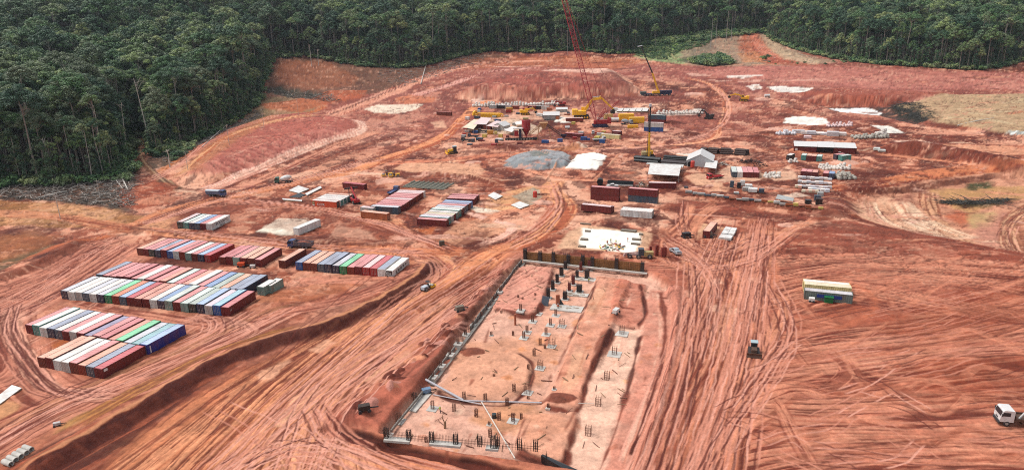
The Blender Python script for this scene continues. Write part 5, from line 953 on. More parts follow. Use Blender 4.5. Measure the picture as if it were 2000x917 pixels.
side((853, 224.5), (880, 226.5), 'brown', 'brick', 'dark brown container alone left of the batching plant'); side((1055, 232), (1093, 233), 'slate', 'white', 'grey container with a white canopy behind the red silo')
side((925, 250), (940, 251), 'maroon', 'pink', 'short dark red container in the plant yard, left one', L=6.06); side((943, 252), (958, 253), 'rust', 'palepink', 'short rust container in the plant yard, right one', L=6.06)
for i, (x, b_, r_) in enumerate(((962, 'grey', 'white'), (978, 'black', 'ice'), (991, 'grey', 'palepink'), (1005, 'rust', 'salmon'), (1038, 'rust', 'salmon'), (1052, 'black', 'greytop'), (1064, 'lightgrey', 'white'))):
    side((x - 6, 212 + i * .3), (x + 7, 212.4 + i * .3), b_, r_, '%s small site cabin, %s from the left in the far cabin row' % (RN[r_], ORD[i]), 'cabins in the far row', L=6.06, name='site_cabin')
# door-end rows of the stores yard
row((1482.6, 347.6), (1428.7, 345.5), T('slate/mint white/white maroon/pink maroon/pink maroon/rose'), 'beside the scrap heap', 'containers in the stores yard')
row((1604, 315.5), (1564, 312.5), T('teal/mint maroon/peach maroon/peach teal/mint'), 'in front of the long white shed', 'four short containers in front of the long shed', L=6.06)
row((1645, 316.5), (1624, 315), T('navy/pink teal/mint'), 'of the pair right of them', 'two short containers at the right', L=6.06); row((1546, 313), (1534, 312), [('black', 'white')], 'x', None, n=1, L=6.06)[0]['label'] = 'white roofed open container left of the four short ones'
row((1628.2, 350), (1563, 345), [('maroon', 'pink'), ('maroon', 'pink'), ('maroon', 'salmon'), None, ('maroon', 'pink'), ('navy', 'bluetop')], 'behind the white sheet stacks', 'containers behind the white sheet stacks', L=6.06)
p = g(1378.5, 465.1); container(p[0] + 2.9, p[1] + 5.5, R(62), 'maroon', 'peach', 'dark red container standing alone on the pale pad beside the white panels', z=float(hq(p[0], p[1])))
# two grey tarpaulined short ones at the end of the long double row
for i, (a, b_) in enumerate((((503, 577.5), (520, 579)), ((520, 575), (536, 570)))):
    q = g(505 + 14 * i, 577 - 3 * i); container(q[0] + 1.6, q[1] + 3.2, R(72), 'greygreen', 'white', ['left', 'right'][i] + ' of the two short grey green containers at the end of the long double row', L=6.06, z=float(hq(q[0], q[1])))
# lettering and painted marks -------------------------------------------------
def letters(e, txt, side_, x, z, size, col, name='lettering', rough=.5, sx=1.):
    c = bpy.data.curves.new(name, 'FONT'); c.body = txt; c.size = size; c.extrude = .01; c.resolution_u = 2; c.align_x = 'CENTER'; c.align_y = 'CENTER'; o = bpy.data.objects.new(name, c); COL.objects.link(o); o.parent = e; o.scale = (sx, 1, 1)
    c.materials.append(mat('sign_%d_%d_%d' % col, lin(*col), rough, var=.05)); 
    if side_ == 'y-': o.location = (x, -1.245, z); o.rotation_euler = (R(90), 0, 0)
    elif side_ == 'y+': o.location = (x, 1.245, z); o.rotation_euler = (R(90), 0, R(180))
    elif side_ == 'x-': o.location = (-6.2, x, z); o.rotation_euler = (R(90), 0, R(-90))
    bpy.context.view_layer.update(); dg = bpy.context.evaluated_depsgraph_get(); me_ = bpy.data.meshes.new_from_object(o.evaluated_get(dg)); q = bpy.data.objects.new(name, me_); COL.objects.link(q); q.parent = e; q.location = o.location; q.rotation_euler = o.rotation_euler; q.scale = o.scale
    if not me_.materials: me_.materials.append(c.materials[0])
    bpy.data.objects.remove(o); return q
letters(rS[-1], 'PODORYC', 'y-', .8, 1.55, 1.35, (70, 70, 72), sx=1.25); letters(rS[-1], 'LOGISTICS', 'y-', .6, .55, .6, (90, 90, 92), sx=1.3)
def panel(e, side_, x0, x1, z0, z1, col, name='painted_panel', d=.035, rough=.5):
    b = MB()
    if side_ == 'y-': b.box(x0, x1, -1.22 - d, -1.19, z0, z1)
    elif side_ == 'y+': b.box(x0, x1, 1.19, 1.22 + d, z0, z1)
    else: b.box(side_[0] - d, side_[0] + d, x0, x1, z0, z1)
    return b.obj(name, mat('sign_%d_%d_%d' % col, lin(*col), rough, var=.08), e)
A_ = [o for o in COL.objects if o.get('label', '').startswith('grey container with a blue')][0]
panel(A_, 'y+', -3.4, 2.9, .95, 1.9, (28, 62, 140), 'blue_band'); b = MB(); b.box(-1.2, .9, 1.23, 2.5, 0, 1.7); b.box(-1.35, 1.05, 1.23, 2.65, 1.7, 1.78); b.obj('generator_cover', mat('green_paint', lin(20, 110, 60), .5), A_)
b = MB(); b.box(3.4, 4.9, 2.0, 3.2, .3, 1.25, .1); t_ = b.obj('machine_housing', paint('white'), None, None); t_.location = (0, 0, 0); e = empty('air_compressor', A_.location, A_.rotation_euler[2], 'small white and black compressor in front of the grey container with the blue band', 'compressor'); t_.parent = e
b = MB(); [b.wheel(x, y, .32, .32, .2) for x in (3.7, 4.6) for y in (1.95, 3.25)]; b.obj('wheels', GASK, e)
panel(rM[-1], 'y-', -5.6, -4.6, 1.7, 2.3, (236, 234, 230), 'white_notice'); panel(rM2[-1], 'y-', -5.4, -5.1, .5, 2.3, (226, 226, 232), 'white_stripe')
for k in range(5): panel(rF[-1], 'y-', -4 + k * 1.7, -3 + k * 1.7, .9 + .1 * k, 1.9, (120, 118, 110), 'worn_mark', .03)
b = MB(); [b.bar((-6.2, -.9 + k * .35, .5), (-6.2, -.3 + k * .45, 2.1), .07, 4) for k in range(4)]; b.obj('white_stripes', paint('white'), rF[-1])
letters(rI[0], 'COR', 'y+', 1.6, 1.0, 1.5, (236, 232, 226), sx=1.2); panel(rI[0], 'y+', 4.6, 5.8, .9, 2.2, (170, 150, 110), 'poster', .03); panel(rI[0], 'y+', 4.7, 5.7, .3, .85, (236, 234, 230), 'white_notice', .04)
letters(rE[-1], 'CAI', 'y-', -5.2, 1.5, .7, (210, 200, 196), sx=.8)
for o, tx in ((rM2[0], 'M'),): pass
# ------------------------------------------------------------------ the excavation: walls, footings, columns, pipes
CONC = mat('concrete', lin(206, 200, 190), .8, var=.18, scale=.8, bump=.2); CONCD = mat('grey_concrete', lin(140, 134, 126), .85, var=.25, scale=.8); REBAR = mat('rusty_rebar', lin(120, 76, 60), .7, var=.3); DSTEEL = mat('dark_steel', lin(52, 42, 40), .6, var=.3)
FORM = mat('ochre_formwork', lin(150, 104, 60), .7, var=.3, scale=.5); RCOL = mat('red_primer', lin(110, 44, 38), .55, var=.2); BLK = mat('black_sheet', lin(26, 28, 32), .45, var=.3); GLASS = mat('dark_glass', (.02, .025, .03), .12); TYRE = GASK
def dirpt(a, b):
    A, B = g(*a), g(*b); d = B - A; L = math.hypot(d[0], d[1]); return A, B, L, math.atan2(d[1], d[0])
def cage(mb, w_, h, n=3, x=0, y=0, z=0, r=.05):
    for i in range(n + 1):
        for j in range(n + 1):
            if 0 < i < n and 0 < j < n: continue
            X, Y = x - w_ / 2 + w_ * i / n, y - w_ / 2 + w_ * j / n; mb.bar((X, Y, z), (X, Y, z + h + random.uniform(-.1, .15)), r, 4)
    k = int(h / .45)
    for q in range(k):
        zz = z + .2 + q * h / k; w2 = w_ / 2 + .02
        for a, b in (((-w2, -w2), (w2, -w2)), ((w2, -w2), (w2, w2)), ((w2, w2), (-w2, w2)), ((-w2, w2), (-w2, -w2))): mb.bar((x + a[0], y + a[1], zz), (x + b[0], y + b[1], zz), r * .6, 4)
    return mb
# back wall
A, B, L, an = dirpt((1026, 507), (1262, 531)); wallE = empty('retaining_wall', A, an, 'long ochre formwork wall with dark columns closing the far side of the excavation', 'wall')
cols = [0, .13, .245, .37, .49, .57, .765, .97]
for i in range(len(cols)):
    b = MB(); b.box(L * cols[i] - .55, L * cols[i] + .55, -.45, .35, -.2, 3.5 - .4 * (i % 2)); cage(b, .85, .9, 2, L * cols[i], -.05, 3.2 - .4 * (i % 2)); b.obj('column', DSTEEL, wallE)
    if i < len(cols) - 1:
        x0, x1 = L * cols[i] + .56, L * cols[i + 1] - .56; k = max(1, int((x1 - x0) / 2.6))
        for j in range(k):
            xa, xb = x0 + (x1 - x0) * j / k, x0 + (x1 - x0) * (j + 1) / k - .06; b = MB(); b.box(xa, xb, .02 + .02 * (j % 2), .12 + .02 * (j % 2), -.2, 3.0 + random.uniform(-.15, .1))
            for z in (.3, 1.0, 1.7, 2.4): b.box(xa + .03, xb - .03, -.1, .02, z, z + .12)
            for q in range(5): xx = xa + (xb - xa) * (q + .5) / 5; b.box(xx - .03, xx + .03, -.16, -.1, .1, 2.9)
            b.obj('formwork_panel', FORM, wallE)
b = MB(); b.box(-.5, L + .5, -1.3, -.5, -.2, .25); b.obj('footing_strip', CONC, wallE)
# left ditch wall with its footings
A, B, L, an = dirpt((1019, 512), (836, 748)); e = empty('trench_wall', A, an, 'low grey concrete trench wall running down the left side of the excavation', 'wall')
n = 14
for i in range(n):
    x0, x1 = L * i / n, L * (i + 1) / n - .1
    if i in (9, 10): continue
    MB().box(x0, x1, -.12, .12, -.3, 1.1 + .15 * math.sin(i * 2.1)).obj('wall_segment', CONCD, e)
b = MB(); b.box(0, L, .5, 1.3, -.2, .06); b.obj('ditch_floor', CONCD, e)
b = MB()
for i in range(22): cage(b, .5, 1.3 + .4 * random.random(), 1, L * (i + .5) / 22 * .78, .2, 0, .035)
b.obj('starter_bars', DSTEEL, e)
FT = [(977, 571), (965, 587), (953, 602), (940, 620), (924, 636), (909, 655), (895, 675), (879, 696), (861, 718), (845, 740)]
def footing(px, py, w_, h, hc, label, cat='footing', colm=REBAR, kind='cage', base=True, grp='reinforced footings in the excavation', cw=.8, rot=None, capm=None):
    p = g(px, py); e = empty('column_footing' if base else 'column_cage', p, R(-18.5) if rot is None else rot, label, cat, grp)
    if base: MB().box(-w_ / 2, w_ / 2, -w_ / 2, w_ / 2, -.3, h, .04).obj('pad', capm or CONC, e)
    z0 = h if base else -.1
    if kind == 'cage': cage(MB(), cw, hc, 2, 0, 0, z0, .045).obj('rebar_cage', colm, e)
    elif kind == 'form':
        b = MB(); b.box(-cw / 2, cw / 2, -cw / 2, cw / 2, z0 - .1, z0 + hc, .06)
        for z in np.arange(z0 + .3, z0 + hc, .7): b.box(-cw / 2 - .07, cw / 2 + .07, -cw / 2 - .07, cw / 2 + .07, z, z + .1)
        b.obj('column_form', colm, e); cage(MB(), cw * .7, .7, 1, 0, 0, z0 + hc, .04).obj('starter_bars', REBAR, e)
    return e
for i, (x, y) in enumerate(FT): footing(x, y, 2.0 if i > 4 else 1.5, .7 if i > 5 else .4, 1.4, 'white square footing, %s from the far end along the left trench wall' % ORD[i], cw=.5)
DARKC = [(1104.2, 525.8, .9, 2.6), (1134.4, 528.8, .8, 2.7), (1152.4, 526.4, 1.3, 3.0), (1096.6, 539, 1.1, 2.5), (1088.2, 552.2, .9, 2.5), (1079.8, 566, .9, 2.8), (1070.8, 582.2, .9, 2.9), (1127, 542, .9, 2.1), (1146.4, 544.4, 1.3, 2.8), (1119.4, 555.8, .9, 2.8), (1111.9, 568.4, .8, 2.4), (1131.4, 570.2, 1.4, 2.1), (1103.5, 584.6, 1.1, 2.2), (1102, 512, 1.0, 2.6), (1182, 521, 1.0, 2.3)]
for i, (x, y, w_, h) in enumerate(DARKC): footing(x, y, w_ + 1.0, .25, h, 'dark column form, %s counted from the far wall, among the upright forms' % ORD[i], 'column', colm=RCOL if i in (1, 2, 9, 10, 13, 14) else DSTEEL, kind='form', grp='dark column forms near the far wall', cw=w_)
for i, (x, y, sx, sy) in enumerate(((1143, 546, 7, 2.6), (1126, 576, 7, 2.2), (1107, 603, 9, 4.0))):
    p = g(x, y); e = empty('slab', p, R(-18.5), ['upper', 'middle', 'lower'][i] + ' white concrete slab among the dark column forms', 'slab'); MB().box(-sx / 2, sx / 2, -sy / 2, sy / 2, -.2, .35).obj('slab_block', CONC, e)
    b = MB(); [b.box(u, u + random.uniform(.6, 1.8), v, v + .2, .35, .45) for u, v in [(random.uniform(-sx / 2, sx / 2 - 1.8), random.uniform(-sy / 2, sy / 2 - .3)) for _ in range(7)]]; b.obj('loose_boards', mat('timber', lin(150, 120, 90), .8, var=.3), e)
p = g(1089.4, 597); e = empty('steel_column', p, .3, 'tall orange rusty column with a black tarp leaning beside the lower slab', 'column'); MB().box(-.5, .5, -.3, .3, 0, 3.4).obj('column_shaft', mat('orange_rust', lin(170, 92, 62), .7, var=.2), e); MB().add([(.5, -.6, 0), (1.9, -.6, 0), (.6, .2, 2.4), (.5, .6, 0), (1.9, .5, 0), (.5, -.2, 2.4)], [(0, 1, 2, 5), (3, 5, 2, 4), (1, 4, 2), (0, 5, 3), (0, 3, 4, 1)]).obj('black_tarp', BLK, e)
p = g(1063.6, 596); e = empty('formwork_plate', p, -.5, 'dark blue grey formwork plate leaning beside the row of column forms', 'formwork'); MB().add([(-1.1, -.1, 0), (1.1, -.1, 0), (1.1, .9, 2.4), (-1.1, .9, 2.4), (-1.1, .1, 0), (1.1, .1, 0), (1.1, 1.05, 2.4), (-1.1, 1.05, 2.4)], [(0, 1, 2, 3), (7, 6, 5, 4), (0, 4, 5, 1), (1, 5, 6, 2), (2, 6, 7, 3), (3, 7, 4, 0)]).obj('plate', mat('slate_steel', lin(64, 72, 84), .5), e)
CG = [(1017, 606.5), (1051, 613), (1085.5, 616.4), (1040.3, 628.3), (1075, 635), (1097.7, 637), (1029.4, 649), (1066.5, 653.4), (1023, 660), (1055, 673), (1077.4, 676.3), (1043.2, 693.7), (1055, 718.8), (1030.5, 766.8), (1004, 763.5), (845, 798), (887, 802), (930.5, 812.4), (975, 819), (957.6, 852), (906.4, 778.6), (948, 782), (990.5, 791), (1002, 822)]
big_ = {5: 1.2, 10: 1.5, 12: 1.1, 13: 1.3}
for i, (x, y) in enumerate(CG): footing(x, y, 2.2 if i < 14 or i in (15, 23) else 0, .12, 1.9, 'rebar column cage on the sandy pit floor, %s from the far end' % (ORD[i] if i < 22 else ['twenty third', 'twenty fourth'][i - 22]), 'column cage', base=(i < 9 or i in (10, 12, 13, 15, 23)), cw=big_.get(i, .55), grp='rebar column cages on the sandy pit floor')
for i, (x, y) in enumerate(((1214.7, 651.2), (1200, 691.6), (1185.3, 739.5), (1168.3, 790.8), (1148.8, 848))): footing(x, y, 3.2, .12, 2.1, 'rebar cage standing in the flooded strip, %s from the far end' % ORD[i], 'column cage', base=i < 2, cw=1.05, grp='rebar cages in the flooded strip')
p = g(1006.5, 634); e = empty('steel_post', p, 0, 'single orange rusty post at the left of the sandy pit floor', 'post'); MB().bar((0, 0, 0), (0, 0, 3.1), .3, 8).obj('post_shaft', mat('orange_rust', lin(170, 92, 62)), e)
# front rebar wall
A, B, L, an = dirpt((752, 854), (1056, 903)); e = empty('rebar_wall', A, an, 'long row of upright reinforcement bars along the near edge of the excavation', 'wall'); b = MB(); b2 = MB()
for i in range(int(L / .28)):
    x = i * .28; 
    b.bar((x, 0, -.2), (x + random.uniform(-.05, .05), random.uniform(-.05, .05), 1.5 + .25 * math.sin(x * .7) + random.uniform(-.1, .1)), .035, 4)
for z in (.35, .85): b2.bar((0, .04, z), (L, .04, z), .035, 4)
b.obj('vertical_bars', REBAR, e); b2.obj('horizontal_bars', REBAR, e)
for k, (a, c) in enumerate(((0, .17), (.3, .5), (.66, .74))): MB().box(L * a, L * c, -.9, .5, -.35, .12).obj('footing_pad', CONC, e)
for k in (0.01, .16, .31, .465, .62, .71, .73, .87, .97): cage(MB(), .75 if k != .71 else 1.2, 2.2, 2, L * k, 0, 0, .06).obj('rebar_cage', DSTEEL, e)
# strip and pads on the left lower edge
p, q, L, an = dirpt((800, 800), (828, 768)); e = empty('slab', p, an, 'long pale slab beside the lower end of the left trench wall', 'slab'); MB().box(-.5, L + .5, -1.7, .4, -.2, .25).obj('slab_block', CONC, e); cage(MB(), .8, 1.9, 2, L * .5, .5, .2).obj('rebar_cage', DSTEEL, e)
A, B, L, an = dirpt((757, 848), (828, 768)); e = empty('starter_wall', A, an, 'thin line of starter bars at the lower left corner of the excavation', 'wall'); b = MB(); b.box(0, L, -.15, .15, -.3, .25); b.obj('kerb_beam', CONCD, e); b = MB(); [b.bar((x, 0, .2), (x, random.uniform(-.1, .1), 1.0), .03, 4) for x in np.arange(0, L, .6)]; b.obj('starter_bars', REBAR, e)
footing(779, 823, 2.4, .2, 1.8, 'white square footing at the lower left corner line of the excavation'); footing(756, 850, 2.0, .2, 1.5, 'round footed cage at the very corner of the excavation', kind='cage', cw=1.1)
# black covered form with a pale end
p, q, L, an = dirpt((1060, 905), (1132, 922)); e = empty('covered_formwork', p, an, 'black sheeted formwork box with a pale end at the bottom of the excavation', 'formwork')
MB().add([(-.3, 0, -.3), (L, -.9, -.3), (L, .7, -.3), (0, .5, -.3), (-.5, .1, 1.6), (L, -.9, 1.9), (L, .7, 1.9), (-.4, .5, 1.7)], [(0, 1, 5, 4), (4, 5, 6, 7), (1, 2, 6, 5), (2, 3, 7, 6), (3, 0, 4, 7)]).obj('black_cover', BLK, e)
MB().box(L + .01, L + .35, -.95, .75, -.3, 1.95).obj('end_board', CONC, e); MB().add([(.5, .2, 1.6), (.9, .2, 1.6), (.6, .3, 3.0)], [(0, 1, 2)]).add([(.5, .24, 1.6), (.9, .24, 1.6), (.6, .34, 3.0)], [(2, 1, 0)]).obj('flap', BLK, e)
# pipes
def pipe(a, b_, r, label, m, lift=.4, lift2=None, name='pipe'):
    A, B = g(*a), g(*b_); e = MB().tube([A + [0, 0, lift], B + [0, 0, lift if lift2 is None else lift2]], [r, r], 8).obj(name, m, smooth=False); return tag(e, label, 'pipe')
PBL = mat('blue_grey_pipe', lin(196, 192, 196), .5, var=.1); PWH = mat('pale_pipe', lin(226, 214, 200), .5)
pipe((832, 751), (905, 783), .26, 'thick grey blue pipe sloping down from the end of the left trench wall', PBL, 1.4, .3); pipe((905, 784), (1058, 788), .17, 'long blue grey pipe lying across the pit floor', PBL, .3)
pipe((846, 772), (940, 791), .12, 'thin pale pipe below the thick grey blue one', PBL, .3); pipe((941, 789), (1006, 905), .13, 'long thin pale pipe running down to the near rebar wall', PWH, .6, 1.2); pipe((1130, 789), (1160, 790), .08, 'short thin pale pipe reaching a cage in the flooded strip', PWH, .3)
pipe((810, 560), (812, 562), .01, 'x', PWH) if False else None
p = g(965.4, 815); e = empty('drum', p, 0, 'dark upright drum beside the thin pale pipe on the pit floor', 'drum'); b = MB(); b.lathe([(.5, 0), (.52, .05), (.5, .9), (.52, .95), (.4, 1.0)], 14); b.obj('barrel', mat('dark_teal_paint', lin(40, 52, 56), .5), e)
p = g(868, 836); e = empty('forked_stake', p, .4, 'crooked forked brown stake standing on the wet pit floor', 'stake'); MB().tube([(0, 0, -.2), (.1, 0, 1.4), (-.3, .1, 2.6), (-.1, 0, 3.4)], [.13, .12, .08, .04], 6).tube([(.3, 0, -.2), (.35, .1, 1.5), (.9, .1, 2.3)], [.12, .1, .04], 6).obj('wood', mat('timber', lin(150, 90, 70), .8), e)
def smallmachine(px, py, rz, label, col, sc_=1.):
    p = g(px, py); e = empty('water_pump', p, rz, label, 'pump'); e.scale = (sc_,) * 3; b = MB(); b.box(-.9, .9, -.5, .5, .35, 1.2, .08); b.obj('housing', col, e); b = MB(); [b.wheel(x, y, .3, .3, .18) for x in (-.7, .7) for y in (-.6, .6)]; b.obj('wheels', GASK, e); MB().tube([(.9, 0, .6), (1.6, .2, .4), (2.2, .5, .2)], [.12, .12, .12], 6).obj('hose', GASK, e); return e
smallmachine(833, 768, .4, 'blue and white pump at the lower end of the left trench wall', mat('pump_blue', lin(120, 150, 180), .5), 1.1); smallmachine(1203, 612, 1.0, 'white pump standing at the head of the flooded strip', paint('white'), 1.2)
smallmachine(712, 803, .3, 'dark pump on the earth bank at the lower left of the excavation', mat('dirty_dark', lin(60, 46, 38), .8, var=.4), 1.3); smallmachine(1382, 463, 0, 'dirty pump in front of the lone container on the pale pad', mat('dirty_grey', lin(130, 116, 100), .8, var=.3), 1.6); smallmachine(1340, 464, .2, 'black pump at the left end of the pale pad', BLK, 1.6)
smallmachine(898, 607, .5, 'grey scrap pump on the bank left of the trench wall', mat('dirty_grey', lin(130, 116, 100)), 1.3); smallmachine(112, 831, .4, 'small grey machine on the yellowish verge at the lower left', mat('dirty_pale', lin(196, 188, 184), .7, var=.3), .7); smallmachine(494, 523, 0, 'small white machine in front of the short row of six containers', paint('white'), .9); smallmachine(472, 521, 0, 'small orange machine with a white cap before the short row of six', mat('bright_orange', lin(220, 84, 40), .5), 1.3)
# concrete culvert pipes, bottom left
for i, (l, r_) in enumerate((((6, 905), (25, 910)), ((15, 897), (35, 902)), ((26, 890), (45, 895)), ((36, 884), (55, 888)), ((46, 877), (65, 881)))):
    A, B = g(*l), g(*r_); d = B - A; an = math.atan2(d[1], d[0]); e = empty('culvert_pipe', (A + B) / 2, an, '%s from the left of the white concrete culvert pipes at the lower left' % ORD[i], 'pipe', 'concrete culvert pipes'); h = 1.15; R1, R2 = .52, .42; n = 18; b = MB()
    vs = [(x, r * math.cos(2 * math.pi * k / n), .52 + r * math.sin(2 * math.pi * k / n)) for x, r in ((-h, R2), (-h, R1), (h, R1), (h, R2)) for k in range(n)]; b.add(vs, [(j * n + k, j * n + (k + 1) % n, ((j + 1) % 4) * n + (k + 1) % n, ((j + 1) % 4) * n + k) for j in range(4) for k in range(n)]); b.obj('pipe_shell', CONC, e, smooth=False)
def sheet(P, h, label, m=None, name='white_sheet', cat='sheet', tz=.12, dz=0):
    W_ = [g(*q) for q in P]; z = max(w_[2] for w_ in W_) + h; c = sum(W_) / len(W_); e = empty(name, (c[0], c[1], z), 0, label, cat); b = MB(); b.prism([(w_[0] - c[0], w_[1] - c[1]) for w_ in W_][::-1], -tz, 0); b.obj('sheet_layer', m or paint('white'), e)
    if h > .5:
        b = MB(); [b.bar((w_[0] - c[0], w_[1] - c[1], w_[2] - z - .1), (w_[0] - c[0], w_[1] - c[1], -tz), .08, 6) for w_ in W_]; b.obj('posts', STEEL, e)
    else:
        b = MB(); b.prism([((w_[0] - c[0]) * .97, (w_[1] - c[1]) * .97) for w_ in W_][::-1], min(w_[2] for w_ in W_) - z - .1, -tz - .004); b.obj('pallet_layer', mat('timber', lin(150, 120, 90), .8, var=.3), e)
    return e
sheet([(-30, 795), (24, 754), (43, 759), (-10, 797)], .25, 'white flat sheet at the left edge of the picture'); sheet([(953, 384), (964, 377), (982, 384), (968, 392)], .5, 'left of the two white square sheets right of the long block'); sheet([(998, 402), (1015, 395), (1034, 403), (1015, 409)], .4, 'right of the two white square sheets, below the gravel patch')
sheet([(564, 374), (583, 364), (604, 371), (584, 379)], .5, 'white diamond shaped sheet stack near the road on the left'); sheet([(551, 389), (590, 392), (590, 395), (553, 392)], .5, 'narrow pale stack in front of the white diamond sheets'); sheet([(565, 386), (585, 378), (597, 381), (585, 387)], .3, 'dark stack beside the white diamond sheets', BLK, name='dark_stack'); sheet([(596, 380), (626, 366), (629, 369), (600, 384)], .6, 'long narrow pale stack behind the white diamond sheets')
sheet([(1264.9, 352.8), (1325.4, 356.5), (1329.8, 335.5), (1269.3, 332)], 3.2, 'white roofed open shed behind a dark red container', name='open_shed', cat='shed', tz=.15); sheet([(1276, 334), (1333, 337), (1335, 331), (1280, 329)], 2.6, 'narrow pale lean to behind the white roofed shed', paint('lightgrey'), name='lean_to', cat='shed')
sheet([(1375, 337), (1398, 340), (1401, 325), (1379, 323)], 2.8, 'small white roofed shed behind the red flatbed truck', name='open_shed', cat='shed')
# white panel stacks beside the lone container
for i, (x, y) in enumerate(((1411, 464), (1423, 465.5), (1416, 456), (1428, 457.5), (1420, 449.5), (1431, 451))):
    p = g(x, y); e = empty('panel_stack', p, R(62), 'white panel stack on the pale pad, %s of the six, counted from the nearest left' % ORD[i], 'panels', 'white panel stacks'); [MB().box(-1.9, 1.9 - .1 * (k % 2), -1.15, 1.15 - .06 * k, .16 * k, .16 * k + .13).obj('panel', paint('white'), e) for k in range(5)]
# the long white cabin on the slab
A = g(584, 459.5); B = g(627.2, 442.3); d = B - A; an = math.atan2(d[1], d[0]); L = math.hypot(d[0], d[1]); e = empty('site_cabin', (A + B) / 2, an, 'long white site cabin standing on the white slab behind the blue tipper truck', 'cabin')
for k in range(5): MB().box(-L / 2 + L * k / 5 + .04, -L / 2 + L * (k + 1) / 5 - .04, 0, .06, .1, 2.7).obj('wall_panel', paint('white'), e)
for k in range(5): MB().box(-L / 2 + L * k / 5 + .04, -L / 2 + L * (k + 1) / 5 - .04, 2.44, 2.5, .1, 2.7).obj('wall_panel', paint('white'), e)
MB().box(-L / 2 - .02, -L / 2 + .04, .06, 2.44, .1, 2.7).obj('end_wall', paint('white'), e); MB().box(L / 2 - .04, L / 2 + .02, .06, 2.44, .1, 2.7).obj('end_wall', paint('white'), e); MB().box(-L / 2 - .08, L / 2 + .08, -.06, 2.56, 2.7, 2.82).obj('roof', paint('white'), e); MB().box(-L / 2 + .03, L / 2 - .03, .03, 2.47, 0, 2.68).obj('dark_joints', DSTEEL, e)
# poles
for i, (bx, by, tx, ty, lb) in enumerate(((118, 427, 108, 377, 'pale wooden pole at the far left beside the dirt road'), (367, 331, 359, 296, 'pale wooden pole at the lower end of the terraced cut'), (448, 284, 443, 246, 'pale wooden pole on the rim of the terraced cut'), (333, 327, 331, 292, 'pale wooden pole by the mouth of the forest track'), (196, 388, 180, 350, 'leaning pole in the branch heap at the left'), (516, 250, 513, 215, 'thin pole farther up the rim of the terraced cut'), (583, 226, 581, 196, 'thin pole behind the terraced cut'), (565, 192, 563, 168, 'thin pole beside the dark ditch'), (1108, 108, 1107, 74, 'utility pole with a cross arm at the forest edge by the crane boom'))):
    p = g(bx, by); e = empty('utility_pole', p, .3, lb, 'pole'); s_ = .951 * (by - 5) / 79.1; h = (by - ty) / s_ / .95; b = MB(); b.tube([(0, 0, -.5), (0, 0, h)], [.16, .10], 6); b.obj('pole', mat('pale_dead_wood', (.5, .46, .4), .9), e)
    MB().box(-.9, .9, -.06, .06, h - .5, h - .38).obj('cross_arm', mat('pale_dead_wood', (.5, .46, .4), .9), e)
# ------------------------------------------------------------------ vehicles and machines
YEL = mat('machine_yellow', lin(246, 186, 20, .9), .45, var=.12, tint=(DUST, .4)); REDP = mat('machine_red', lin(186, 30, 38), .45, var=.12, tint=(DUST, .2)); BLUEP = mat('truck_blue', lin(62, 88, 134), .4, var=.12, tint=(DUST, .3)); WHP = mat('truck_white', lin(232, 230, 226), .4, var=.06, tint=(DUST, .2)); TARP = mat('pale_tarp', lin(200, 206, 212), .6, var=.1); GRN_ = mat('machine_green', lin(60, 110, 96), .45); RIM = mat('wheel_rim', lin(170, 160, 150), .5); SOIL = mat('load_of_earth', tuple(lin(150, 84, 64)), .95, var=.3, scale=1.5, bump=.6); NAVY = mat('machine_navy', lin(46, 48, 78), .5, var=.2)
def wheels(e, pts, r=.52, w_=.42):
    for x, y in pts:
        b = MB(); b.wheel(x, y, r, r, w_, 16); o = b.obj('wheel', TYRE, e); s = 1 if y > 0 else -1; b = MB(); b.wheel(x, y + s * (w_ / 2 - .02), r, r * .55, .08, 10); b.obj('rim', RIM, o)
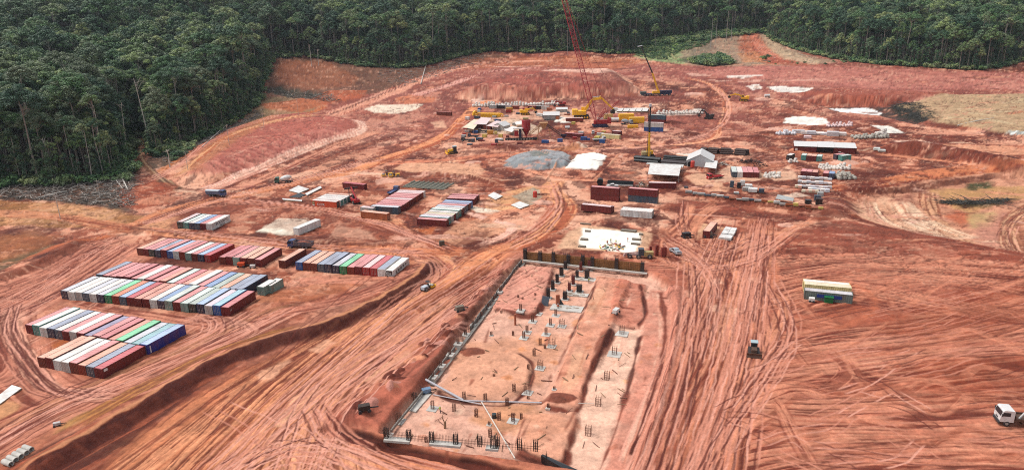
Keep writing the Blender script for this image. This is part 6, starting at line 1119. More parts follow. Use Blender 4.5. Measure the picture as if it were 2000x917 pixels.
def truck(px, py, rz, label, cab, kind='tipper', body=None, sc_=1., cat='truck', load=True, name=None):
    """front towards +x"""
    p = g(px, py); e = empty(name or {'tipper': 'tipper_truck', 'mixer': 'concrete_mixer_truck', 'flat': 'flatbed_truck', 'tarp': 'covered_truck', 'crane': 'crane_truck'}[kind], p, rz, label, cat); e.scale = (sc_,) * 3
    b = MB(); b.box(-4.2, 3.9, -.45, .45, .75, 1.05); [b.box(-4.1 + 1.6 * k, -3.9 + 1.6 * k, -1.1, 1.1, .6, .75) for k in range(5)]; b.obj('chassis', DSTEEL, e)
    b = MB(); b.prism([(2.1, .85), (4.15, .85), (4.25, 1.2), (4.2, 1.9), (3.95, 2.85), (3.7, 3.0), (2.2, 3.0), (2.1, 2.9)], -1.22, 1.22, 'y'); c = b.obj('cab', cab, e)
    MB().add([(4.24, -1.1, 1.95), (4.24, 1.1, 1.95), (4.02, 1.05, 2.75), (4.02, -1.05, 2.75)], [(0, 1, 2, 3)]).obj('windscreen', GLASS, c)
    for s in (-1, 1): MB().box(2.75, 3.9, s * 1.225 - .012, s * 1.225 + .012, 1.95, 2.65).obj('side_window', GLASS, c); MB().box(4.2, 4.27, s * .85 - .2, s * .85 + .2, 1.1, 1.35).obj('headlight', mat('lamp_glass', (.7, .7, .66), .2), c); MB().box(4.0, 4.15, s * 1.38 - .1, s * 1.38 + .1, 2.0, 2.5).obj('mirror', GASK, c)
    MB().box(4.1, 4.38, -1.2, 1.2, .5, .85, .05).obj('bumper', cab if kind != 'crane' else GASK, e)
    wheels(e, [(3.1, -1.02), (3.1, 1.02), (-1.4, -.98), (-1.4, .98), (-2.8, -.98), (-2.8, .98)])
    body = body or cab
    if kind in ('tipper', 'tarp'):
        b = MB(); z0, z1 = 1.15, 2.6
        for s in (-1, 1):
            b.add([(-4.5, s * 1.15, z0), (1.8, s * 1.15, z0), (1.9, s * 1.28, z1), (-4.9, s * 1.28, z1), (-4.5, s * 1.05, z0), (1.8, s * 1.05, z0), (1.9, s * 1.18, z1), (-4.9, s * 1.18, z1)], [(0, 1, 2, 3), (7, 6, 5, 4), (3, 2, 6, 7), (0, 3, 7, 4), (1, 5, 6, 2), (0, 4, 5, 1)])
            for k in range(6): b.box(-4.3 + k * 1.15, -4.15 + k * 1.15, s * 1.22 - .06, s * 1.22 + .06, z0, z1 - .05)
        b.box(1.8, 1.95, -1.2, 1.2, z0, z1 + .25); b.box(-4.7, -4.55, -1.2, 1.2, z0, z1 - .1); b.box(-4.55, 1.8, -1.1, 1.1, z0 - .06, z0 + .02); b.obj('tipper_body', body, e)
        if kind == 'tarp':
            b = MB(); b.prism([(-1.26, 2.62), (1.26, 2.62), (1.2, 2.85), (.5, 3.05), (-.5, 3.05), (-1.2, 2.85)], -4.85, 1.85, 'x'); b.obj('tarpaulin', TARP, e)
        elif load:
            b = MB(); n = 9; vs = [(-4.4 + 6.1 * i / n, -1.08 + 2.16 * j / 5, 1.9 + .9 * math.sin(math.pi * i / n) * math.sin(math.pi * j / 5) + random.uniform(-.06, .06)) for i in range(n + 1) for j in range(6)]; b.add(vs, [(i * 6 + j, (i + 1) * 6 + j, (i + 1) * 6 + j + 1, i * 6 + j + 1) for i in range(n) for j in range(5)]); b.obj('load', SOIL, e)
    elif kind == 'mixer':
        b = MB(); prof = [(.45, -3.4), (.9, -3.0), (1.3, -1.6), (1.32, -.4), (.95, .9), (.5, 1.6)]; n = 14
        vs = [(z, r * math.cos(2 * math.pi * i / n), 2.25 - z * .16 + r * math.sin(2 * math.pi * i / n)) for r, z in prof for i in range(n)]; b.add(vs, [(j * n + i, (j + 1) * n + i, (j + 1) * n + (i + 1) % n, j * n + (i + 1) % n) for j in range(5) for i in range(n)] + [tuple(range(n)), tuple(range(5 * n, 6 * n))[::-1]]); b.obj('drum', body, e)
        b = MB(); [b.bar((-3.6, s * .5, 1.1), (-3.5, s * .3, 2.9), .08, 5) for s in (-1, 1)]; b.add([(-3.9, -.4, 2.9), (-3.1, -.4, 3.2), (-3.1, .4, 3.2), (-3.9, .4, 2.9), (-3.7, 0, 2.3)], [(0, 1, 2, 3), (0, 4, 1), (1, 4, 2), (2, 4, 3), (3, 4, 0)]); b.obj('hopper', body, e)
    elif kind in ('flat', 'crane'):
        b = MB(); b.box(-4.6, 1.9, -1.25, 1.25, 1.1, 1.25); b.box(1.8, 1.9, -1.25, 1.25, 1.25, 2.0); [b.box(-4.6, 1.8, s * 1.22 - .04, s * 1.22 + .04, 1.25, 1.6) for s in (-1, 1)]; b.obj('flatbed', body, e)
    return e
def mini(px, py, rz, label, col, kind='pickup', sc_=1.):
    p = g(px, py); e = empty(kind if kind != 'pickup' else 'pickup_truck', p, rz, label, 'pickup' if kind == 'pickup' else kind); e.scale = (sc_,) * 3
    b = MB(); b.prism([(-2.6, .45), (2.45, .45), (2.6, .75), (2.5, 1.05), (1.35, 1.2), (.75, 1.75), (-.75, 1.8), (-1.0, 1.2), (-2.6, 1.15)], -.9, .9, 'y'); c = b.obj('body', col, e)
    MB().add([(1.34, -.78, 1.23), (1.34, .78, 1.23), (.8, .7, 1.72), (.8, -.7, 1.72)], [(0, 1, 2, 3)]).obj('windscreen', GLASS, c)
    for s in (-1, 1): MB().prism([(-.7, 1.22), (1.1, 1.22), (.7, 1.68), (-.6, 1.7)], s * .905 - .01, s * .905 + .01, 'y').obj('side_window', GLASS, c)
    if kind == 'pickup': MB().box(-2.5, -1.05, -.78, .78, 1.155, 1.175).obj('cargo_bed', GASK, c)
    wheels(e, [(1.7, -.82), (1.7, .82), (-1.6, -.82), (-1.6, .82)], .37, .24); return e
def excavator(px, py, rz, label, col, sc_=1., arm=(5.2, 5.0, 7.6, 2.0), rot2=0., cat='excavator', dark=DSTEEL):
    p = g(px, py); e = empty('excavator', p, rz, label, cat); e.scale = (sc_,) * 3
    for s in (-1, 1):
        b = MB(); b.prism([(-2.2, .35), (-1.9, .05), (1.9, .05), (2.2, .35), (2.1, .75), (1.8, .95), (-1.8, .95), (-2.1, .75)], s * 1.15 - .32, s * 1.15 + .32, 'y'); o = b.obj('track', dark, e)
        b = MB(); [b.wheel(-1.6 + k * .8, s * 1.5, .42, .26, .08, 8) for k in range(5)]; b.obj('track_rollers', col, o)
    b = MB(); b.box(-2.7, 1.2, -1.35, 1.35, 1.15, 2.2, .18); b.box(-2.75, -1.2, -1.3, 1.3, 2.2, 2.6, .15); b.lathe([(.7, .9), (.7, 1.16)], 12); b.obj('house', col, e)
    c = MB().prism([(-.1, 2.2), (1.35, 1.2), (1.45, 1.6), (1.2, 3.0), (-.1, 3.1)], .35, 1.3, 'y').obj('cab', col, e); MB().box(-.05, 1.15, 1.305, 1.325, 1.95, 2.9).obj('side_window', GLASS, c); MB().add([(1.46, .42, 1.65), (1.46, 1.22, 1.65), (1.24, 1.22, 2.92), (1.24, .42, 2.92)], [(0, 1, 2, 3)]).obj('windscreen', GLASS, c)
    ax, az, bx, bz = arm; b = MB()
    def beam(b, P, w0, w1):
        for i in range(len(P) - 1):
            (x0, z0), (x1, z1) = P[i], P[i + 1]; l = math.hypot(x1 - x0, z1 - z0); nx, nz = -(z1 - z0) / l, (x1 - x0) / l; k0 = w0 + (w1 - w0) * i / (len(P) - 1); k1 = w0 + (w1 - w0) * (i + 1) / (len(P) - 1)
            b.prism([(x0 + nx * k0, z0 + nz * k0), (x1 + nx * k1, z1 + nz * k1), (x1 - nx * k1, z1 - nz * k1), (x0 - nx * k0, z0 - nz * k0)], -.24 + .001 * i, .24 - .001 * i, 'y')
    beam(b, [(.6, 1.9), (ax * .55, az * .95), (ax, az)], .38, .28); b.obj('boom', col, e)
    b = MB(); beam(b, [(ax - .5, az + .5), (ax, az), (bx, bz)], .3, .2); b.obj('stick', col, e)
    b = MB(); b.prism([(bx - .1, bz + .2), (bx + .5, bz - .3), (bx + .3, bz - 1.2), (bx - .8, bz - 1.1), (bx - 1.0, bz - .5)], -.6, .6, 'y'); b.obj('bucket', dark, e)
    b = MB(); b.bar((1.0, 0, 1.6), (ax * .5, 0, az * .7), .1, 6); b.bar((ax * .55, .0, az * 1.0 + .3), (ax - .4, 0, az + .55), .09, 6); b.obj('hydraulic_rams', STEEL, e); return e
def roller(px, py, rz, label, col, sc_=1., cover=None):
    p = g(px, py); e = empty('road_roller', p, rz, label, 'road roller'); e.scale = (sc_,) * 3
    b = MB(); b.wheel(1.9, 0, .75, .75, 2.1, 20); b.obj('drum', mat('drum_steel', lin(170, 160, 150), .4, .6), e); b = MB(); [b.box(.9, 2.9, s * 1.18 - .1, s * 1.18 + .1, .55, .95) for s in (-1, 1)]; b.box(2.75, 2.95, -1.2, 1.2, .5, 1.15); b.box(.6, 1.0, -1.2, 1.2, .6, 1.2); b.obj('drum_frame', col, e)
    b = MB(); b.box(-2.5, -.2, -.8, .8, .75, 1.7, .15); b.obj('engine_cover', cover or col, e); b = MB(); b.box(-.2, .9, -.75, .75, .7, 1.25); [b.bar((x, y, 1.2), (x, y, 2.7), .05, 5) for x in (-.15, .85) for y in (-.7, .7)]; b.box(-.3, 1.0, -.85, .85, 2.7, 2.8); b.obj('canopy', DSTEEL, e)
    MB().box(0, .6, -.4, .4, 1.25, 1.9, .08).obj('seat', GASK, e); wheels(e, [(-1.6, -.95), (-1.6, .95)], .72, .45); return e
def dozer(px, py, rz, label, col, sc_=1., blade=True):
    p = g(px, py); e = empty('bulldozer', p, rz, label, 'bulldozer'); e.scale = (sc_,) * 3
    for s in (-1, 1): MB().prism([(-1.8, .5), (-1.5, .05), (1.3, .05), (1.7, .45), (1.3, .95), (-1.5, 1.1)], s * 1.0 - .28, s * 1.0 + .28, 'y').obj('track', DSTEEL, e)
    MB().box(-.2, 1.7, -.62, .62, .7, 1.75, .1).obj('engine_cover', col, e); c = MB().box(-1.5, -.2, -.72, .72, .9, 2.7, .08).obj('cab', GASK, e); MB().box(-1.65, -.05, -.85, .85, 2.7, 2.82).obj('cab_roof', mat('pale_blue_grey', lin(176, 196, 200), .5), c); b = MB(); b.box(-.19, -.17, -.6, .6, 1.8, 2.6); b.box(-1.3, -.4, .725, .74, 1.6, 2.5); b.box(-1.3, -.4, -.74, -.725, 1.6, 2.5); b.obj('windows', GLASS, c)
    if blade: b = MB(); b.prism([(2.3, .1), (2.5, .15), (2.35, .7), (2.55, 1.3), (2.4, 1.3), (2.2, .7)], -1.7, 1.7, 'y'); [b.bar((0, s * 1.25, .5), (2.3, s * 1.2, .5), .09, 5) for s in (-1, 1)]; b.obj('blade', col, e)
    return e
def lattice(mb, a, b_, w_, n, r=.09, wend=None):
    a, b_ = Vector(a), Vector(b_); d = (b_ - a).normalized(); sx = d.cross(Vector((0, 1, 0))).normalized(); sy = d.cross(sx).normalized(); pts = []
    for i in range(n + 1):
        k = i / n; w2 = w_ / 2 * min(1, .35 + k * 8, .35 + (1 - k) * 8); c = a + (b_ - a) * k; pts.append([c + sx * u * w2 + sy * v * w2 for u, v in ((-1, -1), (1, -1), (1, 1), (-1, 1))])
    for i in range(n):
        for q in range(4):
            mb.bar(pts[i][q], pts[i + 1][q], r, 5, cap=False); mb.bar(pts[i][q], pts[i + 1][(q + 1) % 4] if i % 2 else pts[i + 1][(q - 1) % 4], r * .55, 4, cap=False)
            if i: mb.bar(pts[i][q], pts[i][(q + 1) % 4], r * .5, 4, cap=False)
    return mb
# the tall red crawler crane
p = g(1172, 247); e = empty('crawler_crane', p, 0, 'tall red crawler crane whose lattice boom rises out of the picture', 'crane')
for s in (-1, 1): MB().prism([(-5.2, .7), (-4.6, .1), (4.6, .1), (5.2, .7), (4.6, 1.5), (-4.6, 1.5)], s * 3.0 - .6, s * 3.0 + .6, 'y').obj('track', NAVY, e)
MB().box(-3, 3, -2.4, 2.4, 1.0, 1.9).obj('undercarriage', NAVY, e); MB().box(-3.4, 5.2, -1.7, 1.7, 2.0, 4.4, .25).obj('house', REDP, e); MB().box(5.25, 7.2, -2.4, 2.4, 2.2, 5.6, .2).obj('counterweight', REDP, e); c = MB().box(-4.6, -2.9, -2.6, -1.2, 2.0, 4.3, .2).obj('cab', REDP, e); MB().box(-4.62, -4.6, -2.4, -1.4, 2.8, 4.1).obj('cab_window', GLASS, c)
foot = Vector((-3.0, 0, 3.2)); tip = foot + Vector((-.262, 0, .965)) * 104; lattice(MB(), foot, tip, 2.7, 52, .15).obj('boom', mat('crane_red', lin(196, 60, 74), .45, var=.1), e)
gan = Vector((3.5, 0, 12)); b = MB(); lattice(b, Vector((-1.5, 0, 4.4)), gan, 1.2, 7, .09); b.obj('mast', REDP, e); b = MB(); [b.bar(gan, Vector((5.6, s * .8, 5.6)), .12, 5) for s in (-1, 1)]; [b.bar(gan + Vector((0, s * .4, 0)), tip + Vector((0, s * .6, -1)), .09, 4) for s in (-1, 1)]; b.obj('pendant_lines', REDP, e)
jt = foot + (tip - foot) * .55; b = MB(); b.bar(Vector((7.0, 0, 26)), jt + Vector((2, 0, 4)), .1, 4); b.bar(Vector((7.0, 0, 26)), Vector((4, 0, 5)), .07, 4); b.obj('hoist_ropes', DSTEEL, e)
lattice(MB(), Vector((-2, .2, 4.2)), Vector((13, 3.0, 16.5)), 1.0, 10, .1).obj('jib_strut', REDP, e)
# telescopic crane
p = g(1281, 187); e = empty('mobile_crane', p, 0, 'mobile crane with a long telescopic boom leaning left, yellow below and dark above', 'crane'); b = MB(); b.box(-12, 12, -1.6, 1.6, 1.0, 2.0); b.box(3, 13, -1.6, 1.6, 2.0, 4.2, .2); b.obj('carrier', NAVY, e); MB().box(-13, -8, -1.5, 1.5, 1.6, 3.6, .3).obj('cab', mat('dirty_green_grey', lin(84, 96, 92), .6), e); wheels(e, [(x, y) for x in (-11, -7, -3, 3, 7, 11) for y in (-1.4, 1.4)], .8, .5)
b = MB(); b.box(-3, 3, -1.5, 1.5, 2.0, 3.8, .2); b.obj('turntable', YEL, e); q0, q1, q2 = Vector((2, 0, 3.2)), Vector((-3.6, 0, 18.5)), Vector((-13.8, 0, 40)); b = MB(); b.bar(q0, q1, .95, 4, .85); b.obj('boom_base', YEL, e); b = MB(); m_ = q1 + (q2 - q1) * .5; b.bar(q1, m_, .7, 4, .62); b.bar(m_, q2, .55, 4, .42); b.obj('boom_extension', DSTEEL, e); b = MB(); b.bar(q2 - Vector((2.5, 0, .4)), q2 + Vector((1.2, 0, .2)), .4, 5); b.obj('boom_head', TARP, e)
# piling rig
p = g(1266, 306); e = empty('piling_rig', p, R(-5), 'piling rig with a tall vertical mast, yellow below and dark above', 'piling rig')
for s in (-1, 1): MB().prism([(-3.6, .5), (-3.2, .05), (3.2, .05), (3.6, .5), (3.2, 1.1), (-3.2, 1.1)], s * 1.7 - .4, s * 1.7 + .4, 'y').obj('track', DSTEEL, e)
MB().box(-3.6, 1.2, -1.5, 1.5, 1.2, 2.9, .2).obj('house', mat('dirty_cream', lin(190, 170, 120), .6, var=.3), e); MB().box(1.3, 2.6, .3, 1.5, 1.3, 3.2, .1).obj('cab', YEL, e); b = MB(); b.box(-.45, .45, -2.6, -1.7, .2, 13.5); b.obj('lower_mast', YEL, e); b = MB(); b.box(-.36, .36, -2.5, -1.8, 13.5, 27); b.bar((-.8, -2.2, 1), (-.8, -2.2, 26), .16, 6); b.obj('upper_mast', DSTEEL, e); b = MB(); b.box(-.7, .5, -2.9, -1.6, 27, 28.4, .1); b.obj('mast_head', TARP, e); b = MB(); [b.bar((s * 1.0, -.5, 2.8), (s * .3, -1.8, 10), .16, 6) for s in (-1, 1)]; b.obj('mast_struts', YEL, e)
# earth movers
excavator(1136, 231, R(-4), 'large yellow excavator with a high arched arm beside the red crane', YEL, 2.5, (5.6, 5.6, 9.0, 2.4)); excavator(1452, 197, R(165), 'yellow excavator alone on the red ground right of the winding road', YEL, 1.5, (4.6, 3.4, 7.4, 2.6)); excavator(1384, 232, R(150), 'dark excavator by the small heap inside the bend of the winding road', DSTEEL, 1.3, (4.0, 4.2, 5.4, 2.0))
excavator(1026, 224, R(5), 'yellow and dark excavator behind the red silo', YEL, 1.5, (4.0, 3.0, 5.5, 1.6)); excavator(1097, 207, R(190), 'small red excavator far behind the yellow one', REDP, 1.2, (4.0, 3.0, 5.0, 1.2))
dozer(884, 300, R(200), 'yellow grader crossing the dirt road left of the gravel heap', YEL, 1.5); dozer(1472, 690, R(-106), 'dark bulldozer with a pale blue roof driving along the tracks right of the excavation', mat('dirty_dark2', lin(96, 70, 56), .7, var=.3), 1.0)
roller(835, 565, R(55), 'yellow road roller with a white engine cover on the main haul road', YEL, .9, TARP); roller(757, 344, R(190), 'left of the two yellow rollers parked together', YEL, 1.0); roller(771, 345.5, R(190), 'right of the two yellow rollers parked together', YEL, 1.0)
# trucks
truck(587, 484, R(168), 'blue tipper truck loaded with earth on the road behind the container rows', BLUEP, 'tipper', mat('tipper_grey', lin(110, 104, 112), .6, var=.2, tint=(DUST, .6))); truck(424, 383, R(-12), 'blue covered truck driving on the road at the left', BLUEP, 'tarp', mat('tarp_side', lin(120, 128, 150), .6)); truck(555, 357, R(190), 'white and green concrete mixer truck on the road above the left stores', GRN_, 'mixer', WHP)
truck(769, 377, R(70), 'dark blue truck at the far end of the pink roofed block', BLUEP, 'flat', BLUEP, .9); truck(1396, 349, R(200), 'red flatbed truck in front of the small white roofed shed', REDP, 'flat', REDP, .95); truck(913, 276, R(170), 'dark truck at the left end of the plant yard, the nearer one', mat('dirty_grey2', lin(80, 78, 76), .6), 'flat', None, .9); truck(924, 268, R(170), 'dark truck at the left end of the plant yard, the farther one', mat('dirty_navy', lin(60, 70, 84), .6), 'flat', None, .8); truck(945, 259, R(175), 'long dark trailer truck parked in the middle of the plant yard', mat('dirty_grey2', lin(80, 78, 76)), 'flat', None, .9); truck(974, 252, R(178), 'dark green truck beside the small yellow tank', mat('deep_green', lin(36, 60, 50), .6), 'tarp', mat('deep_green', lin(36, 60, 50)), .9)
truck(1166, 262, R(180), 'small pale truck left of the cream container', WHP, 'flat', REDP, .8); truck(1171, 275, R(8), 'white truck in front of the cream container', WHP, 'flat', None, .9); truck(1224, 243, R(10), 'grey concrete truck before the yellow generators', mat('pale_grey', lin(170, 176, 180), .5), 'mixer', mat('pale_grey', lin(170, 176, 180)), 1.)
mini(1319, 494, R(108), 'silver pickup parked beside the tracks right of the white slab', mat('silver_paint', lin(200, 206, 210), .3, .3)); mini(1196, 366, R(180), 'pale car behind the left central stack', WHP, 'car'); 
# crane truck cut by the right edge
e = truck(1985, 828, R(168), 'white crane truck cut off by the right edge of the picture', WHP, 'crane', mat('dirty_dark2', lin(96, 70, 56)), 1.12); e.location.x += 1.3
b = MB(); b.bar((1.0, .4, 1.3), (-.6, .4, 4.2), .16, 6); b.obj('crane_arm', WHP, e); b = MB(); b.box(-2.2, 0, .0, .9, 4.2, 5.0, .15); b.box(-1.9, -.5, .1, .8, 5.2, 6.0, .15); b.obj('crane_housing', WHP, e); b = MB(); b.bar((-.2, .4, 4.6), (-5, .4, 7.5), .2, 6); b.obj('crane_boom', WHP, e); MB().box(4.29, 4.31, -.35, .35, 1.25, 1.45).obj('badge', GASK, e)
# reach stacker
p = g(693, 396); e = empty('reach_stacker', p, R(120), 'red reach stacker with a raised black mast beside the white roofed containers', 'reach stacker'); b = MB(); b.box(-3.2, 3.0, -1.3, 1.3, .9, 2.1, .15); b.obj('body', REDP, e); MB().box(-.8, .8, -.7, .7, 2.1, 3.5, .1).obj('cab', GASK, e); b = MB(); b.bar((-2.6, 0, 2.4), (3.6, 0, 6.2), .38, 4); b.obj('boom', REDP, e); b = MB(); [b.box(3.2, 3.5, s * 1.1 - .12, s * 1.1 + .12, .3, 6.2) for s in (-1, 1)]; b.box(3.2, 3.6, -3.0, 3.0, 5.6, 6.1); b.obj('spreader', DSTEEL, e); wheels(e, [(2.2, -1.5), (2.2, 1.5), (-2.3, -1.3), (-2.3, 1.3)], .85, .6)
# machine drilling beside the white slab
p = g(1250, 503); e = empty('backhoe_loader', p, R(175), 'dirty yellow loader with a dark cab between the white slab and the excavation', 'loader'); b = MB(); b.box(-4.2, -1.2, -1.0, 1.0, .8, 2.2, .15); b.obj('engine_cover', mat('dirty_yellow', lin(176, 150, 96), .7, var=.3), e); MB().box(-1.2, .6, -.95, .95, .9, 3.2, .1).obj('cab', mat('cab_dark', lin(64, 74, 84), .4), e); b = MB(); b.box(.6, 3.6, -.5, .5, .8, 1.5); b.bar((.6, 0, 2), (4.6, 0, 1.6), .2, 5); b.bar((4.6, 0, 1.6), (5.2, 0, .5), .5, 6); b.obj('front_arm', mat('dirty_pink', lin(200, 160, 150), .7), e); wheels(e, [(-3, -1.1), (-3, 1.1), (.6, -1.1), (.6, 1.1), (3.4, -.8), (3.4, .8)], .75, .5)
for i, (x, y) in enumerate(((1282, 499), (1296, 501), (1270, 496))): p = g(x, y); e = empty('steel_column', p, .2, ['tall rust red column standing right of the dirty loader', 'rust red column right of the tall one, wider', 'thin rust red post just behind the dirty loader'][i], 'column'); b = MB(); w_ = (.5, .8, .3)[i]; b.box(-w_, w_, -.1, .1, 0, (3.6, 3.2, 2.8)[i]); b.box(-w_ - .08, -w_ + .08, -.4, .4, 0, (3.6, 3.2, 2.8)[i]); b.box(w_ - .08, w_ + .08, -.4, .4, 0, (3.6, 3.2, 2.8)[i]); b.obj('column_shaft', mat('rust_red', lin(150, 66, 56), .6), e)
# ------------------------------------------------------------------ plant yard
p = g(1028, 271); e = empty('cement_silo', p, 0, 'red cement silo with a cone foot standing on legs in the plant yard', 'silo'); b = MB(); b.lathe([(.4, 1.8), (2.7, 6.2), (2.7, 11.6), (2.5, 11.9)], 20); b.obj('tank', mat('silo_red', lin(168, 26, 42), .5, var=.15, streak=.2, tint=(DUST, .3)), e); b = MB(); [b.bar((2.3 * c_, 2.3 * s_, -.2), (2.5 * c_, 2.5 * s_, 6.2), .14, 6) for c_, s_ in ((1, 0), (0, 1), (-1, 0), (0, -1))]; b.obj('legs', REDP, e); MB().box(-2, 1.5, -1.3, 1.3, 12, 13.2, .1).obj('filter_box', mat('dirty_cream', lin(226, 196, 176), .7), e)
p = g(1012, 272); e = empty('batching_tower', p, 0, 'white and red batching tower left of the red silo', 'batching plant'); b = MB(); [b.bar((x, y, 0), (x, y, 7), .14, 5) for x in (-2.5, 2.5) for y in (-1.5, 1.5)]; b.obj('legs', STEEL, e); MB().box(-3.2, 3.2, -2, 2, 6.8, 7.1).obj('platform_roof', paint('white'), e); MB().box(-2.2, .2, -1.4, 1.4, 2.2, 5.4, .15).obj('mixer_box', REDP, e); MB().box(.6, 2.2, -1, 1, .4, 6.2, .1).obj('weigh_hopper', NAVY, e)
MB().box(-8, 12, -3.2, -2.2, 0, 1.4).obj('dark_wall', DSTEEL, e); b = MB(); [b.box(-7 + k * 1.7, -6.2 + k * 1.7, -4, -3.3, 0, .8) for k in range(10)]; b.obj('blocks', CONCD, e)
p = g(1062, 272); e = empty('aggregate_plant', p, 0, 'tan hopper tower with a long conveyor sloping down to the right', 'batching plant'); TANM = mat('tan_paint', lin(200, 150, 100), .6, var=.2)
b = MB(); [b.bar((x, y, -.2), (x * .7, y * .7, 8), .16, 5) for x in (-4, 4.4) for y in (-2, 2)]; b.bar((0, -2, 0), (-3, 0, 8), .12, 5); b.obj('legs', TANM, e); MB().add([(-2.6, -1.8, 10.4), (2.6, -1.8, 10.4), (2.6, 1.8, 10.4), (-2.6, 1.8, 10.4), (-.8, -.6, 6.6), (.8, -.6, 6.6), (.8, .6, 6.6), (-.8, .6, 6.6)], [(0, 1, 5, 4), (1, 2, 6, 5), (2, 3, 7, 6), (3, 0, 4, 7), (4, 5, 6, 7), (0, 3, 2, 1)]).obj('hopper', TANM, e)
b = MB(); lattice(b, (1, 0, 9.6), (12.5, 0, 1.2), 1.1, 12, .12); b.obj('conveyor', DSTEEL, e); b = MB(); lattice(b, (-1, 0, 9.6), (-9.5, -1, 3), 1.0, 9, .1); b.obj('screw_conveyor', TANM, e); MB().add([(10.5, -1.6, 2.6), (14, -1.6, 2.6), (14, 1.6, 2.6), (10.5, 1.6, 2.6), (11.6, -.8, .6), (13, -.8, .6), (13, .8, .6), (11.6, .8, .6)], [(0, 1, 5, 4), (1, 2, 6, 5), (2, 3, 7, 6), (3, 0, 4, 7), (4, 5, 6, 7)]).obj('feed_hopper', NAVY, e)
def gable(px, py, rz, L, W_, hw, hr, label, roofm, wallm, name='tent', cat='tent', open_=False):
    p = g(px, py); e = empty(name, p, rz, label, cat); b = MB(); o_ = .4
    for s in (-1, 1): b.add([(-L / 2 - o_, s * (W_ / 2 + o_), hw), (L / 2 + o_, s * (W_ / 2 + o_), hw), (L / 2 + o_, 0, hr), (-L / 2 - o_, 0, hr), (-L / 2 - o_, s * (W_ / 2 + o_), hw + .12), (L / 2 + o_, s * (W_ / 2 + o_), hw + .12), (L / 2 + o_, 0, hr + .12), (-L / 2 - o_, 0, hr + .12)], [(0, 1, 2, 3), (7, 6, 5, 4), (0, 4, 5, 1), (1, 5, 6, 2), (3, 7, 4, 0)])
    b.obj('roof', roofm, e); b = MB(); b.box(-L / 2, L / 2, -W_ / 2, -W_ / 2 + .1, 0, hw); b.box(-L / 2, L / 2, W_ / 2 - .1, W_ / 2, 0, hw)
    for s in (-1, 1): b.prism([(-W_ / 2 + .11, 0), (W_ / 2 - .11, 0), (W_ / 2 - .11, hw), (0, hr - .05), (-W_ / 2 + .11, hw)], s * L / 2 - .05, s * L / 2 + .05, 'x')
    b.obj('walls', wallm, e); return e
gable(1368, 320, R(72), 15, 12.5, 3.0, 6.4, 'large white gabled storage tent right of the black pipes', WHP, mat('grey_wall', lin(206, 210, 210), .6, var=.1)); gable(980, 252, R(60), 9, 8, 2.6, 4.8, 'white tent roof in the middle of the plant yard', WHP, paint('lightgrey')); gable(1077, 231, R(-5), 11, 7, 2.6, 4.6, 'white tent beside the grey container behind the red silo', WHP, paint('grey')); gable(1097, 218, R(0), 8, 5, 2, 3.2, 'small white tent far behind the red silo', WHP, paint('grey'))
for i, (P, c) in enumerate((([(925, 252), (940, 236), (960, 238), (950, 253)], 'palepink'), ([(950, 255), (970, 243), (985, 245), (972, 258)], 'palepink'), ([(905, 258), (926, 240), (940, 242), (925, 262)], 'creamtop'), ([(985, 262), (1000, 254), (1010, 256), (1000, 266)], 'white'), ([(1005, 246), (1018, 243), (1024, 250), (1008, 252)], 'white'))):
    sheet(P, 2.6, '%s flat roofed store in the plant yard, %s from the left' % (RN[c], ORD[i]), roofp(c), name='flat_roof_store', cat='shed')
def tank(px, py, rz, L, r, label, m, cat='tank', box=False):
    p = g(px, py); e = empty('storage_tank' if not box else 'generator', p, rz, label, cat); b = MB()
    if box: b.box(-L / 2, L / 2, -r, r, .3, .3 + 2 * r, .2); [b.box(-L / 2 + .4 + k, -L / 2 + 1.1 + k, -r - .04, -r, .8, 1.6) for k in range(int(L) - 1)]; b.obj('housing', m, e); MB().box(-L / 2 - .1, L / 2 + .1, -r * .8, r * .8, 0, .3).obj('skid', DSTEEL, e)
    else:
        b.bar((-L / 2, 0, r + .3), (L / 2, 0, r + .3), r, 16); b.obj('shell', m, e); b = MB(); [b.box(x - .2, x + .2, -r * .8, r * .8, 0, .7) for x in (-L / 3, L / 3)]; b.obj('cradles', DSTEEL, e)
    return e
tank(1223, 234, 0, 10.5, 1.9, 'left yellow generator housing behind the grey concrete truck', YEL, 'generator', True); tank(1243, 240, R(-3), 10.5, 1.8, 'right yellow generator housing behind the grey concrete truck', YEL, 'generator', True); tank(1188, 232, 0, 6, 1.5, 'pale yellow generator behind the red crane house', mat('pale_yellow', lin(226, 190, 120), .6), 'generator', True); tank(1200, 238, 0, 6, 1.3, 'white tank right of the red crane', WHP); tank(958, 262, 0, 4, 1.1, 'small orange yellow tank in the plant yard', mat('tank_orange', lin(214, 150, 50), .5), 'tank', True)
tank(1236, 250, 0, 7, .9, 'low yellow machine frame in front of the generators', YEL, 'generator', True); tank(1108, 248 + 4, 0, 3, .9, 'small white tank left of the crane tracks', WHP)
e = tank(995, 219, 0, 5, 1.6, 'orange and maroon drum left of the yellow excavator', mat('tank_orange', lin(214, 150, 50), .5), 'tank', True)
p = g(955, 228); e = empty('boom_section', p, R(-14), 'large yellow crane boom section lying behind the plant yard', 'boom section'); lattice(MB(), (-10, 0, 1.4), (11, 0, 1.2), 2.6, 10, .24).obj('lattice_frame', YEL, e); MB().box(-6, 9, -1.2, 1.2, .5, 2.0, .3).obj('casing', YEL, e); p = g(928, 225); e = empty('boom_head_section', p, .4, 'small yellow boom head lying left of the big yellow section', 'boom section'); b = MB(); b.prism([(-2, 0), (2.2, 0), (1.6, 2.6), (0, 3.6), (-1.6, 2.2)], -1, 1, 'y'); b.obj('head_frame', YEL, e); MB().box(.2, 1.2, -1.02, 1.02, 1, 2).obj('opening', DSTEEL, e)
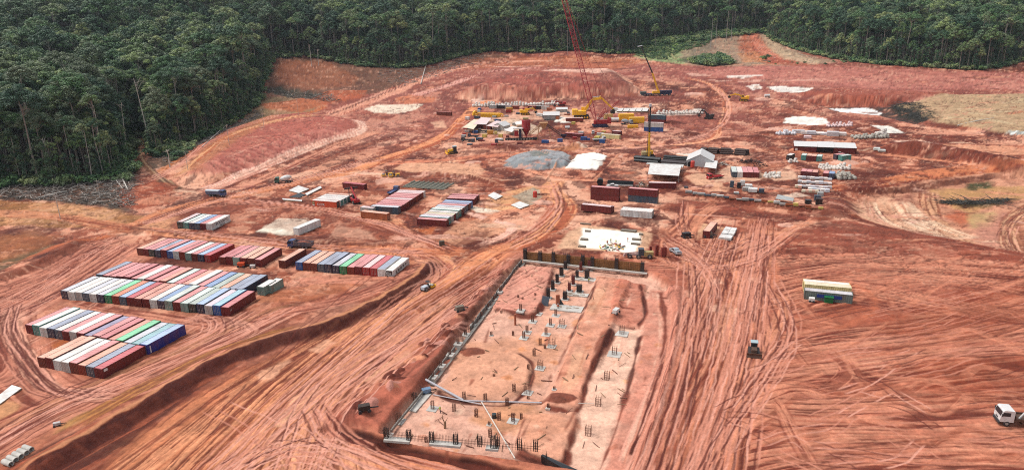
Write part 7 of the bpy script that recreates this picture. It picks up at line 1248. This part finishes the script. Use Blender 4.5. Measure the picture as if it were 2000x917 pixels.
# white sheds, far rows of pallets
p, q, L, an = dirpt((1550, 296), (1672, 301)); e = empty('storage_shed', (p + q) / 2, an, 'long white roofed shed with dark red walls and a dark open middle bay', 'shed')
for (a, c) in ((-.5, -.12), (.14, .5)): b = MB(); [b.box(L * a + .6 * k, L * a + .6 * k + .5, 0, .06 + .05 * (k % 2), 0, 2.8) for k in range(int(L * (c - a) / .6))]; b.obj('front_wall', paint('maroon'), e)
MB().box(-L / 2, L / 2, 8.6, 8.7, 0, 3.2).obj('back_wall', paint('maroon'), e); [MB().box(s * L / 2 - .06, s * L / 2 + .06, .12, 8.6, 0, 3.0).obj('end_wall', paint('maroon'), e) for s in (-1, 1)]; MB().box(-.12 * L, .14 * L, 3.5, 3.6, 0, 3).obj('bay_back', DSTEEL, e)
for k, (a, c, z, yo) in enumerate(((-.5, -.12, 3.1, -.3), (-.12, .15, 3.3, -1.6), (.15, .5, 3.1, -.3))): MB().add([(L * a, yo, z), (L * c, yo, z), (L * c, 9, z + 1.1), (L * a, 9, z + 1.1), (L * a, yo, z + .12), (L * c, yo, z + .12), (L * c, 9, z + 1.22), (L * a, 9, z + 1.22)], [(0, 3, 2, 1), (4, 5, 6, 7), (0, 1, 5, 4), (1, 2, 6, 5), (2, 3, 7, 6), (3, 0, 4, 7)]).obj('roof', WHP, e)
MB().box(-.48 * L, -.44 * L, -.04, 0, .8, 2.0).obj('window_panel', paint('white'), e); MB().box(.22 * L, .26 * L, -.06, -.0, .6, 1.0).obj('sign_board', paint('white'), e)
TIMB = mat('timber', lin(150, 120, 90), .8, var=.3)
def crate(px, py, sx, sy, h, m, label, grp, rz=None, cat='crate', name='crate', layers=3):
    p = g(px, py); e = empty(name, p, R(random.uniform(-22, -14)) if rz is None else rz, label, cat, grp); b = MB()
    for k in range(layers): o_ = random.uniform(-.06, .06); b.box(-sx / 2 + o_, sx / 2 + o_, -sy / 2, sy / 2, .16 + (h - .16) * k / layers, .16 + (h - .16) * (k + 1) / layers - .05)
    b.obj('stack_layer', m, e); b = MB(); [b.box(-sx / 2, sx / 2, y - .06, y + .06, 0, .14) for y in (-sy / 2 + .1, 0, sy / 2 - .1)]; b.obj('pallet', TIMB, e); return e
k = 0
for r_ in range(4):
    for c_ in range(8 - (r_ == 0) * 3):
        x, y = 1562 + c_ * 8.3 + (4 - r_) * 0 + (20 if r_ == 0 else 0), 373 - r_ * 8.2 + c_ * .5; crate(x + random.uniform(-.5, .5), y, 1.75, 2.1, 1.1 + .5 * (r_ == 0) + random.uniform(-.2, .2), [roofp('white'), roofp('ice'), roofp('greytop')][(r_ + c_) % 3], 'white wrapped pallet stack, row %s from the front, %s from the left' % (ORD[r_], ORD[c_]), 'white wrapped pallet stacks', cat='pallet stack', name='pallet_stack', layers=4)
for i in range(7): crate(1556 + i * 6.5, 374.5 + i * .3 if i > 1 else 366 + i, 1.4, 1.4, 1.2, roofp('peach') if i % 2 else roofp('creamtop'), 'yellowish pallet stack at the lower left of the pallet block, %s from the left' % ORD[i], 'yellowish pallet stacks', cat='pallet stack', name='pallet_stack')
def bags(px, py, nx, ny, r, m, label, name='bag_heap', sd_=1):
    rr = random.Random(sd_); p = g(px, py); e = empty(name, p, 0, label, 'bags')
    b = MB()
    for i in range(nx):
        for j in range(ny):
            x, y = (i - nx / 2) * r * 1.9 + rr.uniform(-.4, .4), (j - ny / 2) * r * 2.2 + rr.uniform(-.5, .5); rr_ = r * rr.uniform(.75, 1.2); b.lathe([(rr_ * .7, -.1), (rr_, rr_ * .5), (rr_ * .95, rr_ * 1.1), (rr_ * .5, rr_ * 1.6)], 7, (x, y))
            if rr.random() < .4: b.lathe([(rr_ * .6, rr_ * 1.4), (rr_ * .9, rr_ * 1.8), (rr_ * .6, rr_ * 2.7)], 7, (x + .2, y))
    o = b.obj('bags', m, e); o['kind'] = 'stuff'; return e
WB = mat('white_bag', lin(236, 226, 214), .7, var=.15)
bags(1650, 346, 4, 4, 1.1, mat('grey_bag', lin(190, 184, 170), .7, var=.3), 'heap of grey white wrapped bales at the right end of the pallet block'); bags(1630, 329, 8, 3, .9, WB, 'heap of white bags behind the pink roofed containers', sd_=2); bags(1700, 268, 12, 3, .9, mat('grey_bag', lin(190, 184, 170), .7, var=.3), 'long scatter of pale barrels right of the long white shed', sd_=3); bags(1510, 345, 5, 3, .8, WB, 'pale heap left of the pallet block', sd_=4)
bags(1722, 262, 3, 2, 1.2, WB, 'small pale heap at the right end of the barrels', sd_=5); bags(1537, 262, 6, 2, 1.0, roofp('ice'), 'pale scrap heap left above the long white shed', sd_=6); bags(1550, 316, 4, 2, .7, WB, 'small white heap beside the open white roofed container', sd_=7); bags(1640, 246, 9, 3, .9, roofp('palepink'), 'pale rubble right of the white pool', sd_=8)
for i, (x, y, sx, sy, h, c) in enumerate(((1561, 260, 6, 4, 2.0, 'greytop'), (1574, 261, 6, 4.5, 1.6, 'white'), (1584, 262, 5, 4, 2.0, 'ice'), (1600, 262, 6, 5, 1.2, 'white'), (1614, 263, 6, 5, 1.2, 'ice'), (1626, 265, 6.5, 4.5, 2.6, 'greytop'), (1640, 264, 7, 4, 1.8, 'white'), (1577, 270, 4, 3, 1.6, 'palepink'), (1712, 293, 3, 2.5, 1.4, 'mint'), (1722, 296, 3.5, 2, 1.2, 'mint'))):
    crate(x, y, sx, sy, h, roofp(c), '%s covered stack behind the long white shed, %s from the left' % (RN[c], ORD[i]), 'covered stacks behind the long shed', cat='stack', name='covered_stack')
LB = [(1429, 366, 'slate', 1.6, 3), (1443, 367, 'black', 1.6, 2.5), (1450, 362, 'white', 2, 2.4), (1457, 372, 'grey', 3, 1.6), (1470, 374, 'white', 3.6, 1.6), (1487, 376, 'slate', 2.2, 1.8), (1438, 378, 'lightgrey', 2, .8), (1578, 398, 'black', 2.4, 1.8), (1596, 391, 'slate', 2.4, 2.2), (1602, 384, 'grey', 2.2, 2.0), (1599, 399, 'black', 2.4, 2.6), (1462, 366, 'white', 3, 1.5), (1340, 367, 'slate', 1.6, .8)]
for i, (x, y, c, s_, h) in enumerate(LB): crate(x, y, s_, s_ * .8, h, paint(c), '%s crate in the stores yard, %s counting from the left' % (BN.get(c, c), ORD[i]), 'crates in the stores yard')
for i in range(22):
    k_ = i / 21; x, y = 1345 + 258 * k_, 377 + 31 * k_ + random.uniform(-1, 1); c = random.choice(['grey', 'lightgrey', 'slate', 'grey', 'ochre']) if i not in (13, 17, 21) else 'yellow'
    crate(x, y, random.uniform(1.6, 3.2), 1.2, random.uniform(.5, 1.3), paint(c), '%s bundle lying along the stores yard edge, %s from the left' % (BN.get(c, c), ORD[i]), 'bundles along the yard edge', cat='bundle', name='goods_bundle')
sheet([(1514, 394), (1548, 400), (1550, 396), (1518, 390)], 1.4, 'long grey sheeted stack on the yard edge', paint('grey'), name='sheeted_stack')
# black pipes, dark bundles, scrap
BP = mat('black_pipe', lin(44, 46, 46), .35, var=.2)
def pipes(a, b_, rows_, r, label, m, name='pipe_stack', gap=2.1):
    A, B, L, an = dirpt(a, b_); e = empty(name, A, an, label, 'pipes')
    for j, n_ in enumerate(rows_):
        for i in range(n_): MB().bar((random.uniform(-.5, .5), i * r * gap + j * r, r + j * r * 1.75), (L + random.uniform(-.8, .8), i * r * gap + j * r, r + j * r * 1.75), r, 10).obj('steel_pipe', m, e)
    return e
pipes((1238, 315), (1288, 319), [3, 2], .75, 'stack of thick black pipes left of the storage tent', BP); pipes((1290, 320), (1340, 324), [6, 5], .45, 'wide stack of dark pipes and bars directly left of the storage tent', mat('dark_bars', lin(62, 48, 48), .5, var=.3)); pipes((1296, 311), (1345, 314), [4, 3], .5, 'black pipes behind the dark bars by the storage tent', BP)
sheet([(1262, 321), (1290, 323), (1289, 320), (1264, 318)], .3, 'small pale board stack in front of the black pipes', paint('lightgrey'), name='board_stack')
for i, (a, b_) in enumerate((((1366, 299), (1376, 300)), ((1380, 300), (1402, 301)), ((1406, 301), (1430, 302)), ((1434, 302), (1456, 304)))): pipes(a, b_, [5, 4, 3], .55, 'dark pipe bundle in the row behind the storage tent, %s from the left' % ORD[i], mat('dark_brown_steel', lin(70, 50, 44), .7, var=.4))
for a, (x, y, n_, lb) in enumerate(((1468, 318, 90, 'tangled dark scrap heap above the stores yard containers'), (1448, 318, 30, 'small dark scrap heap left of the tangled one'), (1485, 325, 40, 'brown scrap scatter right of the tangled heap'), (1408, 322, 40, 'pale scrap scatter right of the storage tent'), (1196, 483, 50, 'small heap of coloured timber and bars on the white slab'), (1255, 365, 30, 'green and white scrap pile left of the dark red central container'))):
    p = g(x, y); e = empty('scrap_heap', p, 0, lb, 'scrap'); rr = random.Random(a); R_ = 3.6 if n_ > 45 else 2.6; cs = {4: ['timber', 'machine_yellow', 'machine_red', 'machine_green'], 3: ['white_bag', 'timber', 'concrete', 'rusty_rebar'], 5: ['machine_green', 'white_bag', 'dark_steel', 'timber']}.get(a, ['dark_steel', 'dark_brown_steel', 'rusty_rebar', 'dark_bars'])
    for ci in range(4):
        b = MB()
        for _ in range(n_ // 4): t = rr.random() ** .6 * R_; an = rr.uniform(0, 6.3); x0, y0, z0 = t * math.cos(an) * 1.3, t * math.sin(an), (R_ - t) * rr.uniform(.1, .7 if a != 4 else .15); l = rr.uniform(.5, 1.8); a2 = rr.uniform(0, 6.3); b.bar((x0, y0, z0 + .1), (x0 + l * math.cos(a2), y0 + l * math.sin(a2), z0 + rr.uniform(0, .8 if a != 4 else .3)), rr.uniform(.06, .22), 4)
        o = b.obj('scrap_pieces', MATS[cs[ci]], e); o['kind'] = 'stuff'
# rebar mesh frames on the ground
A, B, L, an = dirpt((787, 366), (864, 371)); e = empty('rebar_mesh', A, an, 'large grey green stack of reinforcement frames behind the pink roofed block', 'rebar'); GM = mat('weathered_steel', lin(150, 148, 132), .7, var=.3)
for i in range(9):
    b = MB(); x = L * i / 8; [b.bar((x - .9 + q * .6, 0, .2), (x - .9 + q * .6 + 1.6, 9, .9), .12, 4) for q in range(3)]; b.bar((x, 0, .3), (x + 1.6, 9, 1.2), .35, 5); b.obj('frame_rib', GM, e)
b = MB(); [b.bar((0, y, .35 + .06 * y), (L + 1, y, .35 + .06 * y), .09, 4) for y in np.arange(0, 9.1, .45)]; b.obj('long_bars', GM, e)
b = MB(); [b.bar((1.6 * 1 + x, 9 + y * .5, .3), (x + 3, 16, .3), .07, 4) for x in np.arange(0, L, .7) for y in (0,)]; b.obj('far_bars', mat('rusty_rebar', lin(120, 76, 60)), e)
# slab edges, hatch covers
for i, (x, y, sx, sy) in enumerate(((1143.5, 438, 4, 1), (1228, 451, 5.5, 2.2), (1148, 452, 2, 1.2), (1141, 468, 2.5, 1.6), (1137, 482, 2.5, 1.4), (1243, 468, 3, 1.4), (1241, 477, 3, 1.2), (1252, 458, 1.4, 1.2))):
    crate(x, y, sx, sy, .5, mat('dirty_grey', lin(130, 116, 100)), 'dark grey bundle on the white slab, %s going round from the far left' % ORD[i], 'bundles on the white slab', cat='bundle', name='bar_bundle')
tag_ = None
p = g(1045, 385); e = empty('red_tank', p, 0, 'small upright red tank on the grey gravel patch', 'tank'); MB().lathe([(.9, 0), (.9, 2.4), (.7, 2.7)], 14).obj('shell', mat('bright_red', lin(214, 70, 54), .5), e); p = g(1352.5, 326); e = empty('red_tank', p, 0, 'red tank at the front corner of the storage tent', 'tank'); MB().lathe([(1.0, 0), (1.0, 2.8), (.7, 3.1)], 14).obj('shell', mat('bright_red', lin(214, 70, 54)), e)
tank(1347, 325, R(80), 2.4, 1.2, 'black round tank beside the red one at the storage tent', BLK); tank(1172, 361, R(80), 3, 1.4, 'black round tank behind the left central stack', BLK); p = g(863, 478); e = empty('stone_block', p, .3, 'dark square block on the pale earth near the road fork', 'block'); MB().box(-.9, .9, -.7, .7, -.1, 1.5, .12).obj('block_body', mat('dark_stone', lin(96, 84, 70), .9, var=.3), e)
A, B, L, an = dirpt((1186, 361), (1236, 365)); e = empty('open_skip', A, an, 'long dark open skip behind the two central stacks', 'skip'); b = MB(); b.box(0, L, 0, .15, 0, 1.8); b.box(0, L, 2.2, 2.35, 0, 1.8); b.box(-.02, .13, .15, 2.2, 0, 1.8); b.box(L - .13, L + .02, .15, 2.2, 0, 1.8); b.obj('skip_walls', mat('dark_teal_paint', lin(40, 72, 72)), e); MB().box(0, L, -.12, -.002, 0, .6).obj('pale_skirt', paint('lightgrey'), e)
for i in range(5): sheet([(1204 + i * 12.4, 219.5), (1214.5 + i * 12.4, 219.8), (1218 + i * 12.4, 212.2), (1208 + i * 12.4, 212)], .3, 'white square sheet in the far row of five, %s from the left' % ORD[i])
bags(1010, 206, 30, 2, 1.2, WB, 'long far row of white bagged goods below the embankment', sd_=11); bags(1330, 222, 16, 2, 1.1, WB, 'white bagged goods inside the bend of the winding road', sd_=12)
mini(1236, 191, R(0), 'tiny white vehicle near the foot of the embankment', WHP, 'car', 1.2) if False else None
e = tank(1498, 190, 0, 4, 1.1, 'white lump shaped tank right of the lone yellow excavator', WHP)

def person(px, py, vest, label, rz=0.):
    p = g(px, py); e = empty('person', p, rz, label, 'person')
    m = bpy.data.meshes.new('body'); V = [(0, 0, .95), (0, 0, 1.15), (0, 0, 1.4), (0, 0, 1.52), (0, .01, 1.66), (-.1, 0, .9), (-.12, .05, .5), (-.13, 0, .06), (-.13, .14, .03), (.1, 0, .9), (.13, -.05, .5), (.14, -.1, .06), (.14, .04, .03), (-.2, 0, 1.4), (-.27, .02, 1.12), (-.26, .16, .9), (.2, 0, 1.4), (.28, -.02, 1.12), (.27, .1, .88)]
    E_ = [(0, 1), (1, 2), (2, 3), (3, 4), (0, 5), (5, 6), (6, 7), (7, 8), (0, 9), (9, 10), (10, 11), (11, 12), (2, 13), (13, 14), (14, 15), (2, 16), (16, 17), (17, 18)]
    m.from_pydata(V, E_, []); o = link('body', m, mat('work_clothes', lin(70, 76, 92), .8), e); o.modifiers.new('skin', 'SKIN'); rs = [.14, .15, .15, .06, .11, .09, .07, .05, .045, .09, .07, .05, .045, .07, .055, .04, .07, .055, .04]
    for i, r in enumerate(rs): m.skin_vertices[0].data[i].radius = (r, r)
    m.skin_vertices[0].data[0].use_root = True; o.modifiers.new('sub', 'SUBSURF').levels = 1
    MB().lathe([(.17, .98), (.2, 1.15), (.21, 1.35), (.12, 1.47)], 10).obj('vest', vest, e); MB().lathe([(.15, 1.7), (.13, 1.78), (.06, 1.83)], 10).obj('helmet', WHP, e); return e
ORV = mat('orange_vest', lin(240, 110, 40), .6); YLV = mat('yellow_vest', lin(220, 230, 60), .6)
for i, (x, y, v, l) in enumerate(((1186, 478, 0, 'worker in an orange vest left of the coloured heap on the white slab'), (1193, 474, 1, 'worker in a yellow vest behind the coloured heap on the white slab'), (1203, 477, 1, 'worker in a yellow vest right behind the coloured heap'), (1211, 483, 0, 'worker in an orange vest at the right end of the coloured heap'), (1182, 486, 1, 'worker in a yellow vest nearest the front edge of the white slab'),
                                   (1226, 472, 0, 'worker in an orange vest near the right side of the white slab'), (1090, 604, 0, 'worker in an orange vest beside the lower slab in the excavation'), (1150, 552, 1, 'worker in a yellow vest by the upper slab in the excavation'), (860, 806, 1, 'worker in a yellow vest on the near left pit floor'))): person(x, y, YLV if v else ORV, l, i)
CL = [(x, y) for x, y in [(random.uniform(900, 1250), random.uniform(214, 284)) for _ in range(90)] if not (1010 < x < 1110 and 236 < y < 276) and not (1150 < x < 1200 and 236 < y < 256)]
CL.sort()
for i, (x, y) in enumerate(CL[:66]):
    c = random.choice(['white', 'lightgrey', 'grey', 'white', 'yellow', 'red', 'slate', 'ochre', 'blue', 'maroon']); s_ = random.uniform(1.6, 4.2)
    crate(x, y, s_, random.uniform(1.4, 2.6), random.uniform(.8, 2.4), paint(c), '%s stack of goods in the plant yard, %s' % (BN.get(c, c), 'at the left end' if x < 960 else 'left of the red silo' if x < 1015 else 'behind the tan conveyor' if x < 1110 and y < 240 else 'below the conveyor' if x < 1110 else 'around the red crane tracks' if x < 1190 else 'near the yellow generators'), 'goods stacks in the plant yard ' + c + (' a' if x < 960 else ' b' if x < 1015 else ' c' if x < 1110 and y < 240 else ' d' if x < 1110 else ' e' if x < 1190 else ' f'), cat='stack', name='goods_stack')
rr = random.Random(5); mb1, mb2 = MB(), MB()
for _ in range(110):
    y = rr.uniform(530, 890); x = rr.uniform(1015 - (y - 500) * .6, 1290 - (y - 500) * .2); p = g(x, y); a = rr.uniform(0, 3.1); l = rr.uniform(.5, 2.6); (mb1 if rr.random() < .5 else mb2).bar(p + [0, 0, .12], p + [l * math.cos(a), l * math.sin(a), rr.uniform(.08, .3)], rr.uniform(.05, .13), 4)
tag(mb1.obj('loose_timber', TIMB), kind='stuff'); tag(mb2.obj('loose_reinforcement', REBAR), kind='stuff')
for i in range(16):
    y = rr.uniform(560, 880); x = rr.uniform(1030 - (y - 500) * .6, 1090 + (y < 700) * 40)
    footing(x, y, 1.0, .1, rr.uniform(.6, 1.5), 'small low rebar stub on the sandy pit floor, %s part' % ('far' if y < 670 else 'middle' if y < 780 else 'near'), 'rebar stub', base=rr.random() < .4, cw=.4, grp='small rebar stubs ' + ('far' if y < 670 else 'middle' if y < 780 else 'near'))
